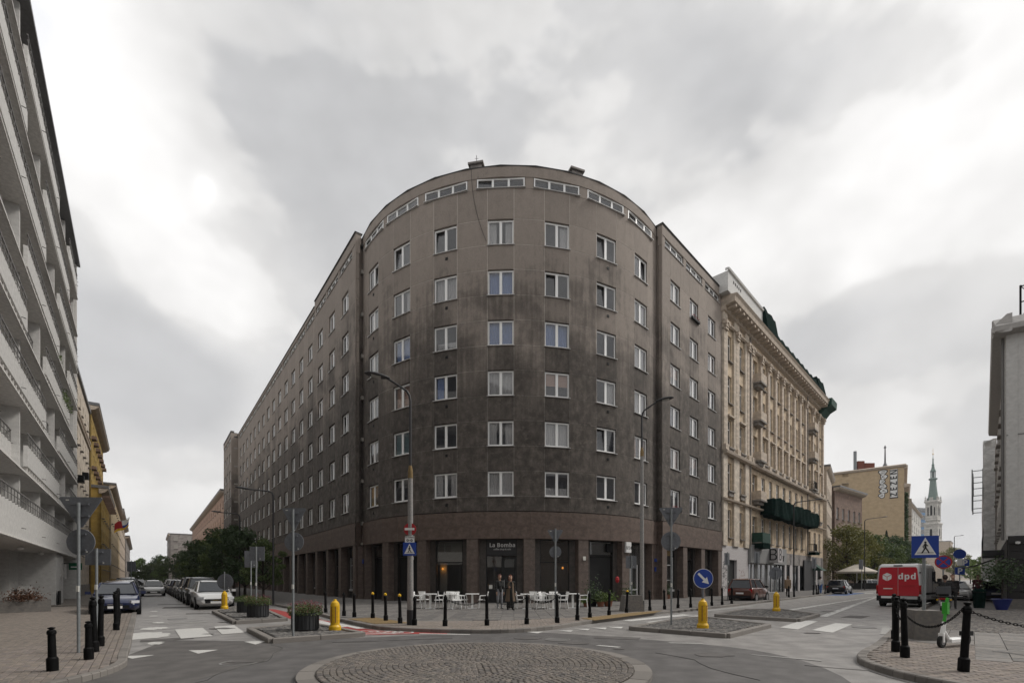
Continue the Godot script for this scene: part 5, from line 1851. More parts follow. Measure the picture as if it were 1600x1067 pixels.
	orf.prism([[73.0, 128.6], [79.5, 122.8], [91.0, 112.5], [115.0, 142.0], [100.0, 155.5], [80.0, 140.5]], 27.7, 28.2)
	var ro := part(och, "roof", orf.mesh(), M.stone_grey)
	for q in [[86.0, 119.5, 1.6, 2.4], [88.0, 119.5, 2.6, 1.9]]:
		part(ro, "chimney", box_mesh(Vector3(q[2], q[3], 1.4), g(q[0], q[1], 28.2 + q[3] / 2)), M.brick_red)
	part(ro, "flue", pipe(g(84.6, 119.0, 28), g(84.6, 119.0, 33.0), 0.35), M.galv)
	part(ro, "spirelet", lathe_mesh([Vector2(1.2, 0), Vector2(0.7, 0.7), Vector2(0.2, 2.0), Vector2(0.12, 5.5), Vector2(0.3, 5.7), Vector2(0.0, 6.4)], 8), M.zinc, Transform3D(Basis(), g(92.0, 119.0, 28.2)))
	part(och, "ivy", ivy(sf, 1.0, 3.4, 0.0, 22.0, 900), M.leaf_dark)
	graffiti(och, gf)
	# low brown house in front of it
	house("low_brown_house", "low brown corner house with a flat eave behind the trees", Vector2(56.5, 84.5), Vector2(67.3, 92.8), 13.0, 17.6, M.brown_wall, 3, 5.0, 3.6, 5, 1.0, 2.0, true, 0.9)
	house("low_pale_wing", "pale wing with narrow windows beside the classical tenement", Vector2(47.6, 73.0), Vector2(55.8, 84.2), 10.0, 18.6, M.cream_trim, 3, 6.0, 3.8, 7, 0.8, 2.2, true, 0.5)
	# white tenements behind the ochre house
	var wt := house("white_mansard_house", "white ornate house with a dark mansard roof beside the church", Vector2(116.2, 143.2), Vector2(161.0, 190.0), 14.0, 26.0, M.church_stone, 5, 5.0, 4.2, 8, 1.4, 2.6, true, 0.8, 0)
	var mf := Face.new(Vector2(116.2, 143.2), Vector2(161.0, 190.0))
	var ms := Mb.new()
	ms.quad(mf.p(0, 26.3, 0.3), mf.p(64, 26.3, 0.3), mf.p(64, 31.5, -3), mf.p(0, 31.5, -3))
	ms.quad(mf.p(0, 26.3, 0.3), mf.p(0, 31.5, -3), mf.p(0, 31.5, -14), mf.p(0, 26.3, -14))
	part(wt, "mansard", ms.mesh(), M.zinc)
	var gt := house("blue_glass_tower", "blue glass office tower showing between the white house and the church", Vector2(299.0, 358.0), Vector2(312.0, 362.0), 20.0, 52.0, M.far_glass, 9, 8.0, 5.4, 6, 2.4, 3.4, true, 0.1)
	gt.set_meta("category", "building")
	house("distant_white_block", "small pale block beyond the foot of the church tower", Vector2(238.0, 262.0), Vector2(252.0, 276.0), 12.0, 22.0, M.cream_trim, 5, 4.0, 3.6, 5, 1.6, 2.0, true, 0.3)
	house("distant_slab", "long hazy block of flats on the horizon of the avenue", Vector2(520.0, 560.0), Vector2(600.0, 590.0), 20.0, 22.0, M.cream_pale, 6, 3.0, 3.1, 14, 2.4, 1.7, true, 0.3)
	# across the square, behind the viewer: these close the sky low down and show only in the window panes
	house("facing_tenement", "brown tenement across the roundabout, mirrored in the corner windows", Vector2(17.0, -21.0), Vector2(-10.0, -24.0), 12.0, 21.0, M.blank_wall, 6, 4.5, 3.0, 8, 1.4, 1.7, true, 0.4)
	house("facing_tenement", "grey tenement across the side street, mirrored in the corner windows", Vector2(50.0, -2.0), Vector2(23.0, -20.0), 12.0, 19.0, M.grey_wall, 5, 4.5, 3.1, 9, 1.4, 1.7, true, 0.4)

func lathe_mesh(prof: Array, seg := 16) -> ArrayMesh:
	var b := Mb.new()
	b.lathe(prof, seg)
	return b.mesh()

func ivy(f: Face, s0: float, s1: float, y0: float, y1: float, n: int) -> ArrayMesh:
	var b := Mb.new()
	for i in n:
		var t := rng.randf()
		var p := f.p(lerpf(s0, s1, rng.randf()) + sin(t * 9.0) * 0.4, lerpf(y0, y1, t), rng.randf_range(0.05, 0.7))
		leaf(b, p, 0.7)
	return b.mesh()

# two column-like pieces: white bodies with black outlines, sprayed flat on the gable
func graffiti(root: Node3D, f: Face) -> void:
	var o := holder(root, "graffiti")
	var black := Mb.new()
	var white := Mb.new()
	# rounded throw-up, six fat letters one under another
	var y := 26.9
	for i in 6:
		var s := 11.8 + 0.2 * sin(i * 2.1)
		var w := 0.66 + 0.12 * cos(i * 1.7)
		for q in [[black, 1.16, 0.012], [white, 0.9, 0.02]]:
			var p := PackedVector2Array()
			for k in 18:
				var t := TAU * k / 18
				p.append(Vector2(cos(t) * w * q[1] * (1.0 + 0.16 * sin(t * 3.0 + i)), sin(t) * 0.6 * q[1] * (1.0 + 0.1 * cos(t * 2.0 + i * 2))))
			q[0].plate(p, f.xf(s, y, q[2]), 0.006)
		for k in 2:
			black.box(f.p(s + 0.1 * cos(i * 3.0 + k), y + 0.2 - 0.36 * k, 0.026), Vector3(w * 1.0, 0.11, 0.006), f.xf(s, y).basis * Basis(Vector3.BACK, 0.5 * sin(i * 2.0 + k * 3.0)))
		y -= 1.1
	# angular block letters in a tall panel
	face_box(white, f, 13.1, 14.6, 20.7, 27.3, 0.02, 0.008)
	for e in [13.1, 14.5]:
		face_box(black, f, e, e + 0.1, 20.7, 27.3, 0.028, 0.006)
	face_box(black, f, 13.05, 14.65, 20.5, 20.75, 0.028, 0.006)
	var k := 0
	for ch in ["N", "E", "Z", "E", "Z"]:
		part(o, "letter", text_mesh(ch, 1.2, 0.012, "Droid Sans", 900), M.letter_black, f.xf(13.85, 26.6 - k * 1.3, 0.032) * Transform3D(Basis(Vector3.BACK, PI / 2), Vector3.ZERO))
		k += 1
	part(o, "outline", black.mesh(), M.letter_black)
	part(o, "fill", white.mesh(), M.letter_white)

# ---------------------------------------------------------------- church tower over the square
func build_church() -> void:
	var at := g(253.0, 290.0)
	var root := thing("church_tower", "white baroque church tower with a green copper helm and gilded cross", "church", at, 0.55)
	var st: Material = M.church_stone
	# nave and gable at the foot
	var nave := Mb.new()
	nave.box(Vector3(-14.0, 9.0, -6.0), Vector3(16.0, 18.0, 16.0))
	part(root, "nave", nave.mesh(), st)
	var gb := Mb.new()
	gb.plate(PackedVector2Array([Vector2(-8, 18), Vector2(8, 18), Vector2(6.5, 22), Vector2(3, 24), Vector2(0, 28), Vector2(-3, 24), Vector2(-6.5, 22)]), Transform3D(Basis(), Vector3(-12.0, 0, 3.0)), 2.0)
	part(root, "gable", gb.mesh(), st)
	part(root, "nave_roof", box_mesh(Vector3(16.6, 1.4, 17.0), Vector3(-14, 18.7, -6.0)), M.zinc)
	# square tower stages
	var shaft := Mb.new()
	shaft.box(Vector3(0, 21.0, 0), Vector3(10.6, 42.0, 10.6))
	shaft.box(Vector3(0, 50.5, 0), Vector3(9.2, 17.0, 9.2))
	part(root, "shaft", shaft.mesh(), st)
	for q in [[29.5, 13.0, 1.2], [42.2, 12.2, 1.3], [45.0, 10.4, 0.8], [58.5, 11.4, 1.2]]:
		var c := Mb.new()
		c.slab(Vector3(0, q[0], 0), Vector3(q[1], q[2], q[1]), 0.5)
		c.box(Vector3(0, q[0] - q[2] * 0.8, 0), Vector3(q[1] - 0.9, q[2] * 0.7, q[1] - 0.9))
		part(root, "cornice", c.mesh(), st)
	for i in 4:
		var b := Basis(Vector3.UP, PI / 2 * i)
		for x in [-4.7, 4.7]:
			part(root, "pilaster", box_mesh(Vector3(1.3, 11.0, 0.8), Vector3(x, 35.8, 5.2)), st, Transform3D(b, Vector3.ZERO))
			part(root, "pilaster", box_mesh(Vector3(1.0, 12.0, 0.6), Vector3(x * 0.86, 51.5, 4.6)), st, Transform3D(b, Vector3.ZERO))
		for q in [[0.0, 48.2, 1.7, 7.4], [-2.6, 48.2, 1.0, 6.0], [2.6, 48.2, 1.0, 6.0], [0.0, 33.0, 2.0, 5.4], [0.0, 20.0, 1.6, 4.0]]:
			var p := PackedVector2Array([Vector2(-q[2] / 2, 0), Vector2(q[2] / 2, 0), Vector2(q[2] / 2, q[3] - q[2] / 2)])
			for k in range(1, 8):
				p.append(Vector2(cos(PI * k / 8), sin(PI * k / 8)) * (q[2] / 2) + Vector2(0, q[3] - q[2] / 2))
			p.append(Vector2(-q[2] / 2, q[3] - q[2] / 2))
			var w := Mb.new()
			w.plate(p, Transform3D(b, b * Vector3(q[0], q[1], (4.63 if q[1] > 43 else 5.33))), 0.02)
			part(root, "louvre_window", w.mesh(), M.trim_black)
		part(root, "corner_urn", lathe_mesh([Vector2(0.7, 0), Vector2(0.7, 1.0), Vector2(0.3, 1.3), Vector2(0.6, 2.2), Vector2(0.15, 3.2), Vector2(0, 4.0)], 10), st, Transform3D(b, b * Vector3(4.8, 59.0, 4.8)))
		part(root, "scroll_gable", box_mesh(Vector3(3.0, 2.4, 0.6), Vector3(0, 60.2, 4.6)), st, Transform3D(b, Vector3.ZERO))
	part(root, "helm", lathe_mesh([Vector2(4.6, 59.0), Vector2(4.4, 61.0), Vector2(3.5, 66.0), Vector2(2.9, 71.0), Vector2(2.6, 74.2), Vector2(3.7, 74.6), Vector2(3.7, 75.4), Vector2(2.2, 75.8), Vector2(0, 75.9)], 8), M.copper_green)
	for i in 8:
		var t := TAU * i / 8
		part(root, "lantern_column", pipe(Vector3(cos(t) * 1.9, 75.6, sin(t) * 1.9), Vector3(cos(t) * 1.9, 80.4, sin(t) * 1.9), 0.32), M.copper_green)
	part(root, "lantern_core", pipe(Vector3(0, 75.6, 0), Vector3(0, 80.4, 0), 0.8), M.zinc)
	part(root, "lantern_roof", lathe_mesh([Vector2(2.5, 80.4), Vector2(2.5, 80.9), Vector2(1.5, 82.6), Vector2(1.0, 85.0), Vector2(1.3, 85.3), Vector2(0.7, 86.2), Vector2(0.5, 89.0), Vector2(0.75, 89.4), Vector2(0.3, 90.2), Vector2(0.14, 93.0), Vector2(0, 93.2)], 8), M.copper_green)
	part(root, "ball", lathe_mesh([Vector2(0, 92.6), Vector2(0.6, 93.1), Vector2(0.6, 93.6), Vector2(0, 94.1)], 10), M.gold)
	var cr := Mb.new()
	cr.box(Vector3(0, 95.6, 0), Vector3(0.22, 3.2, 0.22))
	cr.box(Vector3(0, 96.1, 0), Vector3(1.4, 0.22, 0.22))
	part(root, "cross", cr.mesh(), M.gold)
	root.scale = Vector3(0.58, 0.82, 0.58)

# ---------------------------------------------------------------- white corner house on the right and its neighbours
func build_right_corner() -> void:
	var root := thing("white_corner_house", "white rendered corner house with wide eaves over a black timber ground floor", "building")
	var C := Vector2(25.2, 24.6)
	var front := Face.new(C, C + Vector2(9.0, -6.0))
	var side := Face.new(C + Vector2(0.699, 0.715) * 24.0, C)
	var FL := 10.8
	var H := 14.0
	var w := Mb.new()
	face_box(w, front, 0.0, FL, 3.6, H, 0.0, 0.4)
	part(root, "front_wall", w.mesh(), M.white_render)
	part(root, "expansion_groove", box_mesh(Vector3(FL, 0.05, 0.02), Vector3(FL / 2, 0, 0)), M.rail_grey, front.xf(0.0, 8.9, 0.005))
	var wins := []
	for i in 3:
		for k in 7: wins.append([2.0 + k * 3.2, 4.6 + i * 3.1, 1.1, 1.7])
	part(root, "street_wall", holed_wall(side, 0.0, 24.0, 3.6, H, wins, 0.0, 0.4), M.white_render)
	for q in wins: casement(root, side, q[0], q[1], 1.1, 1.7, -0.12, null, true, true)
	for i in 3:
		for k in 5:
			part(root, "shutter", box_mesh(Vector3(0.5, 1.8, 0.07)), M.loggia_grey, side.xf(3.6 + k * 3.2, 5.45 + i * 3.1, 0.05))
	var eave := Mb.new()
	mould(eave, side, -0.3, 24.5, H, [[0, 0], [0.5, 0.12], [0.55, 0.36], [0, 0.9]])
	mould(eave, front, -0.5, FL, H, [[0, 0], [0.5, 0.12], [0.55, 0.36], [0, 0.9]])
	part(root, "eave", eave.mesh(), M.loggia_grey)
	var core := Mb.new()
	var plan := []
	for p in [side.p(0.1, 0, -0.45), side.p(23.5, 0, -0.45), front.p(FL, 0, -0.45), front.p(FL, 0, -14.0), side.p(0.1, 0, -14.0)]: plan.append([p.x, -p.z])
	core.prism(plan, -0.05, H + 0.3)
	part(root, "core", core.mesh(), M.room_wall)
	# black timber cladding in fat boards
	var board := Mb.new()
	board.box(Vector3(2.4, 0, 0.0), Vector3(4.8, 0.38, 0.16))
	var bm := board.mesh()
	for i in 8:
		part(root, "timber_board", bm, M.wood_dark, front.xf(0.05, 0.78 + i * 0.4, 0.06 + 0.03 * (i % 2)))
	part(root, "plinth", box_mesh(Vector3(4.8, 0.5, 0.4), Vector3(2.4, 0.25, 0)), M.concrete_block, front.xf(0.0, 0.08, 0.05))
	var gb := Mb.new()
	face_box(gb, side, 0.0, 24.0, -0.05, 3.6, -0.02, 0.4)
	part(root, "ground_floor_wall", gb.mesh(), M.wood_dark)
	part(root, "canopy", box_mesh(Vector3(5.0, 0.3, 0.9), Vector3(0, 0, 0.45)), M.lamp_dark, side.xf(17.5, 3.1, 0.0))
	var aw := Mb.new()
	aw.quad(side.p(12.0, 2.5, 1.2), side.p(16.0, 2.5, 1.2), side.p(16.0, 3.0, 0.1), side.p(12.0, 3.0, 0.1))
	aw.quad(side.p(16.0, 2.3, 1.9), side.p(12.0, 2.3, 1.9), side.p(12.0, 2.5, 1.2), side.p(16.0, 2.5, 1.2))
	part(root, "awning", aw.mesh(), M.trim_black)
	var cam := Mb.new()
	cam.lathe([Vector2(0, -0.1), Vector2(0.09, -0.06), Vector2(0.1, 0.04), Vector2(0, 0.06)], 10)
	part(root, "camera_dome", cam.mesh(), M.sign_white, front.xf(0.35, 3.42, 0.3))
	part(root, "downpipe", pipe(Vector3.ZERO, Vector3(0, 10.4, 0), 0.07), M.rail_grey, side.xf(23.6, 3.6, 0.12))
	# roof railing and a steep dark gable
	var rl := Mb.new()
	for s in 5:
		rl.box(front.p(0.6 + s * 1.2, H + 1.7, -0.4), Vector3(0.06, 1.7, 0.06))
	for y in [0.9, 1.7, 2.5]:
		rl.cyl(front.p(0.6, H + y, -0.4), front.p(6.0, H + y, -0.4), 0.03, 0.03, 6)
	for s in 4:
		rl.cyl(front.p(0.6 + s * 1.2, H + 0.9, -0.4), front.p(1.8 + s * 1.2, H + 2.5, -0.4), 0.02, 0.02, 5)
		rl.cyl(front.p(0.6 + s * 1.2, H + 2.5, -0.4), front.p(1.8 + s * 1.2, H + 0.9, -0.4), 0.02, 0.02, 5)
	part(root, "roof_railing", rl.mesh(), M.iron_black)
	var ga := Mb.new()
	ga.quad(front.p(1.9, H + 0.4, -1.0), front.p(FL, H + 0.4, -1.0), front.p(FL, H + 12.0, -3.0), front.p(2.5, H + 5.0, -2.0))
	ga.quad(front.p(1.9, H + 0.4, -6.0), front.p(1.9, H + 0.4, -1.0), front.p(2.5, H + 5.0, -2.0), front.p(2.5, H + 5.0, -6.0))
	part(root, "roof", ga.mesh(), M.roof_dark)
	# sheeted facade further along with a scaffold bay
	var sc := thing("sheeted_house", "house wrapped in white scaffold sheeting beyond the white corner house", "building")
	var s2 := Face.new(C + Vector2(0.699, 0.715) * 54.0 + Vector2(-0.715, 0.699) * 0.5, C + Vector2(0.699, 0.715) * 26.0 + Vector2(-0.715, 0.699) * 0.5)
	var sh := Mb.new()
	for i in 14:
		for j in 6:
			var q := []
			for e in [[0, 0], [1, 0], [1, 1], [0, 1]]:
				var u: float = 2.0 * (i + e[0])
				var v: float = 0.3 + 2.3 * (j + e[1])
				q.append(s2.p(u, v, 0.35 + 0.1 * sin(u * 2.1 + v * 1.3) + 0.06 * sin(v * 3.0)))
			sh.quad(q[0], q[1], q[2], q[3])
	for j in 6:
		sh.quad(s2.p(28.0, 0.3 + 2.3 * j, 0.35), s2.p(28.0, 0.3 + 2.3 * j, -0.4), s2.p(28.0, 2.6 + 2.3 * j, -0.4), s2.p(28.0, 2.6 + 2.3 * j, 0.35))
	part(sc, "sheeting", sh.mesh(), M.sheet_white)
	var sb := Mb.new()
	for s in [6.0, 11.0]:
		for o in [0.4, 1.3]:
			sb.cyl(s2.p(s, 9.6, o), s2.p(s, 14.4, o), 0.06, 0.06, 5)
	for y in [9.8, 11.3, 12.8, 14.2]:
		for o in [0.4, 1.3]: sb.cyl(s2.p(6.0, y, o), s2.p(11.0, y, o), 0.05, 0.05, 5)
		for s in [6.0, 11.0]: sb.cyl(s2.p(s, y, 0.4), s2.p(s, y, 1.3), 0.05, 0.05, 5)
	part(sc, "scaffold", sb.mesh(), M.galv)
	part(sc, "tarpaulin", box_mesh(Vector3(4.6, 2.2, 0.1)), M.zinc, s2.xf(8.5, 12.9, 1.25))
	var bk := Mb.new()
	face_box(bk, s2, 0, 28.0, -0.05, 13.4, -0.4, 8.0)
	part(sc, "wall", bk.mesh(), M.grey_wall)
	mould_part(sc, s2, 0, 28.0, 13.4)

func mould_part(root: Node3D, f: Face, s0: float, s1: float, y: float) -> void:
	var b := Mb.new()
	mould(b, f, s0, s1, y, [[0, 0], [0.5, 0.1], [0.6, 0.5], [0, 0.8]], -0.3)
	part(root, "eave", b.mesh(), M.loggia_grey)

# ---------------------------------------------------------------- trees
# crown of leaf clumps round the ends of real limbs
func tree_meshes(h: float, r: float, clumps: int, leaves: int, leaf_size: float, sd: int, clear := 0.28, droop := 0.0) -> Array:
	rng.seed = sd
	var wood := Mb.new()
	wood.tube([Vector3.ZERO, Vector3(0.05, h * 0.25, 0.03), Vector3(-0.04, h * 0.55, 0.08), Vector3(0.02, h * 0.85, 0.0)], h * 0.022, h * 0.006, 8)
	var green := Mb.new()
	for i in clumps:
		var t := (i + rng.randf()) / clumps
		var y := lerpf(h * clear, h * 0.96, t)
		var girth := sin(clampf((t + 0.12) / 1.12, 0.0, 1.0) * PI) ** 0.6
		var a := i * 2.4 + rng.randf() * 0.8
		var rr := r * girth * sqrt(rng.randf_range(0.15, 1.0))
		var c := Vector3(cos(a) * rr, y, sin(a) * rr)
		var root_y := maxf(h * 0.18, y - rr * 0.7)
		wood.tube([Vector3(0, root_y, 0), Vector3(c.x * 0.5, lerpf(root_y, y, 0.62), c.z * 0.5), c], h * 0.008, h * 0.002, 5)
		var cr := r * rng.randf_range(0.17, 0.34)
		for k in leaves / clumps:
			var d := Vector3(rng.randfn(0, 1), rng.randfn(0, 0.72), rng.randfn(0, 1)).normalized() * cr * pow(rng.randf(), 0.38)
			d.y *= 0.75
			d.y -= droop * rng.randf() * rng.randf() * h
			leaf(green, c + d, leaf_size * rng.randf_range(0.7, 1.35))
	return [wood.mesh(), green.mesh()]

func fir_meshes(h: float, r: float, sd: int) -> Array:
	rng.seed = sd
	var wood := Mb.new()
	wood.tube([Vector3.ZERO, Vector3(0, h, 0)], h * 0.02, 0.02, 7)
	var green := Mb.new()
	for i in 2600:
		var t := pow(rng.randf(), 0.7)
		var a := floorf(rng.randf() * 14.0) / 14.0 * TAU + t * 5.0 + rng.randfn(0, 0.12)
		var rr := r * t * sqrt(rng.randf())
		var y := h * (1.0 - t * 0.9) - rr * 0.28
		leaf(green, Vector3(cos(a) * rr, y, sin(a) * rr), 0.3)
	return [wood.mesh(), green.mesh()]

func plant_tree(called: String, label: String, ms: Array, m: Material, x: float, d: float, size: float, turn: float, group := "") -> void:
	var t := thing(called, label, "tree", g(x, d, 0.05), turn, group)
	part(t, "trunk", ms[0], M.bark)
	part(t, "crown", ms[1], m)
	t.scale = Vector3(size, size, size)

func build_trees() -> void:
	var a := tree_meshes(8.0, 3.3, 30, 5200, 0.27, 5, 0.26)
	var b := tree_meshes(8.0, 3.0, 26, 4600, 0.27, 9, 0.3)
	var c := tree_meshes(9.0, 3.8, 32, 5600, 0.31, 21, 0.22)
	var low := tree_meshes(6.0, 4.2, 26, 6000, 0.34, 55, 0.03)
	var w := tree_meshes(10.0, 4.2, 36, 7500, 0.27, 33, 0.2, 0.12)
	var f := fir_meshes(11.0, 2.6, 41)
	rng.seed = 777
	var grp := "street trees along the sooty block"
	var row := [[-16.6, 32.2, 0.68, b], [-20.6, 37.2, 0.85, a], [-24.4, 42.4, 1.0, b], [-28.6, 47.6, 0.98, a], [-32.4, 53.2, 1.0, c], [-37.2, 59.0, 0.95, b], [-41.6, 65.5, 1.0, a], [-47.2, 73.0, 1.05, c], [-54.0, 82.0, 1.0, b], [-62.5, 93.5, 1.0, a], [-72.0, 106.0, 1.1, c], [-84.0, 122.0, 1.1, b]]
	for i in row.size():
		var q: Array = row[i]
		plant_tree("street_tree", "dark green street tree before the sooty block, %s from the planters" % ORD[i], q[3], M.leaf_dark if i % 3 else M.leaf, q[0], q[1], q[2] * 0.78, i * 1.7, grp)
	var far := [[-150.0, 195.0, 1.25], [-160.0, 200.0, 1.0], [-141.0, 192.0, 1.1], [-168.0, 205.0, 1.2], [-135.0, 188.0, 1.15], [-156.0, 214.0, 1.5], [-146.0, 216.0, 1.5], [-177.0, 214.0, 1.3]]
	for i in far.size():
		plant_tree("park_tree", "light green park tree closing the left street, %s in the clump" % ORD[i], [b, c, a][i % 3], [M.leaf_fresh, M.leaf, M.leaf_dark][i % 3], far[i][0], far[i][1], far[i][2], i * 2.1, "trees closing the left street")
	for i in 6:
		plant_tree("park_bush", "broad low bush at the end of the left street, %s along" % ORD[i], low, [M.leaf_fresh, M.leaf][i % 2], -134.0 - i * 8.0, 186.0 + i * 3.5, 1.0 + 0.2 * (i % 3), i * 1.9, "bushes closing the left street")
	# greenery of the square on the right
	var sq := [[50.6, 73.0, 1.0, w, "leaf_yellow", "yellowing willow-like tree beside the classical tenement"], [56.0, 78.0, 0.95, w, "leaf_yellow", "second yellowing tree, next to the park lamp"], [60.5, 80.5, 0.98, c, "leaf", "broad green tree in the middle of the square"], [66.0, 85.0, 1.0, a, "leaf_dark", "dark tree behind the cream parasol"], [71.5, 90.0, 1.05, c, "leaf_dark", "dark spreading tree under the graffiti wall"], [77.5, 96.0, 1.1, b, "leaf", "green tree at the foot of the ochre gable"], [54.0, 76.0, 0.7, a, "leaf_dark", "low dark tree between the yellowing trees"], [63.5, 82.5, 0.7, b, "leaf_dark", "small round tree behind the parked white car"], [82.0, 101.0, 1.0, a, "leaf_dark", "dark tree beside the ivy-covered bay"], [87.5, 107.0, 0.95, c, "leaf_dark", "last dark tree before the church"], [72.0, 87.5, 0.75, b, "leaf", "low green tree nearest the delivery van"]]
	for i in sq.size():
		var q: Array = sq[i]
		plant_tree("square_tree", q[5], q[3], M[q[4]], q[0], q[1], q[2], i * 1.3)
	plant_tree("fir_tree", "dark conifer standing before the ochre gable", f, M.leaf_fir, 74.5, 96.0, 1.02, 0.4)
	plant_tree("avenue_tree", "pale yellow-green tree right of the church tower", b, M.leaf_yellow, 212.0, 232.0, 2.1, 0.3)
	plant_tree("avenue_tree", "pale green tree at the far end of the avenue", c, M.leaf_fresh, 118.0, 121.0, 0.8, 2.3)
	plant_tree("avenue_tree", "light green tree behind the parking signs", a, M.leaf_fresh, 152.0, 160.0, 1.0, 4.3)
	rng.seed = 4242

# ---------------------------------------------------------------- vehicles; local +z is the front
func loft(b: Mb, rings: Array, close_ends := true) -> void:
	var n: int = rings[0].size()
	var mid := Vector3.ZERO
	for p in rings[1]: mid += p / n
	# make sure that faces look away from the axis
	var q0: Vector3 = (rings[2][0] - rings[0][0]).cross(rings[1][1] - rings[1][n - 1])
	var flip := q0.dot(rings[1][0] - mid) > 0.0
	var nrm := []
	for i in rings.size():
		var row := []
		var c := Vector3.ZERO
		for p in rings[i]: c += p / n
		for k in n:
			var u: Vector3 = rings[mini(i + 1, rings.size() - 1)][k] - rings[maxi(i - 1, 0)][k]
			var v: Vector3 = rings[i][(k + 1) % n] - rings[i][(k + n - 1) % n]
			var m := u.cross(v).normalized()
			row.append(m if flip else -m)
		nrm.append(row)
	for i in rings.size() - 1:
		for k in n:
			var j := (k + 1) % n
			if flip: b.quad_n(rings[i][j], rings[i][k], rings[i + 1][k], rings[i + 1][j], nrm[i][j], nrm[i][k], nrm[i + 1][k], nrm[i + 1][j])
			else: b.quad_n(rings[i][k], rings[i][j], rings[i + 1][j], rings[i + 1][k], nrm[i][k], nrm[i][j], nrm[i + 1][j], nrm[i + 1][k])
	if close_ends:
		var e: Array = rings[rings.size() - 1]
		var ax: Vector3 = e[0] - rings[0][0]
		for i in range(1, n - 1):
			var s: Array = rings[0]
			if (s[i] - s[0]).cross(s[i + 1] - s[0]).dot(ax) < 0.0: b.tri(s[0], s[i], s[i + 1])
			else: b.tri(s[0], s[i + 1], s[i])
			if (e[i] - e[0]).cross(e[i + 1] - e[0]).dot(ax) > 0.0: b.tri(e[0], e[i], e[i + 1])
			else: b.tri(e[0], e[i + 1], e[i])

# st: [z, low, belt, half width] from the tail to the nose
func car_ring(z: float, low: float, belt: float, w: float) -> Array:
	var half := [Vector2(w * 0.86, low), Vector2(w * 0.98, low + 0.1), Vector2(w, lerpf(low, belt, 0.45)), Vector2(w * 0.985, lerpf(low, belt, 0.75)), Vector2(w * 0.93, belt - 0.05), Vector2(w * 0.86, belt), Vector2(w * 0.45, belt + 0.025)]
	var r := []
	for p in half: r.append(Vector3(p.x, p.y, z))
	half.reverse()
	for p in half: r.append(Vector3(-p.x, p.y, z))
	r.reverse()
	return r

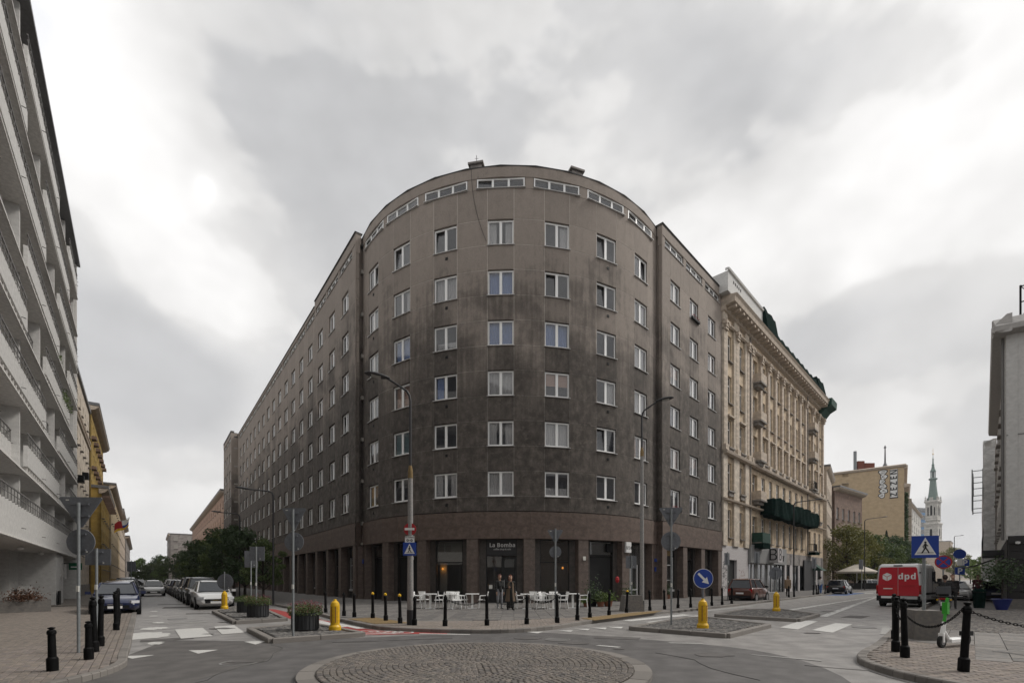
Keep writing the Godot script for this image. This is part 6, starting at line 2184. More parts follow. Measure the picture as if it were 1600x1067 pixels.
var CARS := {}
func car_shapes(kind: String) -> Dictionary:
	if CARS.has(kind): return CARS[kind]
	var L := 4.1
	var W := 0.89
	var H := 1.5
	var belt := 0.93
	var nose := 0.80
	var cab := [-0.47, -0.36, 0.03, 0.24]       # glass: tail foot, tail top, front top, front foot (share of length)
	match kind:
		"hatch": pass
		"sedan":
			L = 4.6; H = 1.45; cab = [-0.36, -0.2, 0.04, 0.25]
		"suv":
			L = 4.55; W = 0.93; H = 1.7; belt = 1.06; nose = 0.98; cab = [-0.485, -0.42, 0.02, 0.2]
		"mini":
			L = 3.7; W = 0.86; H = 1.6; belt = 1.0; nose = 0.9; cab = [-0.485, -0.43, 0.1, 0.27]
		"estate":
			L = 4.6; H = 1.5; cab = [-0.485, -0.42, 0.02, 0.24]
	var b := Mb.new()
	var tb := belt if kind != "sedan" else belt - 0.02
	loft(b, [car_ring(-0.5 * L, 0.42, tb - 0.2, W * 0.84), car_ring(-0.485 * L, 0.3, tb - 0.06, W * 0.94), car_ring(-0.43 * L, 0.22, tb, W), car_ring(-0.15 * L, 0.2, belt, W), car_ring(0.15 * L, 0.2, belt - 0.02, W), car_ring(0.27 * L, 0.2, lerpf(belt, nose, 0.4), W * 0.99), car_ring(0.41 * L, 0.22, nose - 0.03, W * 0.95), car_ring(0.475 * L, 0.25, nose - 0.12, W * 0.86), car_ring(0.5 * L, 0.34, nose - 0.26, W * 0.74)])
	var s := {"L": L, "W": W, "H": H, "belt": belt, "nose": nose, "cowl": cab[3] * L + 0.02}
	s.body = b.mesh()
	var y0 := belt - 0.03
	var y1 := H - 0.05
	var wb := W * 0.88
	var wt := W * 0.66
	var q := [Vector3(wb, y0, cab[0] * L), Vector3(wt, y1, cab[1] * L), Vector3(wt, y1, cab[2] * L), Vector3(wb * 0.96, y0, cab[3] * L)]
	var m := []
	for p in q: m.append(Vector3(-p.x, p.y, p.z))
	var gl := Mb.new()
	gl.quad(q[3], q[0], q[1], q[2])
	gl.quad(m[0], m[3], m[2], m[1])
	gl.quad(m[3], q[3], q[2], m[2])
	gl.quad(q[0], m[0], m[1], q[1])
	s.glass = gl.mesh()
	var rf := Mb.new()
	var ring := []
	for e in [[cab[1] - 0.012, 0.0, 0.97], [cab[1] + 0.03, 0.05, 1.0], [lerpf(cab[1], cab[2], 0.5), 0.075, 1.02], [cab[2] - 0.03, 0.045, 1.0], [cab[2] + 0.012, 0.0, 0.97]]:
		var z: float = e[0] * L
		var x: float = wt * e[2]
		ring.append([Vector3(-x, y1 - 0.02, z), Vector3(-x * 0.7, y1 + e[1], z), Vector3(0, y1 + e[1] * 1.15, z), Vector3(x * 0.7, y1 + e[1], z), Vector3(x, y1 - 0.02, z)])
	loft(rf, ring)
	s.roof = rf.mesh()
	var pl := Mb.new()
	for k in [q, m]:
		pl.cyl(k[0] + Vector3(0, 0, 0.02), k[1], 0.06, 0.05, 6)
		pl.cyl(k[3], k[2], 0.045, 0.04, 6)
		var mid: float = lerpf(cab[1], cab[2], 0.42)
		var px: float = signf(k[0].x)
		pl.cyl(Vector3(px * wb * 1.0, y0, mid * L), Vector3(px * wt * 1.01, y1, mid * L), 0.04, 0.035, 6)
		pl.cyl(k[1], k[2], 0.035, 0.035, 6)
	s.pillars = pl.mesh()
	var hd := Mb.new()
	hd.box(Vector3.ZERO, Vector3(0.32, 0.12, 0.3), Basis(Vector3.UP, 0.5))
	s.head = hd.mesh()
	s.tail = box_mesh(Vector3(0.2, 0.26, 0.1))
	s.grille = box_mesh(Vector3(W * 1.15, 0.11, 0.1))
	s.intake = box_mesh(Vector3(W * 1.1, 0.12, 0.1))
	s.plate = box_mesh(Vector3(0.5, 0.11, 0.02))
	var mi := Mb.new()
	mi.box(Vector3(0, 0, 0), Vector3(0.2, 0.13, 0.1))
	s.mirror = mi.mesh()
	var ty := Mb.new()
	var wr := 0.31 if kind != "suv" else 0.35
	for e in [[Vector3(-0.1, 0, 0), Vector3(0.1, 0, 0), wr]]:
		ty.cyl(e[0], e[1], e[2], e[2], 20)
	s.tyre = ty.mesh()
	var rm := Mb.new()
	rm.cyl(Vector3(-0.106, 0, 0), Vector3(0.106, 0, 0), wr * 0.64, wr * 0.64, 16)
	s.rim = rm.mesh()
	var arch := Mb.new()
	arch.cyl(Vector3(-0.06, 0, 0), Vector3(0.06, 0, 0), wr + 0.06, wr + 0.06, 20)
	s.arch = arch.mesh()
	s.wr = wr
	CARS[kind] = s
	return s

func car(label: String, kind: String, paint: String, x: float, d: float, turn: float, group := "") -> Node3D:
	var s := car_shapes(kind)
	var L: float = s.L
	var W: float = s.W
	var t := thing("car", label, "car", g(x, d, 0.0), turn, group)
	part(t, "body", s.body, M[paint])
	part(t, "windows", s.glass, M.car_glass)
	part(t, "roof", s.roof, M[paint])
	part(t, "pillars", s.pillars, M[paint])
	for sx in [-1, 1]:
		part(t, "headlight", s.head, M.head_lamp, Transform3D(Basis(Vector3.UP, 0.0) if sx > 0 else Basis.from_scale(Vector3(-1, 1, 1)), Vector3(sx * W * 0.7, s.nose - 0.2, L * 0.462)))
		part(t, "tail_light", s.tail, M.tail_lamp, Transform3D(Basis(), Vector3(sx * W * 0.8, s.belt - 0.2, -L * 0.483)))
		part(t, "mirror", s.mirror, M[paint] if kind != "mini" else M.trim_black, Transform3D(Basis(), Vector3(sx * (W + 0.08), s.belt + 0.05, L * 0.19)))
		for sz in [-1, 1]:
			part(t, "wheel_arch", s.arch, M.trim_black, Transform3D(Basis(), Vector3(sx * (W - 0.055), s.wr, sz * L * 0.305)))
			var wh := holder(t, "wheel", Transform3D(Basis(), Vector3(sx * (W - 0.09), s.wr, sz * L * 0.305)))
			part(wh, "tyre", s.tyre, M.tyre)
			part(wh, "rim", s.rim, M.rim)
		for z in [-0.16, 0.06]:
			part(t, "door_seam", box_mesh(Vector3(0.012, s.belt - 0.34, 0.014), Vector3(sx * W * 0.999, (s.belt + 0.28) / 2, z * L)), M.trim_black)
			part(t, "door_handle", box_mesh(Vector3(0.03, 0.03, 0.16), Vector3(sx * W * 0.99, s.belt - 0.14, z * L - 0.16)), M[paint])
		part(t, "sill_trim", box_mesh(Vector3(0.03, 0.09, L * 0.42), Vector3(sx * W * 0.97, 0.27, 0)), M.trim_black)
	part(t, "cowl", box_mesh(Vector3(W * 1.55, 0.04, 0.12), Vector3(0, s.belt - 0.01, s.cowl)), M.trim_black)
	part(t, "grille", s.grille, M.trim_black, Transform3D(Basis(), Vector3(0, s.nose - 0.3, L * 0.488)))
	part(t, "lower_intake", s.intake, M.trim_black, Transform3D(Basis(), Vector3(0, 0.4, L * 0.491)))
	part(t, "badge_bar", box_mesh(Vector3(0.5, 0.03, 0.02)), M.chrome, Transform3D(Basis(), Vector3(0, s.nose - 0.3, L * 0.502)))
	part(t, "number_plate", s.plate, M.sign_white, Transform3D(Basis(), Vector3(0, s.nose - 0.42, L * 0.505)))
	part(t, "rear_bumper", box_mesh(Vector3(W * 1.7, 0.2, 0.12)), M.trim_black, Transform3D(Basis(), Vector3(0, 0.38, -L * 0.488)))
	part(t, "number_plate", s.plate, M.sign_white, Transform3D(Basis(), Vector3(0, 0.62, -L * 0.503)))
	return t

func build_vehicles() -> void:
	var near_turn := atan2(0.61, 0.79)
	var gl := "cars parked on the left side of the street"
	var left := [["dark navy saloon parked on the brick pavement behind black bollards", "sedan", "car_navy"], ["dark grey estate parked behind the navy saloon", "estate", "car_grey"], ["black hatchback third in the row behind the navy saloon", "hatch", "car_black"], ["silver hatchback fourth in the row behind the navy saloon", "hatch", "car_silver"], ["black off-roader far along the pavement by the yellow house", "suv", "car_black"], ["white saloon last in the row by the yellow house", "sedan", "car_white"]]
	for i in left.size():
		car(left[i][0], left[i][1], left[i][2], -18.5 - 3.3 * i, 22.6 + 4.28 * i, near_turn, gl)
	var gr := "cars parked along the sooty block"
	var right := [["white hatchback parked nose-on beside the yellow island bollard", "hatch", "car_white"], ["tall black off-roader parked directly behind the white hatchback", "suv", "car_black"], ["dark grey off-roader third in the row under the trees", "suv", "car_grey"], ["silver hatchback fourth in the row under the trees", "hatch", "car_silver"], ["black estate fifth in the row under the trees", "estate", "car_black"], ["navy hatchback sixth in the row under the trees", "hatch", "car_navy"], ["silver saloon seventh in the row under the trees", "sedan", "car_silver"], ["black hatchback eighth in the row under the trees", "hatch", "car_black"], ["white hatchback far off in the row under the trees", "hatch", "car_white"]]
	for i in right.size():
		car(right[i][0], right[i][1], right[i][2], -16.75 - 3.26 * i, 26.9 + 4.24 * i, near_turn, gr)
	car("silver saloon driving towards the roundabout with its lights on", "sedan", "car_silver", -34.2, 46.0, near_turn)
	car("dark estate turning out at the far end of the left street", "estate", "car_black", -46.5, 60.5, near_turn + 0.9)
	var away := atan2(0.70, -0.714)
	car("small copper-red off-roader parked before the white shop wall", "mini", "car_copper", 16.9, 34.4, away)
	car("black sporty car parked on the blue bay", "hatch", "car_black", 34.9, 51.4, away)
	car("white estate parked beside the cream parasol", "estate", "car_white", 53.8, 72.0, away - 0.5)
	car("white hatchback half hidden behind the delivery van", "hatch", "car_white", 57.3, 74.6, away - 0.3)
	car("silver car facing the roundabout behind the motor scooter", "sedan", "car_silver", 32.2, 35.2, near_turn - 1.3)
	car("dark blue car parked near the awning of the white house", "hatch", "car_navy", 33.6, 33.5, away)
	build_van()
	build_motor_scooter()
	build_kick_scooter()

func build_van() -> void:
	var away := atan2(0.70, -0.714)
	var t := thing("delivery_van", "red and white delivery van seen from behind with a cube logo", "van", g(23.95, 29.1), away - 0.1)
	var b := Mb.new()
	var rings := []
	for e in [[-2.62, 0.5, 2.3, 0.93], [-2.58, 0.42, 2.42, 0.99], [-2.3, 0.36, 2.46, 1.02], [0.9, 0.36, 2.46, 1.02], [1.3, 0.36, 2.4, 1.02]]:
		var z: float = e[0]
		var w: float = e[3]
		var r := []
		for p in [[0.95, e[1]], [1.0, e[1] + 0.14], [1.0, 1.2], [0.96, e[2] - 0.35], [0.9, e[2] - 0.06], [0.8, e[2]]]: r.append(Vector3(w * p[0], p[1], z))
		for p in [[0.8, e[2]], [0.9, e[2] - 0.06], [0.96, e[2] - 0.35], [1.0, 1.2], [1.0, e[1] + 0.14], [0.95, e[1]]]: r.append(Vector3(-w * p[0], p[1], z))
		r.reverse()
		rings.append(r)
	loft(b, rings)
	b.box(Vector3(0, 0.85, 2.0), Vector3(1.92, 0.9, 1.5))
	part(t, "body", b.mesh(), M.car_white)
	var wsc := Mb.new()
	wsc.quad(Vector3(-0.92, 1.3, 2.3), Vector3(0.92, 1.3, 2.3), Vector3(0.8, 2.3, 1.32), Vector3(-0.8, 2.3, 1.32))
	for sx in [-1, 1]:
		wsc.box(Vector3(sx * 1.015, 1.75, 0.75), Vector3(0.02, 0.6, 0.9))
	part(t, "windows", wsc.mesh(), M.car_glass)
	# rear doors, each with its own red skin
	for sx in [-1, 1]:
		var p := PackedVector2Array([Vector2(0.012, 0.62), Vector2(0.9, 0.62), Vector2(0.93, 0.75), Vector2(0.93, 1.2), Vector2(0.85, 2.16), Vector2(0.78, 2.26), Vector2(0.012, 2.26)])
		if sx < 0:
			for i in p.size(): p[i] = Vector2(-p[i].x, p[i].y)
		var dm := Mb.new()
		dm.plate(p, Transform3D(Basis(Vector3.UP, PI), Vector3(0, 0, -2.64)), 0.06)
		var door := part(t, "rear_door", dm.mesh(), M.car_red)
		part(door, "recess", box_mesh(Vector3(0.75, 0.05, 0.02), Vector3(sx * -0.46, 1.22, -2.645)), M.sign_red)
		part(t, "tail_light", box_mesh(Vector3(0.09, 0.5, 0.12), Vector3(sx * 0.97, 1.0, -2.58)), M.tail_lamp)
		for sz in [-1.7, 1.75]:
			var wh := holder(t, "wheel", Transform3D(Basis(), Vector3(sx * 0.9, 0.36, sz)))
			part(wh, "tyre", pipe(Vector3(-0.12, 0, 0), Vector3(0.12, 0, 0), 0.36, 20), M.tyre)
			part(wh, "rim", pipe(Vector3(-0.125, 0, 0), Vector3(0.125, 0, 0), 0.22, 14), M.rim)
		part(t, "mirror", box_mesh(Vector3(0.2, 0.35, 0.12), Vector3(sx * 1.18, 1.45, 1.35)), M.trim_black)
		for z in [-0.9, 0.35]:
			part(t, "door_seam", box_mesh(Vector3(0.012, 1.7, 0.016), Vector3(sx * 1.022, 1.35, z)), M.trim_black)
		part(t, "side_rail", box_mesh(Vector3(0.03, 0.12, 3.6), Vector3(sx * 1.02, 0.75, -0.6)), M.trim_black)
		for y in [0.85, 1.95]:
			part(t, "hinge", box_mesh(Vector3(0.05, 0.09, 0.05), Vector3(sx * 0.97, y, -2.63)), M.trim_black)
	part(t, "bumper", box_mesh(Vector3(1.96, 0.3, 0.22), Vector3(0, 0.5, -2.62)), M.trim_black)
	part(t, "underbody", box_mesh(Vector3(1.6, 0.2, 4.6), Vector3(0, 0.3, 0)), M.trim_black)
	part(t, "number_plate", box_mesh(Vector3(0.52, 0.12, 0.02), Vector3(0.5, 0.56, -2.74)), M.sign_white)
	part(t, "bumper_step", box_mesh(Vector3(0.75, 0.16, 0.03), Vector3(-0.5, 0.55, -2.74)), M.alu)
	part(t, "door_handle", box_mesh(Vector3(0.42, 0.05, 0.03), Vector3(0.46, 1.05, -2.66)), M.sign_white)
	part(t, "high_brake_light", box_mesh(Vector3(0.4, 0.05, 0.04), Vector3(0, 2.36, -2.63)), M.trim_black)
	# cube mark of three white rhombs, and the letters
	var back := Transform3D(Basis(Vector3.UP, PI), Vector3(0.5, 1.72, -2.648))
	for k in 3:
		var a := PI / 6 + TAU / 3 * k
		var u := Vector2(cos(a), sin(a)) * 0.24
		var v := Vector2(cos(a + TAU / 3), sin(a + TAU / 3)) * 0.24
		var m := (u + v) * 0.07
		var rh := Mb.new()
		rh.plate(PackedVector2Array([m, u * 0.94 + m, (u + v) * 0.97, v * 0.94 + m]), back, 0.006)
		part(t, "logo_face", rh.mesh(), M.sign_white)
	part(t, "lettering", text_mesh("dpd", 0.33, 0.006, "Droid Sans", 700), M.sign_white, Transform3D(Basis(Vector3.UP, PI), Vector3(-0.40, 1.74, -2.652)))

func build_motor_scooter() -> void:
	var t := thing("motor_scooter", "black motor scooter with a silver top case parked behind the van", "scooter", g(17.6, 19.6, 0.1), atan2(0.70, -0.714))
	for z in [-0.62, 0.62]:
		var wh := holder(t, "wheel", Transform3D(Basis(), Vector3(0, 0.26, z)))
		part(wh, "tyre", pipe(Vector3(-0.06, 0, 0), Vector3(0.06, 0, 0), 0.26, 18), M.tyre)
		part(wh, "rim", pipe(Vector3(-0.065, 0, 0), Vector3(0.065, 0, 0), 0.14, 12), M.rim)
	var b := Mb.new()
	loft(b, [scoot_ring(-0.85, 0.55, 0.78, 0.1), scoot_ring(-0.6, 0.4, 0.82, 0.18), scoot_ring(-0.2, 0.34, 0.78, 0.2), scoot_ring(-0.05, 0.28, 0.5, 0.18), scoot_ring(0.3, 0.28, 0.42, 0.17), scoot_ring(0.42, 0.3, 1.0, 0.19), scoot_ring(0.6, 0.5, 1.0, 0.15)])
	part(t, "body", b.mesh(), M.car_black)
	part(t, "seat", box_mesh(Vector3(0.26, 0.1, 0.7), Vector3(0, 0.86, -0.42)), M.trim_black)
	part(t, "top_case", box_mesh(Vector3(0.42, 0.3, 0.38), Vector3(0, 1.06, -0.82)), M.car_grey)
	part(t, "handlebar", pipe(Vector3(-0.34, 1.12, 0.45), Vector3(0.34, 1.12, 0.45), 0.025), M.trim_black)
	part(t, "windscreen", box_mesh(Vector3(0.36, 0.4, 0.02), Vector3(0, 1.28, 0.56)), M.shop_pane)
	part(t, "tail_light", box_mesh(Vector3(0.26, 0.08, 0.04), Vector3(0, 0.72, -0.88)), M.tail_lamp)
	part(t, "number_plate", box_mesh(Vector3(0.2, 0.16, 0.015), Vector3(0, 0.52, -0.9)), M.sign_white)
	for sx in [-1, 1]:
		part(t, "indicator", box_mesh(Vector3(0.06, 0.05, 0.05), Vector3(sx * 0.2, 0.68, -0.84)), M.yellow_plastic)
		part(t, "mirror", box_mesh(Vector3(0.12, 0.08, 0.02), Vector3(sx * 0.3, 1.36, 0.45)), M.trim_black)

func scoot_ring(z: float, low: float, top: float, w: float) -> Array:
	var r := []
	for i in 10:
		var a := TAU * i / 10
		r.append(Vector3(cos(a) * w, (low + top) / 2 + sin(a) * (top - low) / 2, z))
	return r

func build_kick_scooter() -> void:
	var t := thing("electric_kick_scooter", "white electric kick scooter with a bright green stem on the flagstones", "kick scooter", g(9.85, 10.75, 0.1), atan2(-0.8, 0.35))
	for z in [-0.5, 0.5]:
		var wh := holder(t, "wheel", Transform3D(Basis(), Vector3(0, 0.13, z)))
		part(wh, "tyre", pipe(Vector3(-0.03, 0, 0), Vector3(0.03, 0, 0), 0.13, 18), M.tyre)
		part(wh, "rim", pipe(Vector3(-0.034, 0, 0), Vector3(0.034, 0, 0), 0.07, 12), M.rim)
	var d := Mb.new()
	d.slab(Vector3(0, 0.15, -0.06), Vector3(0.19, 0.08, 0.72), 0.02)
	d.cyl(Vector3(0, 0.17, 0.26), Vector3(0, 0.34, 0.42), 0.05, 0.045, 8)
	part(t, "deck", d.mesh(), M.plastic_white)
	part(t, "rear_mudguard", box_mesh(Vector3(0.13, 0.1, 0.3), Vector3(0, 0.27, -0.5)), M.trim_black)
	var f := Mb.new()
	f.box(Vector3(0, 0.22, 0.5), Vector3(0.1, 0.2, 0.06))
	f.cyl(Vector3(0, 0.3, 0.47), Vector3(0, 0.56, 0.4), 0.05, 0.04, 8)
	part(t, "fork", f.mesh(), M.plastic_white)
	part(t, "stem", pipe(Vector3(0, 0.54, 0.405), Vector3(0, 1.08, 0.27), 0.032), M.scooter_green)
	part(t, "battery_case", box_mesh(Vector3(0.1, 0.26, 0.09), Vector3(0, 0.86, 0.34)), M.scooter_green)
	part(t, "handlebar", pipe(Vector3(-0.3, 1.1, 0.26), Vector3(0.3, 1.1, 0.26), 0.018), M.trim_black)

# ---------------------------------------------------------------- bollards, signs, lamps, planters
func post_mesh(h: float, knob: bool) -> ArrayMesh:
	var b := Mb.new()
	b.lathe([Vector2(0.078, 0), Vector2(0.078, 0.2), Vector2(0.056, 0.23), Vector2(0.05, h * 0.82), Vector2(0.06, h * 0.83), Vector2(0.06, h * 0.9), Vector2(0.045, h * 0.93)] + ([Vector2(0.025, h * 0.94), Vector2(0.05, h * 0.96), Vector2(0.05, h * 0.98), Vector2(0.0, h)] if knob else [Vector2(0.0, h)]), 12)
	return b.mesh()

func bollard(label: String, m: Mesh, x: float, d: float, group: String, cap := "", h := 1.0) -> Node3D:
	var t := thing("bollard", label, "bollard", g(x, d, 0.1), 0.0, group)
	t.rotation = Vector3(rng.randfn(0, 0.022), rng.randf(), rng.randfn(0, 0.022))
	part(t, "post", m, M.iron_black)
	part(t, "collar", pipe(Vector3(0, h * 0.86, 0), Vector3(0, h * 0.875, 0), 0.064, 12), M.trim_black)
	if cap: part(t, "painted_cap", lathe_mesh([Vector2(0.052, h * 0.92), Vector2(0.055, h * 0.97), Vector2(0.0, h * 1.015)], 10), M[cap])
	return t

func yellow_bollard(label: String, x: float, d: float) -> Node3D:
	var t := thing("island_bollard", label, "bollard", g(x, d, 0.11), 0.0, "yellow island bollards")
	part(t, "foot", lathe_mesh([Vector2(0.17, 0), Vector2(0.17, 0.1), Vector2(0.135, 0.16)], 16), M.yellow_plastic)
	part(t, "shaft", lathe_mesh([Vector2(0.13, 0.15), Vector2(0.13, 0.72), Vector2(0.11, 0.8), Vector2(0.05, 0.86), Vector2(0.04, 0.9), Vector2(0, 0.9)], 16), M.yellow_plastic)
	for i in 5:
		part(t, "rib", box_mesh(Vector3(0.022, 0.46, 0.012), Vector3(0, 0.46, 0.128)), M.terracotta if i % 2 else M.yellow_plastic, Transform3D(Basis(Vector3.UP, (i - 2) * 0.5), Vector3.ZERO))
	return t

# panel kinds: "tri", "disc", "rect"; seen from behind unless front material is shown
func sign_panel(root: Node3D, kind: String, y: float, w: float, h: float, face: Material, bracket := true) -> Node3D:
	var p: PackedVector2Array
	match kind:
		"tri":
			p = PackedVector2Array([Vector2(-w / 2, h / 2 - 0.03), Vector2(-w / 2 + 0.03, h / 2), Vector2(w / 2 - 0.03, h / 2), Vector2(w / 2, h / 2 - 0.03), Vector2(0.03, -h / 2), Vector2(-0.03, -h / 2)])
		"disc": p = disc_poly(w / 2)
		_: p = rect_poly(w, h)
	var b := Mb.new()
	b.plate(p, Transform3D(Basis(), Vector3(0, 0, 0)), 0.02)
	var o := part(root, "sign_panel", b.mesh(), face, Transform3D(Basis(), Vector3(0, y, -0.05 if bracket else 0.06)))
	if bracket:
		var n := 2
		for k in n:
			part(o, "bracket", box_mesh(Vector3(w * 0.42, 0.035, 0.03), Vector3(0, lerpf(-h * 0.12, h * 0.26, k) if kind == "tri" else lerpf(-h * 0.3, h * 0.3, k), 0.015)), M.sign_back)
		part(o, "edge_sticker", box_mesh(Vector3(0.06, 0.02, 0.004), Vector3(-w * 0.3, h * 0.4, 0.003)) if kind == "tri" else box_mesh(Vector3(0.03, 0.03, 0.004), Vector3(w * 0.22, -h * 0.36, 0.003)), M.sticker)
	return o

func sign_post(label: String, x: float, d: float, turn: float, h: float, panels: Array, foot := 0.1, r := 0.03) -> Node3D:
	var t := thing("sign_post", label, "road sign", g(x, d, foot), turn)
	part(t, "post", pipe(Vector3.ZERO, Vector3(0, h, 0), r, 10), M.galv)
	for q in panels:
		sign_panel(t, q[0], q[1], q[2], q[3], M.sign_back)
	part(t, "post_sticker", box_mesh(Vector3(0.05, 0.12, 0.05), Vector3(0, 1.3, 0.012)), M.sticker)
	return t

func lamp_post(label: String, x: float, d: float, h: float, thick_to: float, arm: Vector3, dark := false) -> Node3D:
	var t := thing("street_lamp", label, "street lamp", g(x, d, 0.1))
	if thick_to > 0.0:
		var b := Mb.new()
		b.tube([Vector3.ZERO, Vector3(0, thick_to, 0)], 0.105, 0.075, 14)
		part(t, "pole", b.mesh(), M.lamp_pole)
		part(t, "pole_foot", pipe(Vector3.ZERO, Vector3(0, 0.5, 0), 0.115, 14), M.lamp_dark)
		part(t, "yellow_band", lathe_mesh([Vector2(0.085, thick_to - 0.25), Vector2(0.08, thick_to - 0.02), Vector2(0.05, thick_to + 0.16)], 12), M.paint_ochre)
	var c := Mb.new()
	var p0 := Vector3(0, maxf(thick_to - 0.02, 0.0), 0)
	var p1 := Vector3(0, h - 0.25, 0)
	c.tube([p0, p1, Vector3(0, h - 0.08, 0) + arm * 0.05, Vector3(0, h, 0) + arm * 0.16, Vector3(0, h, 0) + arm], 0.06 if dark else 0.045, 0.035, 8)
	part(t, "arm", c.mesh(), M.lamp_dark)
	var head := Mb.new()
	var e := Vector3(0, h, 0) + arm
	var dir := Vector3(arm.x, 0, arm.z).normalized()
	var bs := Basis(dir, Vector3.UP, dir.cross(Vector3.UP)) * Basis(Vector3.BACK, 0.12)
	var rings := []
	for q in [[-0.1, 0.05, 0.04], [0.1, 0.14, 0.075], [0.35, 0.19, 0.085], [0.55, 0.16, 0.06], [0.68, 0.06, 0.025]]:
		var r := []
		for i in 10:
			var a := TAU * i / 10
			r.append(e + bs * Vector3(q[0], maxf(sin(a), -0.35) * q[2], cos(a) * q[1]))
		rings.append(r)
	loft(head, rings)
	var hd := part(t, "lamp_head", head.mesh(), M.lamp_dark)
	part(hd, "lens", box_mesh(Vector3(0.3, 0.02, 0.2)), M.lamp_lens, Transform3D(bs, e + bs * Vector3(0.32, -0.035, 0)))
	return t

func chain(label: String, a: Vector3, b: Vector3, sag: float) -> void:
	var t := thing("chain", label, "chain", a)
	var link := Mb.new()
	for i in 10:
		var t0 := TAU * i / 10
		var t1 := TAU * (i + 1) / 10
		link.cyl(Vector3(cos(t0) * 0.035, sin(t0) * 0.018, 0), Vector3(cos(t1) * 0.035, sin(t1) * 0.018, 0), 0.007, 0.007, 5, false)
	var lm := link.mesh()
	var n := int(a.distance_to(b) * 1.12 / 0.054)
	for i in n:
		var u := (i + 0.5) / n
		var p := a.lerp(b, u) - Vector3(0, sag * 4.0 * u * (1 - u), 0)
		var q := a.lerp(b, u + 0.01) - Vector3(0, sag * 4.0 * (u + 0.01) * (0.99 - u), 0)
		var x := (q - p).normalized()
		var z := x.cross(Vector3.UP).normalized()
		part(t, "link", lm, M.iron_black, Transform3D(Basis(x, z.cross(x), z) * Basis(Vector3.RIGHT, PI / 2 * (i % 2)), p - a))

func flower_tub(label: String, x: float, d: float, s: float, petals: int) -> void:
	var t := thing("flower_tub", label, "planter", g(x, d, 0.115))
	var tub := Mb.new()
	tub.lathe([Vector2(0.47, 0.0), Vector2(0.5, 0.05), Vector2(0.5, 0.6), Vector2(0.53, 0.62), Vector2(0.53, 0.68), Vector2(0.46, 0.68)], 12)
	part(t, "tub", tub.mesh(), M.planter)
	for i in 24:
		var a := TAU * i / 24
		part(t, "stave", box_mesh(Vector3(0.03, 0.52, 0.02)), M.planter, Transform3D(Basis(Vector3.UP, a), Vector3(sin(a) * 0.502, 0.32, cos(a) * 0.502)))
	part(t, "soil", pipe(Vector3(0, 0.5, 0), Vector3(0, 0.62, 0), 0.47, 12), M.soil)
	var lf := Mb.new()
	var pt := Mb.new()
	for i in 1500:
		var a := rng.randf() * TAU
		var r := sqrt(rng.randf()) * 0.64
		leaf(lf, Vector3(cos(a) * r, 0.6 + rng.randf() * (0.52 - r * 0.3), sin(a) * r), 0.075)
	for i in petals:
		var a := rng.randf() * TAU
		var r := sqrt(rng.randf()) * 0.66
		leaf(pt, Vector3(cos(a) * r, 0.72 + rng.randf() * (0.55 - r * 0.32), sin(a) * r), 0.045)
	part(t, "foliage", lf.mesh(), M.leaf)
	part(t, "blossom", pt.mesh(), M.petal)
	t.scale = Vector3(s, s, s)

func concrete_foot(root: Node3D, w: float, h: float, taper: float) -> void:
	var b := Mb.new()
	var lo := [Vector3(-w / 2, 0, w / 2), Vector3(w / 2, 0, w / 2), Vector3(w / 2, 0, -w / 2), Vector3(-w / 2, 0, -w / 2)]
	var hi := []
	for p in lo: hi.append(Vector3(p.x * taper, h, p.z * taper))
	for i in 4: b.quad(lo[i], lo[(i + 1) % 4], hi[(i + 1) % 4], hi[i])
	b.quad(hi[0], hi[1], hi[2], hi[3])
	part(root, "concrete_foot", b.mesh(), M.concrete_block)

# blue crossing sign: white triangle with a black walking figure
func crossing_sign(root: Node3D, y: float, s: float, z := 0.06) -> void:
	var o := holder(root, "crossing_sign", Transform3D(Basis(), Vector3(0, y, z)))
	part(o, "panel", box_mesh(Vector3(s, s, 0.02)), M.sign_blue)
	var tr := Mb.new()
	tr.plate(PackedVector2Array([Vector2(-0.4, -0.36) * s, Vector2(0.4, -0.36) * s, Vector2(0, 0.42) * s]), Transform3D(Basis(), Vector3(0, 0, 0.014)), 0.003)
	part(o, "triangle", tr.mesh(), M.sign_white)
	var fg := Mb.new()
	var xf := Transform3D(Basis().scaled(Vector3(s, s, 1)), Vector3(0, 0, 0.018))
	fg.plate(disc_poly(0.045, 12), xf * Transform3D(Basis(), Vector3(0, 0.2, 0)), 0.003)
	for q in [[0, 0.15, 0.0, -0.03, 0.085], [0, -0.03, -0.09, -0.22, 0.055], [-0.09, -0.22, -0.14, -0.29, 0.05], [0.0, -0.03, 0.08, -0.16, 0.055], [0.08, -0.16, 0.14, -0.29, 0.05], [0.0, 0.13, -0.09, 0.02, 0.035], [-0.09, 0.02, -0.06, -0.06, 0.03], [0.0, 0.13, 0.1, 0.03, 0.035], [-0.3, -0.27, 0.3, -0.27, 0.02]]:
		var a := Vector2(q[0], q[1])
		var e := Vector2(q[2], q[3])
		var n: Vector2 = (e - a).orthogonal().normalized() * q[4] * 0.5
		fg.plate(PackedVector2Array([a + n, e + n, e - n, a - n]), xf, 0.003)
	part(o, "walking_figure", fg.mesh(), M.letter_black)

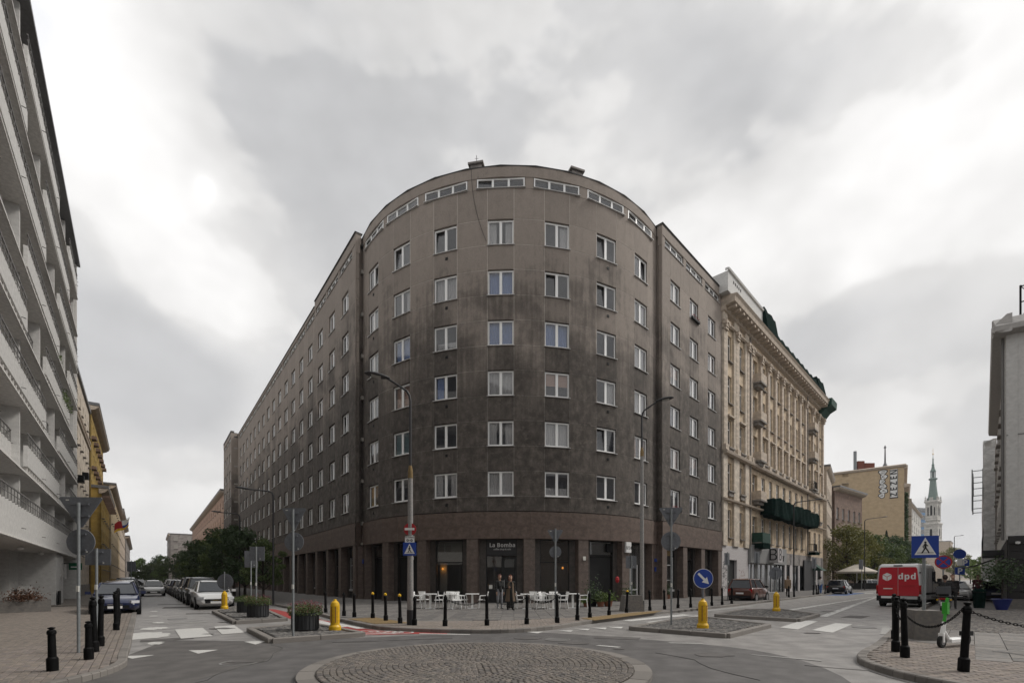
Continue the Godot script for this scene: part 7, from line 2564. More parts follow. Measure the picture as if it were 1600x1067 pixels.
func build_street_furniture() -> void:
	var tall := post_mesh(1.02, false)
	var slim := post_mesh(0.98, false)
	var low := post_mesh(0.72, true)
	var fat := post_mesh(1.14, true)
	# café corner kerb, counted from the cycle lane round to the side street
	var spots := [[-8.22, 21.3], [-6.77, 19.45], [-6.14, 18.8], [-5.25, 18.2], [-4.47, 17.1], [-3.73, 16.1], [-3.12, 15.45], [-2.11, 15.2], [-0.8, 15.4], [0.48, 15.85], [1.53, 16.3], [2.34, 17.3], [2.98, 18.45], [3.98, 19.8], [5.05, 21.3], [6.46, 22.6], [7.45, 23.55], [8.46, 24.6], [9.31, 25.15], [11.16, 26.95], [12.02, 27.6], [13.2, 29.0]]
	for i in spots.size():
		var cap := "yellow_plastic" if i in [3, 4, 5, 14] else ""
		bollard("black iron bollard%s on the café corner kerb, %s from the cycle lane" % [" with yellow cap" if cap else "", ORD[i]], tall if i > 6 else slim, spots[i][0], spots[i][1], "bollards along the café corner", cap)
	for q in [["black bollard beside the man's beige coat", 22.6, 39.4], ["black bollard at the foot of the tall lamp", 23.5, 40.2], ["black bollard in front of the dark cladding, first of three", 28.6, 45.8], ["black bollard in front of the dark cladding, second of three", 29.3, 46.4], ["black bollard in front of the dark cladding, third of three", 29.9, 47.1], ["black bollard behind the copper-red car", 14.4, 31.6], ["black bollard by the white pedestrian", 31.4, 48.4]]:
		bollard(q[0], slim, q[1], q[2], "bollards along the side street")
	for q in [["squat black bollard nearest the roundabout on the brick pavement", -7.51, 7.89], ["squat black bollard beside the tall galvanised sign post", -7.91, 9.02]]:
		bollard(q[0], low, q[1], q[2], "bollards on the brick pavement", "", 0.72)
	for q in [["tall black bollard behind the squat pair on the bricks", -8.59, 9.93], ["tall black bollard second behind the squat pair", -9.2, 10.78]]:
		bollard(q[0], fat, q[1], q[2], "bollards on the brick pavement", "", 1.14)
	for i in 5:
		bollard("tall black bollard before the navy saloon, %s from the kerb corner" % ORD[i], fat, -11.6 - 1.1 * i, 14.15 + 1.37 * i, "bollards on the brick pavement", "", 1.14)
	var rb := [["thick black chained bollard on the herringbone bricks", 7.35, 7.86], ["thick black bollard standing at the kerb apex", 7.55, 9.27], ["thick black bollard just behind the one at the kerb apex", 7.95, 10.0], ["thick black bollard partly hidden by the concrete sign foot", 9.6, 12.1]]
	for q in rb:
		bollard(q[0], fat, q[1], q[2], "bollards on the flagstone corner", "", 1.14)
	chain("black chain sagging between two corner bollards before the concrete foot", g(7.35, 7.86, 1.12), g(7.95, 10.0, 1.12), 0.4)
	chain("black chain sagging to the right out of the corner bollard", g(7.35, 7.86, 1.12), g(9.7, 7.3, 1.12), 0.3)
	chain("short chain hanging from the bollard at the kerb apex", g(7.55, 9.27, 1.12), g(7.95, 10.0, 1.12), 0.32)
	chain("black chain between the bollards before the café tables", g(-2.11, 15.2, 1.0), g(-0.8, 15.4, 1.0), 0.22)
	chain("black chain between the bollards before the café entrance", g(-0.8, 15.4, 1.0), g(0.48, 15.85, 1.0), 0.22)
	chain("black chain between the bollards past the café entrance", g(0.48, 15.85, 1.0), g(1.53, 16.3, 1.0), 0.2)
	# yellow bollards of the islands
	yellow_bollard("yellow plastic bollard beside the large flower tub", -5.16, 14.07)
	var y2 := yellow_bollard("yellow plastic bollard in front of the white hatchback, with a round sign", -14.3, 24.0)
	part(y2, "sign_stem", pipe(Vector3(0, 0.88, 0), Vector3(0, 1.85, 0), 0.025), M.galv)
	sign_panel(y2, "disc", 1.35, 0.8, 0.8, M.sign_back)
	var y3 := yellow_bollard("yellow plastic bollard carrying the blue arrow disc", 5.77, 14.6)
	part(y3, "sign_stem", pipe(Vector3(0, 0.88, 0), Vector3(0, 1.25, 0), 0.035), M.sign_back)
	var ad := Mb.new()
	ad.plate(disc_poly(0.3, 32), Transform3D(Basis(), Vector3(0, 1.5, 0.05)), 0.02)
	part(y3, "sign_rim", ad.mesh(), M.sign_white)
	var bd := Mb.new()
	bd.plate(disc_poly(0.285, 32), Transform3D(Basis(), Vector3(0, 1.5, 0.055)), 0.01)
	part(y3, "sign_disc", bd.mesh(), M.sign_blue)
	var ar := Mb.new()
	var rot := Transform3D(Basis(Vector3.BACK, -PI * 0.25), Vector3(0, 1.5, 0.06))
	ar.plate(PackedVector2Array([Vector2(-0.22, 0.035), Vector2(0.04, 0.035), Vector2(0.04, 0.11), Vector2(0.23, 0.0), Vector2(0.04, -0.11), Vector2(0.04, -0.035), Vector2(-0.22, -0.035)]), rot, 0.004)
	part(y3, "arrow", ar.mesh(), M.sign_white)
	var y4 := yellow_bollard("yellow plastic bollard alone on the far right island", 12.27, 22.4)
	part(y4, "sign_stem", pipe(Vector3(0, 0.88, 0), Vector3(0, 1.85, 0), 0.025), M.galv)
	sign_panel(y4, "disc", 1.75, 0.6, 0.6, M.sign_back)
	# flower tubs
	flower_tub("large dark flower tub with pink blossom on the near island", -6.0, 14.0, 0.74, 900)
	flower_tub("dark flower tub with a few pink blossoms behind a square sign", -9.95, 18.9, 0.76, 400)
	flower_tub("smaller leafy flower tub next to the white hatchback", -11.9, 21.6, 0.72, 40)
	# signs seen from behind
	sign_post("give-way and round sign seen from behind on the brick pavement", -8.81, 9.81, 0.1, 3.05, [["tri", 2.86, 0.82, 0.62], ["disc", 2.25, 0.54, 0.54]])
	sign_post("wide rectangular sign seen from behind near the navy saloon", -10.21, 11.86, 0.2, 2.25, [["rect", 2.04, 0.55, 0.4]])
	sign_post("give-way and round sign seen from behind beside the large flower tub", -5.67, 12.5, 0.0, 3.3, [["tri", 3.06, 0.62, 0.56], ["disc", 2.46, 0.5, 0.5]])
	sign_post("square sign seen from behind on the planter island", -9.92, 18.72, 0.0, 2.75, [["rect", 2.48, 0.57, 0.55]])
	sign_post("square sign seen from behind farther back in the trees", -11.9, 22.0, 0.3, 2.75, [["rect", 2.4, 0.55, 0.75]])
	sign_post("give-way sign seen from behind in front of the café window", 1.51, 16.78, 0.0, 3.25, [["tri", 2.98, 0.54, 0.46], ["disc", 2.44, 0.42, 0.42]])
	var cb := sign_post("square sign seen from behind in a concrete foot by the chemist's door", 5.55, 22.4, 0.0, 2.6, [["rect", 2.28, 0.5, 0.58]])
	concrete_foot(cb, 0.95, 0.75, 0.82)
	sign_post("tall give-way and round sign seen from behind on the blue-arrow island", 5.15, 15.6, -0.1, 3.75, [["tri", 3.5, 0.74, 0.62], ["disc", 2.72, 0.62, 0.62]])
	sign_post("rectangular sign seen from behind next to the doorway with tags", 15.2, 34.0, 0.6, 3.4, [["rect", 2.9, 0.6, 0.85]])
	sign_post("rectangular sign seen from behind before the grey shop fascia", 19.3, 37.9, 0.6, 3.6, [["rect", 3.2, 0.75, 0.9]])
	sign_post("rectangular sign seen from behind before the dark cladding", 29.0, 46.2, 0.6, 3.4, [["rect", 3.0, 0.85, 1.0]])
	sign_post("blue-grey sign seen from behind at the edge of the square", 46.0, 63.5, 0.4, 4.0, [["rect", 3.4, 0.9, 1.3]])
	sign_post("dark sign cluster seen from behind far down the left street", -30.7, 38.9, 0.3, 3.0, [["rect", 2.5, 0.6, 0.8]])
	# crossing sign in a concrete foot
	var ps := thing("crossing_sign_post", "blue pedestrian crossing sign planted in a leaning concrete foot", "road sign", g(10.33, 12.1, 0.1), -0.35)
	part(ps, "post", pipe(Vector3.ZERO, Vector3(0, 2.55, 0), 0.035, 10), M.galv)
	concrete_foot(ps, 0.62, 0.72, 0.88)
	crossing_sign(ps, 2.3, 0.55)
	# lamps
	var l1 := lamp_post("tall street lamp with a peeling pole carrying a no-entry sign", -3.29, 15.62, 7.5, 5.0, Vector3(-0.72, 0.42, 0.2))
	sign_panel(l1, "disc", 3.1, 0.4, 0.4, M.sign_red, false)
	part(l1, "no_entry_bar", box_mesh(Vector3(0.31, 0.075, 0.01), Vector3(0, 3.1, 0.125)), M.sign_white)
	part(l1, "supplement_plate", box_mesh(Vector3(0.3, 0.2, 0.015), Vector3(0, 2.77, 0.11)), M.sign_white)
	part(l1, "plate_lettering", text_mesh("Nie dotyczy", 0.042, 0.004), M.letter_black, Transform3D(Basis(), Vector3(0, 2.84, 0.122)))
	part(l1, "plate_bicycle", text_mesh("o-o", 0.1, 0.004, "Droid Sans", 700), M.letter_black, Transform3D(Basis(), Vector3(0, 2.745, 0.122)))
	crossing_sign(l1, 2.46, 0.42, 0.115)
	lamp_post("tall street lamp with a pale pole before the right wing", 6.0, 22.3, 9.2, 7.4, Vector3(0.7, 0.45, 0.2))
	lamp_post("dark street lamp among the trees near the flower tubs", -13.85, 28.0, 6.55, 0.0, Vector3(-1.3, 0.1, 0.3), true)
	lamp_post("dark street lamp farther along the tree row", -22.3, 39.5, 6.8, 0.0, Vector3(-1.4, 0.1, 0.3), true)
	lamp_post("dark street lamp before the classical tenement", 24.0, 41.1, 8.0, 0.0, Vector3(1.5, 0.15, 0.4), true)
	lamp_post("slender street lamp far down the avenue", 88.0, 96.0, 10.0, 0.0, Vector3(1.2, 0.1, 0.0), true)
	lamp_post("park lamp rising out of the trees on the square", 47.5, 65.0, 9.5, 0.0, Vector3(2.4, 0.3, 0.0), true)
	# no-stopping and parking signs on the right
	var ns := thing("no_stopping_sign", "round blue and red no-stopping sign beside the delivery van", "road sign", g(23.1, 25.85, 0.1), -0.6)
	part(ns, "post", pipe(Vector3.ZERO, Vector3(0, 2.8, 0), 0.035), M.galv)
	var dr := Mb.new()
	dr.plate(disc_poly(0.36, 28), Transform3D(Basis(), Vector3(0, 2.4, 0.05)), 0.02)
	part(ns, "rim", dr.mesh(), M.sign_red)
	var db := Mb.new()
	db.plate(disc_poly(0.29, 28), Transform3D(Basis(), Vector3(0, 2.4, 0.056)), 0.01)
	part(ns, "disc", db.mesh(), M.sign_blue)
	for k in [-1, 1]:
		part(ns, "bar", box_mesh(Vector3(0.56, 0.06, 0.006)), M.sign_red, Transform3D(Basis(Vector3.BACK, k * PI / 4), Vector3(0, 2.4, 0.06 + 0.003 * k)))
	var pk := thing("parking_sign_post", "sign post with a no-parking disc over two blue parking panels", "road sign", g(33.4, 36.0, 0.1), -0.6)
	part(pk, "post", pipe(Vector3.ZERO, Vector3(0, 3.6, 0), 0.04), M.galv)
	var d2 := Mb.new()
	d2.plate(disc_poly(0.36, 24), Transform3D(Basis(), Vector3(0, 3.35, 0.05)), 0.02)
	part(pk, "disc", d2.mesh(), M.sign_blue)
	part(pk, "supplement_plate", box_mesh(Vector3(0.3, 0.5, 0.02), Vector3(0, 2.75, 0.05)), M.sign_white)
	for q in [[0.28, 2.7, 0.48], [0.0, 2.1, 0.55]]:
		var pp := part(pk, "parking_panel", box_mesh(Vector3(q[2], q[2], 0.02), Vector3(q[0], q[1], 0.03 if q[0] > 0 else 0.05)), M.sign_blue)
		part(pp, "lettering", text_mesh("P", 0.4, 0.01, "Droid Sans", 700), M.sign_white, Transform3D(Basis(), Vector3(q[0], q[1], 0.045 if q[0] > 0 else 0.066)))
	# green sign on the wall at the left
	var gs := thing("green_wall_sign", "small green blade sign on the cream wall behind the give-way post", "sign", g(-31.3, 34.6, 2.5), 0.3)
	part(gs, "panel", box_mesh(Vector3(0.75, 0.5, 0.06)), M.sign_green)
	part(gs, "mark", box_mesh(Vector3(0.4, 0.08, 0.02), Vector3(-0.05, -0.05, 0.035)), M.sign_white)
	part(gs, "arm", box_mesh(Vector3(0.5, 0.04, 0.04), Vector3(-0.5, 0.2, 0)), M.iron_black)
	# parasol and terrace fence on the square
	var pa := thing("parasol", "large cream parasol over the terrace on the square", "parasol", g(49.3, 69.0, 0.1))
	part(pa, "pole", pipe(Vector3.ZERO, Vector3(0, 3.2, 0), 0.06), M.plastic_white)
	part(pa, "second_pole", pipe(Vector3(0.5, 0, 0.3), Vector3(0.5, 2.6, 0.3), 0.06), M.plastic_white)
	part(pa, "canopy", lathe_mesh([Vector2(2.45, 2.3), Vector2(2.5, 2.55), Vector2(0.35, 3.5), Vector2(0.35, 3.6), Vector2(0, 3.62)], 8), M.canvas)
	for i in 5:
		part(thing("terrace_fence", "dark terrace fence panel under the parasol, %s from the street" % ORD[i], "fence", g(46.6 + i * 1.4, 67.4 + i * 0.3, 0.1), -0.2, "terrace fence panels"), "panel", box_mesh(Vector3(1.36, 0.85, 0.12), Vector3(0, 0.5, 0)), M.lamp_dark)
	# potted tree in a blue pot, bins
	var bp := thing("potted_tree", "small leafy tree in a bright blue pot at the timber wall", "potted plant", g(23.75, 23.4, 0.1))
	part(bp, "pot", lathe_mesh([Vector2(0.2, 0), Vector2(0.36, 0.5), Vector2(0.4, 0.52), Vector2(0.36, 0.54), Vector2(0.0, 0.5)], 16), M.pot_blue)
	part(bp, "stem", pipe(Vector3(0, 0.5, 0), Vector3(0.03, 1.5, 0), 0.03), M.bark)
	var cl := Mb.new()
	for i in 900:
		leaf(cl, Vector3(rng.randfn(0, 0.42), 1.75 + rng.randfn(0, 0.34), rng.randfn(0, 0.42)), 0.13)
	part(bp, "crown", cl.mesh(), M.leaf_dark)
	var bin := thing("waste_bin", "dark green waste bin behind the blue pot", "bin", g(24.2, 25.0, 0.1))
	part(bin, "body", lathe_mesh([Vector2(0.22, 0), Vector2(0.27, 0.8), Vector2(0.3, 0.85), Vector2(0.22, 0.98), Vector2(0, 1.0)], 12), M.net_green)
	part(bin, "lid_rim", pipe(Vector3(0, 0.8, 0), Vector3(0, 0.85, 0), 0.305, 12), M.trim_black)
	var mc := thing("manhole_cover", "flush rectangular utility cover in the flagstones", "cover", g(10.6, 9.4, 0.101), 0.1)
	part(mc, "frame", frame_mesh(1.1, 0.7, 0.05, 0, 0.01), M.rail_grey, Transform3D(Basis(Vector3.RIGHT, -PI / 2), Vector3.ZERO))
	part(mc, "lid", box_mesh(Vector3(0.98, 0.012, 0.58), Vector3(0, 0.002, -0.35)), M.flag1)
	var dm := Mb.new()
	dm.quad(g(0, 0), g(0.14, 0), g(0.14, 1), g(0, 1))

# ---------------------------------------------------------------- café terrace
func make_chair(label: String, x: float, d: float, turn: float) -> void:
	var t := thing("cafe_chair", label, "chair", g(x, d, 0.115), turn, "white café chairs")
	if not WM.has("seat"):
		var s := Mb.new()
		s.slab(Vector3(0, 0.44, 0.02), Vector3(0.44, 0.035, 0.44), 0.012)
		WM.seat = s.mesh()
		var k := Mb.new()
		for i in 5:
			k.box(Vector3((i - 2) * 0.085, 0.64, -0.22), Vector3(0.06, 0.36, 0.025), Basis(Vector3.RIGHT, -0.16))
		k.box(Vector3(0, 0.82, -0.25), Vector3(0.44, 0.06, 0.03), Basis(Vector3.RIGHT, -0.16))
		WM.chair_back = k.mesh()
		var l := Mb.new()
		l.cyl(Vector3(0, 0, 0), Vector3(0, 0.43, 0), 0.016, 0.02, 8)
		WM.chair_leg = l.mesh()
		var a := Mb.new()
		a.tube([Vector3(0, 0.43, 0.18), Vector3(0, 0.64, 0.16), Vector3(0, 0.66, -0.22)], 0.018, 0.018, 6)
		WM.chair_arm = a.mesh()
	part(t, "seat", WM.seat, M.plastic_white)
	part(t, "backrest", WM.chair_back, M.plastic_white)
	for sx in [-1, 1]:
		for sz in [-1, 1]:
			part(t, "leg", WM.chair_leg, M.plastic_white, Transform3D(Basis(Vector3.RIGHT, sz * -0.12) * Basis(Vector3.BACK, sx * 0.08), Vector3(sx * 0.22, 0, sz * 0.22)))
		part(t, "armrest", WM.chair_arm, M.plastic_white, Transform3D(Basis(), Vector3(sx * 0.22, 0, 0)))

func cafe_table(label: String, x: float, d: float) -> void:
	var t := thing("cafe_table", label, "table", g(x, d, 0.115), 0.0, "white café tables")
	var top := Mb.new()
	top.slab(Vector3(0, 0.73, 0), Vector3(0.66, 0.03, 0.66), 0.008)
	part(t, "table_top", top.mesh(), M.plastic_white)
	part(t, "pedestal", box_mesh(Vector3(0.1, 0.7, 0.1), Vector3(0, 0.37, 0)), M.plastic_white)
	part(t, "base", box_mesh(Vector3(0.46, 0.025, 0.4), Vector3(0, 0.012, 0)), M.plastic_white)

func build_cafe() -> void:
	var tb := [[-4.1, 24.2], [-3.05, 24.1], [-2.0, 24.3], [0.75, 24.0], [2.05, 24.0], [3.1, 24.6], [1.5, 24.8]]
	var where := ["far left of the terrace", "second from the left of the terrace", "left of the café door", "right of the café door", "before the café's right window", "beside the potted plants", "close to the wall right of the café door"]
	for i in tb.size():
		cafe_table("white square pedestal table %s" % where[i], tb[i][0], tb[i][1])
	var ch := [[-4.7, 24.2, 1.5], [-4.45, 24.7, 2.6], [-3.62, 24.0, -1.4], [-3.5, 24.5, 1.7], [-2.75, 23.8, 0.3], [-2.5, 24.3, 1.4], [-1.45, 24.3, -1.6], [0.45, 24.35, 1.7], [1.35, 23.9, -1.3], [1.2, 24.6, 2.6], [1.62, 24.1, 1.2], [2.1, 24.55, 3.1], [2.55, 24.2, -1.4], [3.65, 24.7, -1.7], [-3.1, 24.7, 3.0]]
	for i in ch.size():
		make_chair("white slatted café chair, %s counting from the cycle lane end" % ORD[i], ch[i][0], ch[i][1], ch[i][2])
	# plants by the flower shop
	var pots := [[4.35, 26.2, 0.55, 0.9, "tall leafy bush in a dark pot by the flower shop", "leaf_dark"], [4.75, 25.9, 0.4, 0.5, "low green plant in a terracotta pot by the flower shop", "leaf"], [5.2, 26.1, 0.45, 0.45, "bright green plant in a brown bowl by the flower shop", "leaf_fresh"], [3.95, 25.7, 0.3, 0.3, "small pale plant beside the last café chair", "leaf_fresh"], [6.6, 27.4, 0.5, 0.8, "dark bush in a wooden tub by the chemist's door", "leaf_dark"], [11.6, 36.0, 0.45, 0.9, "dark shrub against the right wing", "leaf_dark"]]
	for q in pots:
		var t := thing("potted_plant", q[4], "potted plant", g(q[0], q[1], 0.115))
		part(t, "pot", lathe_mesh([Vector2(q[2] * 0.4, 0), Vector2(q[2] * 0.55, q[2] * 0.7), Vector2(q[2] * 0.6, q[2] * 0.75), Vector2(0, q[2] * 0.7)], 12), M.terracotta if q[2] < 0.5 else M.trim_black)
		var l := Mb.new()
		for i in 420:
			var p: Vector3 = Vector3(rng.randfn(0, 0.4), absf(rng.randfn(0, 0.5)), rng.randfn(0, 0.4)) * q[2]
			p.y = q[2] * 0.7 + p.y * q[3] / q[2] * 0.9
			leaf(l, p, 0.1)
		part(t, "foliage", l.mesh(), M[q[5]])
	var rb := thing("hanging_ornament", "red hanging ornament on the pilaster by the chemist's door", "ornament", g(6.0, 27.5, 1.55))
	part(rb, "body", lathe_mesh([Vector2(0, -0.2), Vector2(0.09, -0.14), Vector2(0.12, 0), Vector2(0.09, 0.14), Vector2(0, 0.2)], 12), M.sign_red)
	part(rb, "cord", pipe(Vector3(0, 0.24, 0), Vector3(0, 0.6, 0), 0.01), M.trim_black)

# ---------------------------------------------------------------- people: one continuous skin round a posed skeleton
# bones: [from, to, radius at from, radius at to, colour]
func body_mesh(bones: Array, cell: float) -> Mb:
	var lo := Vector3(1e9, 1e9, 1e9)
	var hi := -lo
	for b in bones:
		var r: float = maxf(b[2], b[3]) + 0.06
		lo = lo.min(b[0] - Vector3.ONE * r).min(b[1] - Vector3.ONE * r)
		hi = hi.max(b[0] + Vector3.ONE * r).max(b[1] + Vector3.ONE * r)
	var nx := int((hi.x - lo.x) / cell) + 2
	var ny := int((hi.y - lo.y) / cell) + 2
	var nz := int((hi.z - lo.z) / cell) + 2
	var f := PackedFloat32Array()
	f.resize(nx * ny * nz)
	f.fill(1.0)
	var raw := f.duplicate()
	var tint := PackedInt32Array()
	tint.resize(nx * ny * nz)
	var k := 0.035
	for bi in bones.size():
		var b: Array = bones[bi]
		var a: Vector3 = b[0]
		var e: Vector3 = b[1]
		var ra: float = b[2]
		var rb: float = b[3]
		var pad := maxf(ra, rb) + 0.06
		var p0 := ((a.min(e) - Vector3.ONE * pad - lo) / cell).floor()
		var p1 := ((a.max(e) + Vector3.ONE * pad - lo) / cell).ceil()
		var ab := e - a
		var l2 := maxf(ab.length_squared(), 1e-6)
		for z in range(maxi(0, int(p0.z)), mini(nz - 1, int(p1.z)) + 1):
			for y in range(maxi(0, int(p0.y)), mini(ny - 1, int(p1.y)) + 1):
				var row := (z * ny + y) * nx
				for x in range(maxi(0, int(p0.x)), mini(nx - 1, int(p1.x)) + 1):
					var p := lo + Vector3(x, y, z) * cell
					var t := clampf((p - a).dot(ab) / l2, 0.0, 1.0)
					var d := p.distance_to(a + ab * t) - lerpf(ra, rb, t)
					var i := row + x
					if d < raw[i]:
						raw[i] = d
						tint[i] = bi
					var h := clampf(0.5 + 0.5 * (f[i] - d) / k, 0.0, 1.0)
					f[i] = lerpf(f[i], d, h) - k * h * (1.0 - h)
	var m := Mb.new()
	m.colored = true
	var vert := {}
	var sx := 1
	var sy := nx
	var sz := nx * ny
	for z in nz - 1:
		for y in ny - 1:
			for x in nx - 1:
				var i := z * sz + y * sy + x
				var inside_n := 0
				for o in [0, sx, sy, sx + sy, sz, sz + sx, sz + sy, sz + sx + sy]:
					if f[i + o] < 0.0: inside_n += 1
				if inside_n == 0 or inside_n == 8: continue
				var s := Vector3.ZERO
				var c := 0
				for ed in [[0, 0, 0, 1, 0, 0], [0, 1, 0, 1, 1, 0], [0, 0, 1, 1, 0, 1], [0, 1, 1, 1, 1, 1], [0, 0, 0, 0, 1, 0], [1, 0, 0, 1, 1, 0], [0, 0, 1, 0, 1, 1], [1, 0, 1, 1, 1, 1], [0, 0, 0, 0, 0, 1], [1, 0, 0, 1, 0, 1], [0, 1, 0, 0, 1, 1], [1, 1, 0, 1, 1, 1]]:
					var v0 := f[i + ed[0] * sx + ed[1] * sy + ed[2] * sz]
					var v1 := f[i + ed[3] * sx + ed[4] * sy + ed[5] * sz]
					if (v0 < 0.0) != (v1 < 0.0):
						var q := v0 / (v0 - v1)
						s += Vector3(ed[0], ed[1], ed[2]).lerp(Vector3(ed[3], ed[4], ed[5]), q)
						c += 1
				var gx := f[i + sx] - f[i]
				var gy := f[i + sy] - f[i]
				var gz := f[i + sz] - f[i]
				vert[i] = [lo + (Vector3(x, y, z) + s / c) * cell, Vector3(gx, gy, gz).normalized(), bones[tint[i]][4]]
	for i in vert:
		var x: int = i % nx
		var y: int = (i / nx) % ny
		var z: int = i / sz
		for ax in [[sx, sy, sz], [sy, sz, sx], [sz, sx, sy]]:
			var s0 := f[i] < 0.0
			var s1 := f[i + ax[0]] < 0.0
			if s0 == s1: continue
			var q := [i, i - ax[1], i - ax[1] - ax[2], i - ax[2]]
			if not (vert.has(q[1]) and vert.has(q[2]) and vert.has(q[3])): continue
			if not s0: q.reverse()
			for t in [[0, 1, 2], [0, 2, 3]]:
				for o in [t[0], t[2], t[1]]:
					var w: Array = vert[q[o]]
					m.col = w[2]
					m._p(w[0], w[1])
	return m

# legs/arms swing in radians; colours are linear
func person(label: String, at: Vector3, turn: float, h: float, c: Dictionary, stride: float, arms: Array, cell: float, skirt := 0.0, coat := 0.0) -> Node3D:
	var t := thing("person", label, "person", at, turn)
	var k := h / 1.75
	var skin: Color = c.skin
	var top: Color = c.top
	var leg: Color = c.legs
	var shoe: Color = c.shoes
	var hair: Color = c.hair
	var bones := []
	var hip := Vector3(0, 0.93, 0) * k
	var neck := Vector3(0, 1.45, 0.0) * k
	bones.append([hip + Vector3(0, 0.03, 0) * k, Vector3(0, 1.15, 0.0) * k, 0.135 * k, 0.12 * k, top])
	bones.append([Vector3(-0.05, 1.2, 0) * k, Vector3(-0.08, 1.36, 0) * k, 0.12 * k, 0.09 * k, top])
	bones.append([Vector3(0.05, 1.2, 0) * k, Vector3(0.08, 1.36, 0) * k, 0.12 * k, 0.09 * k, top])
	bones.append([neck, neck + Vector3(0, 0.09, 0.01) * k, 0.052 * k, 0.05 * k, skin])
	bones.append([Vector3(0, 1.6, 0.02) * k, Vector3(0, 1.67, 0.0) * k, 0.075 * k, 0.085 * k, skin])
	bones.append([Vector3(0, 1.575, 0.06) * k, Vector3(0, 1.56, 0.065) * k, 0.04 * k, 0.03 * k, skin])
	bones.append([Vector3(0, 1.63, 0.1) * k, Vector3(0, 1.605, 0.115) * k, 0.012 * k, 0.014 * k, skin])
	bones.append([Vector3(0, 1.66, -0.03) * k, Vector3(0, 1.7, -0.01) * k, 0.09 * k, 0.085 * k, hair])
	if c.get("long", false):
		for sx in [-1, 1]:
			bones.append([Vector3(sx * 0.05, 1.64, -0.05) * k, Vector3(sx * 0.06, 1.4, -0.05) * k, 0.05 * k, 0.04 * k, hair])
	for sx in [-1, 1]:
		var sw: float = stride * sx
		var hj := hip + Vector3(sx * 0.085, 0, 0) * k
		var kn := hj + Vector3(sx * 0.01, -0.43 * cos(sw * 0.6), 0.43 * sin(sw) + 0.02) * k
		var an := kn + Vector3(0, -0.42, 0.3 * sw - 0.1 * absf(sw)) * k
		an.y = 0.085 * k
		bones.append([hj, kn, 0.092 * k, 0.062 * k, leg])
		bones.append([kn, an, 0.062 * k, 0.045 * k, leg])
		bones.append([an + Vector3(0, -0.04, -0.03) * k, an + Vector3(sx * 0.02, -0.05, 0.15) * k, 0.04 * k, 0.034 * k, shoe])
		var a: Array = arms[0 if sx < 0 else 1]
		var sh := Vector3(sx * 0.185, 1.39, 0) * k
		var el := sh + Vector3(sx * sin(a[2]), -cos(a[0]) * cos(a[2]), sin(a[0])) * 0.29 * k
		var wr := el + Vector3(-sx * sin(a[3]), -cos(a[1]), sin(a[1])).normalized() * 0.26 * k
		bones.append([Vector3(sx * 0.1, 1.38, 0) * k, sh, 0.075 * k, 0.062 * k, top])
		bones.append([sh, el, 0.056 * k, 0.046 * k, top])
		bones.append([el, wr, 0.045 * k, 0.034 * k, top])
		var hd := (wr - el).normalized()
		bones.append([wr, wr + hd * 0.07 * k, 0.032 * k, 0.034 * k, skin])
		a.append(wr); a.append(hd)
	if skirt > 0.0:
		for i in 6:
			var an := TAU * i / 6
			bones.append([hip + Vector3(cos(an) * 0.06, 0.06, sin(an) * 0.05) * k, Vector3(cos(an) * 0.13 * k, skirt, sin(an) * 0.11 * k), 0.1 * k, 0.075 * k, leg])
	var m := body_mesh(bones, cell)
	# fingers and thumb on each palm
	m.col = skin
	for sx in [-1, 1]:
		var a: Array = arms[0 if sx < 0 else 1]
		var wr: Vector3 = a[4]
		var hd: Vector3 = a[5]
		var side := hd.cross(Vector3.RIGHT).normalized()
		var palm := wr + hd * 0.09 * k
		for i in 4:
			var base := palm + side * (i - 1.5) * 0.019 * k
			var len: float = [0.065, 0.078, 0.074, 0.055][i] * k
			var mid := base + hd * len * 0.55
			m.tube([base, mid, mid + (hd + Vector3(-sx * 0.5, 0, 0)).normalized() * len * 0.5], 0.009 * k, 0.007 * k, 5)
		m.tube([wr + hd * 0.03 * k + side * 0.03 * k, wr + hd * 0.07 * k + side * 0.055 * k, wr + hd * 0.1 * k + side * 0.05 * k], 0.011 * k, 0.008 * k, 5)
	part(t, "body", m.mesh(), M.person_skin)
	if coat > 0.0:
		# open coat hanging from the shoulders
		var cm := Mb.new()
		cm.colored = true
		cm.col = c.coat
		var n := 14
		var rows := [[1.44, 0.1, 0.08], [1.38, 0.2, 0.11], [1.15, 0.19, 0.14], [0.95, 0.2, 0.16], [0.7, 0.23, 0.19], [coat / k, 0.27, 0.23]]
		for i in n:
			var a0 := lerpf(0.32, TAU - 0.32, float(i) / n) + PI / 2
			var a1 := lerpf(0.32, TAU - 0.32, float(i + 1) / n) + PI / 2
			for j in rows.size() - 1:
				var p: Array = rows[j]
				var q: Array = rows[j + 1]
				cm.quad(Vector3(cos(a0) * q[1], q[0], sin(a0) * q[2]) * k, Vector3(cos(a1) * q[1], q[0], sin(a1) * q[2]) * k, Vector3(cos(a1) * p[1], p[0], sin(a1) * p[2]) * k, Vector3(cos(a0) * p[1], p[0], sin(a0) * p[2]) * k)
		part(t, "coat", cm.mesh(), M.person_skin)
	return t

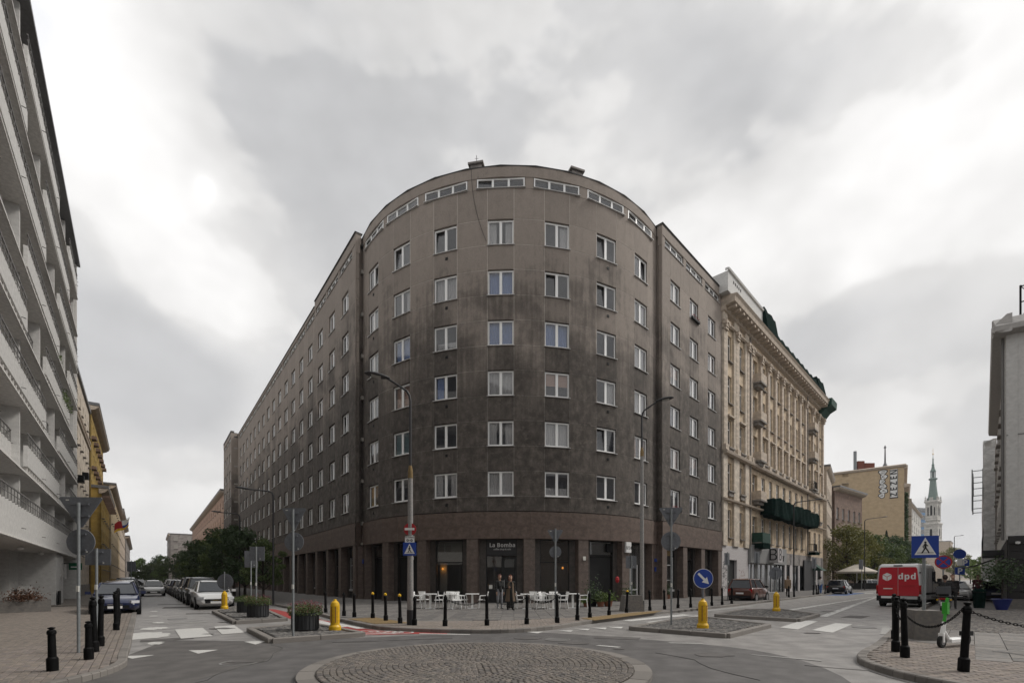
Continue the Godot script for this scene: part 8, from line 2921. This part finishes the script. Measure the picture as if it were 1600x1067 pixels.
func build_people() -> void:
	var skin := Color(0.42, 0.26, 0.19)
	var black := Color(0.012, 0.012, 0.013)
	var hang := func() -> Array: return [[0.1, 0.25, 0.12, 0.0], [-0.05, 0.15, 0.12, 0.0]]
	person("woman in a long black dress and open beige coat leaving the café", g(-0.08, 23.1, 0.115), 0.25, 1.66, {"skin": skin, "top": black, "legs": black, "shoes": black, "hair": Color(0.11, 0.025, 0.015), "coat": Color(0.12, 0.085, 0.055), "long": true}, 0.22, [[0.15, 1.7, 0.15, 0.3], [-0.1, 0.3, 0.2, 0.0]], 0.022, 0.16, 0.42)
	person("person in a black jacket and pale striped trousers beside the café door", g(-0.62, 24.0, 0.115), 0.5, 1.7, {"skin": skin, "top": black, "legs": Color(0.22, 0.225, 0.24), "shoes": Color(0.35, 0.35, 0.35), "hair": Color(0.06, 0.015, 0.012)}, 0.05, hang.call(), 0.024)
	person("person in a beige coat seen from behind on the shop pavement", g(23.2, 40.6, 0.115), 2.5, 1.72, {"skin": skin, "top": Color(0.25, 0.18, 0.12), "legs": Color(0.05, 0.042, 0.04), "shoes": black, "hair": Color(0.08, 0.04, 0.02), "coat": Color(0.27, 0.19, 0.125)}, 0.2, hang.call(), 0.034, 0.0, 0.85)
	person("person in a white shirt and blue jeans at the corner of the tenement", g(30.5, 47.7, 0.115), 2.3, 1.72, {"skin": skin, "top": Color(0.6, 0.6, 0.6), "legs": Color(0.08, 0.16, 0.36), "shoes": Color(0.3, 0.3, 0.3), "hair": black}, 0.3, hang.call(), 0.036)
	person("person in dark leathers standing at the parked motor scooter", g(19.2, 21.4, 0.02), 2.9, 1.74, {"skin": Color(0.3, 0.17, 0.12), "top": black, "legs": black, "shoes": black, "hair": Color(0.03, 0.015, 0.01)}, 0.1, hang.call(), 0.026)
	person("person in a dark coat walking up past the parked cars", g(22.1, 24.2, 0.115), -0.7, 1.7, {"skin": skin, "top": Color(0.02, 0.018, 0.018), "legs": black, "shoes": black, "hair": Color(0.06, 0.025, 0.015), "coat": Color(0.02, 0.018, 0.018)}, 0.2, hang.call(), 0.028, 0.0, 0.8)
	person("pedestrian in dark clothes farther up beside the parking signs", g(30.5, 31.6, 0.115), -0.7, 1.74, {"skin": skin, "top": Color(0.09, 0.025, 0.03), "legs": Color(0.02, 0.02, 0.03), "shoes": black, "hair": black}, 0.25, hang.call(), 0.034)
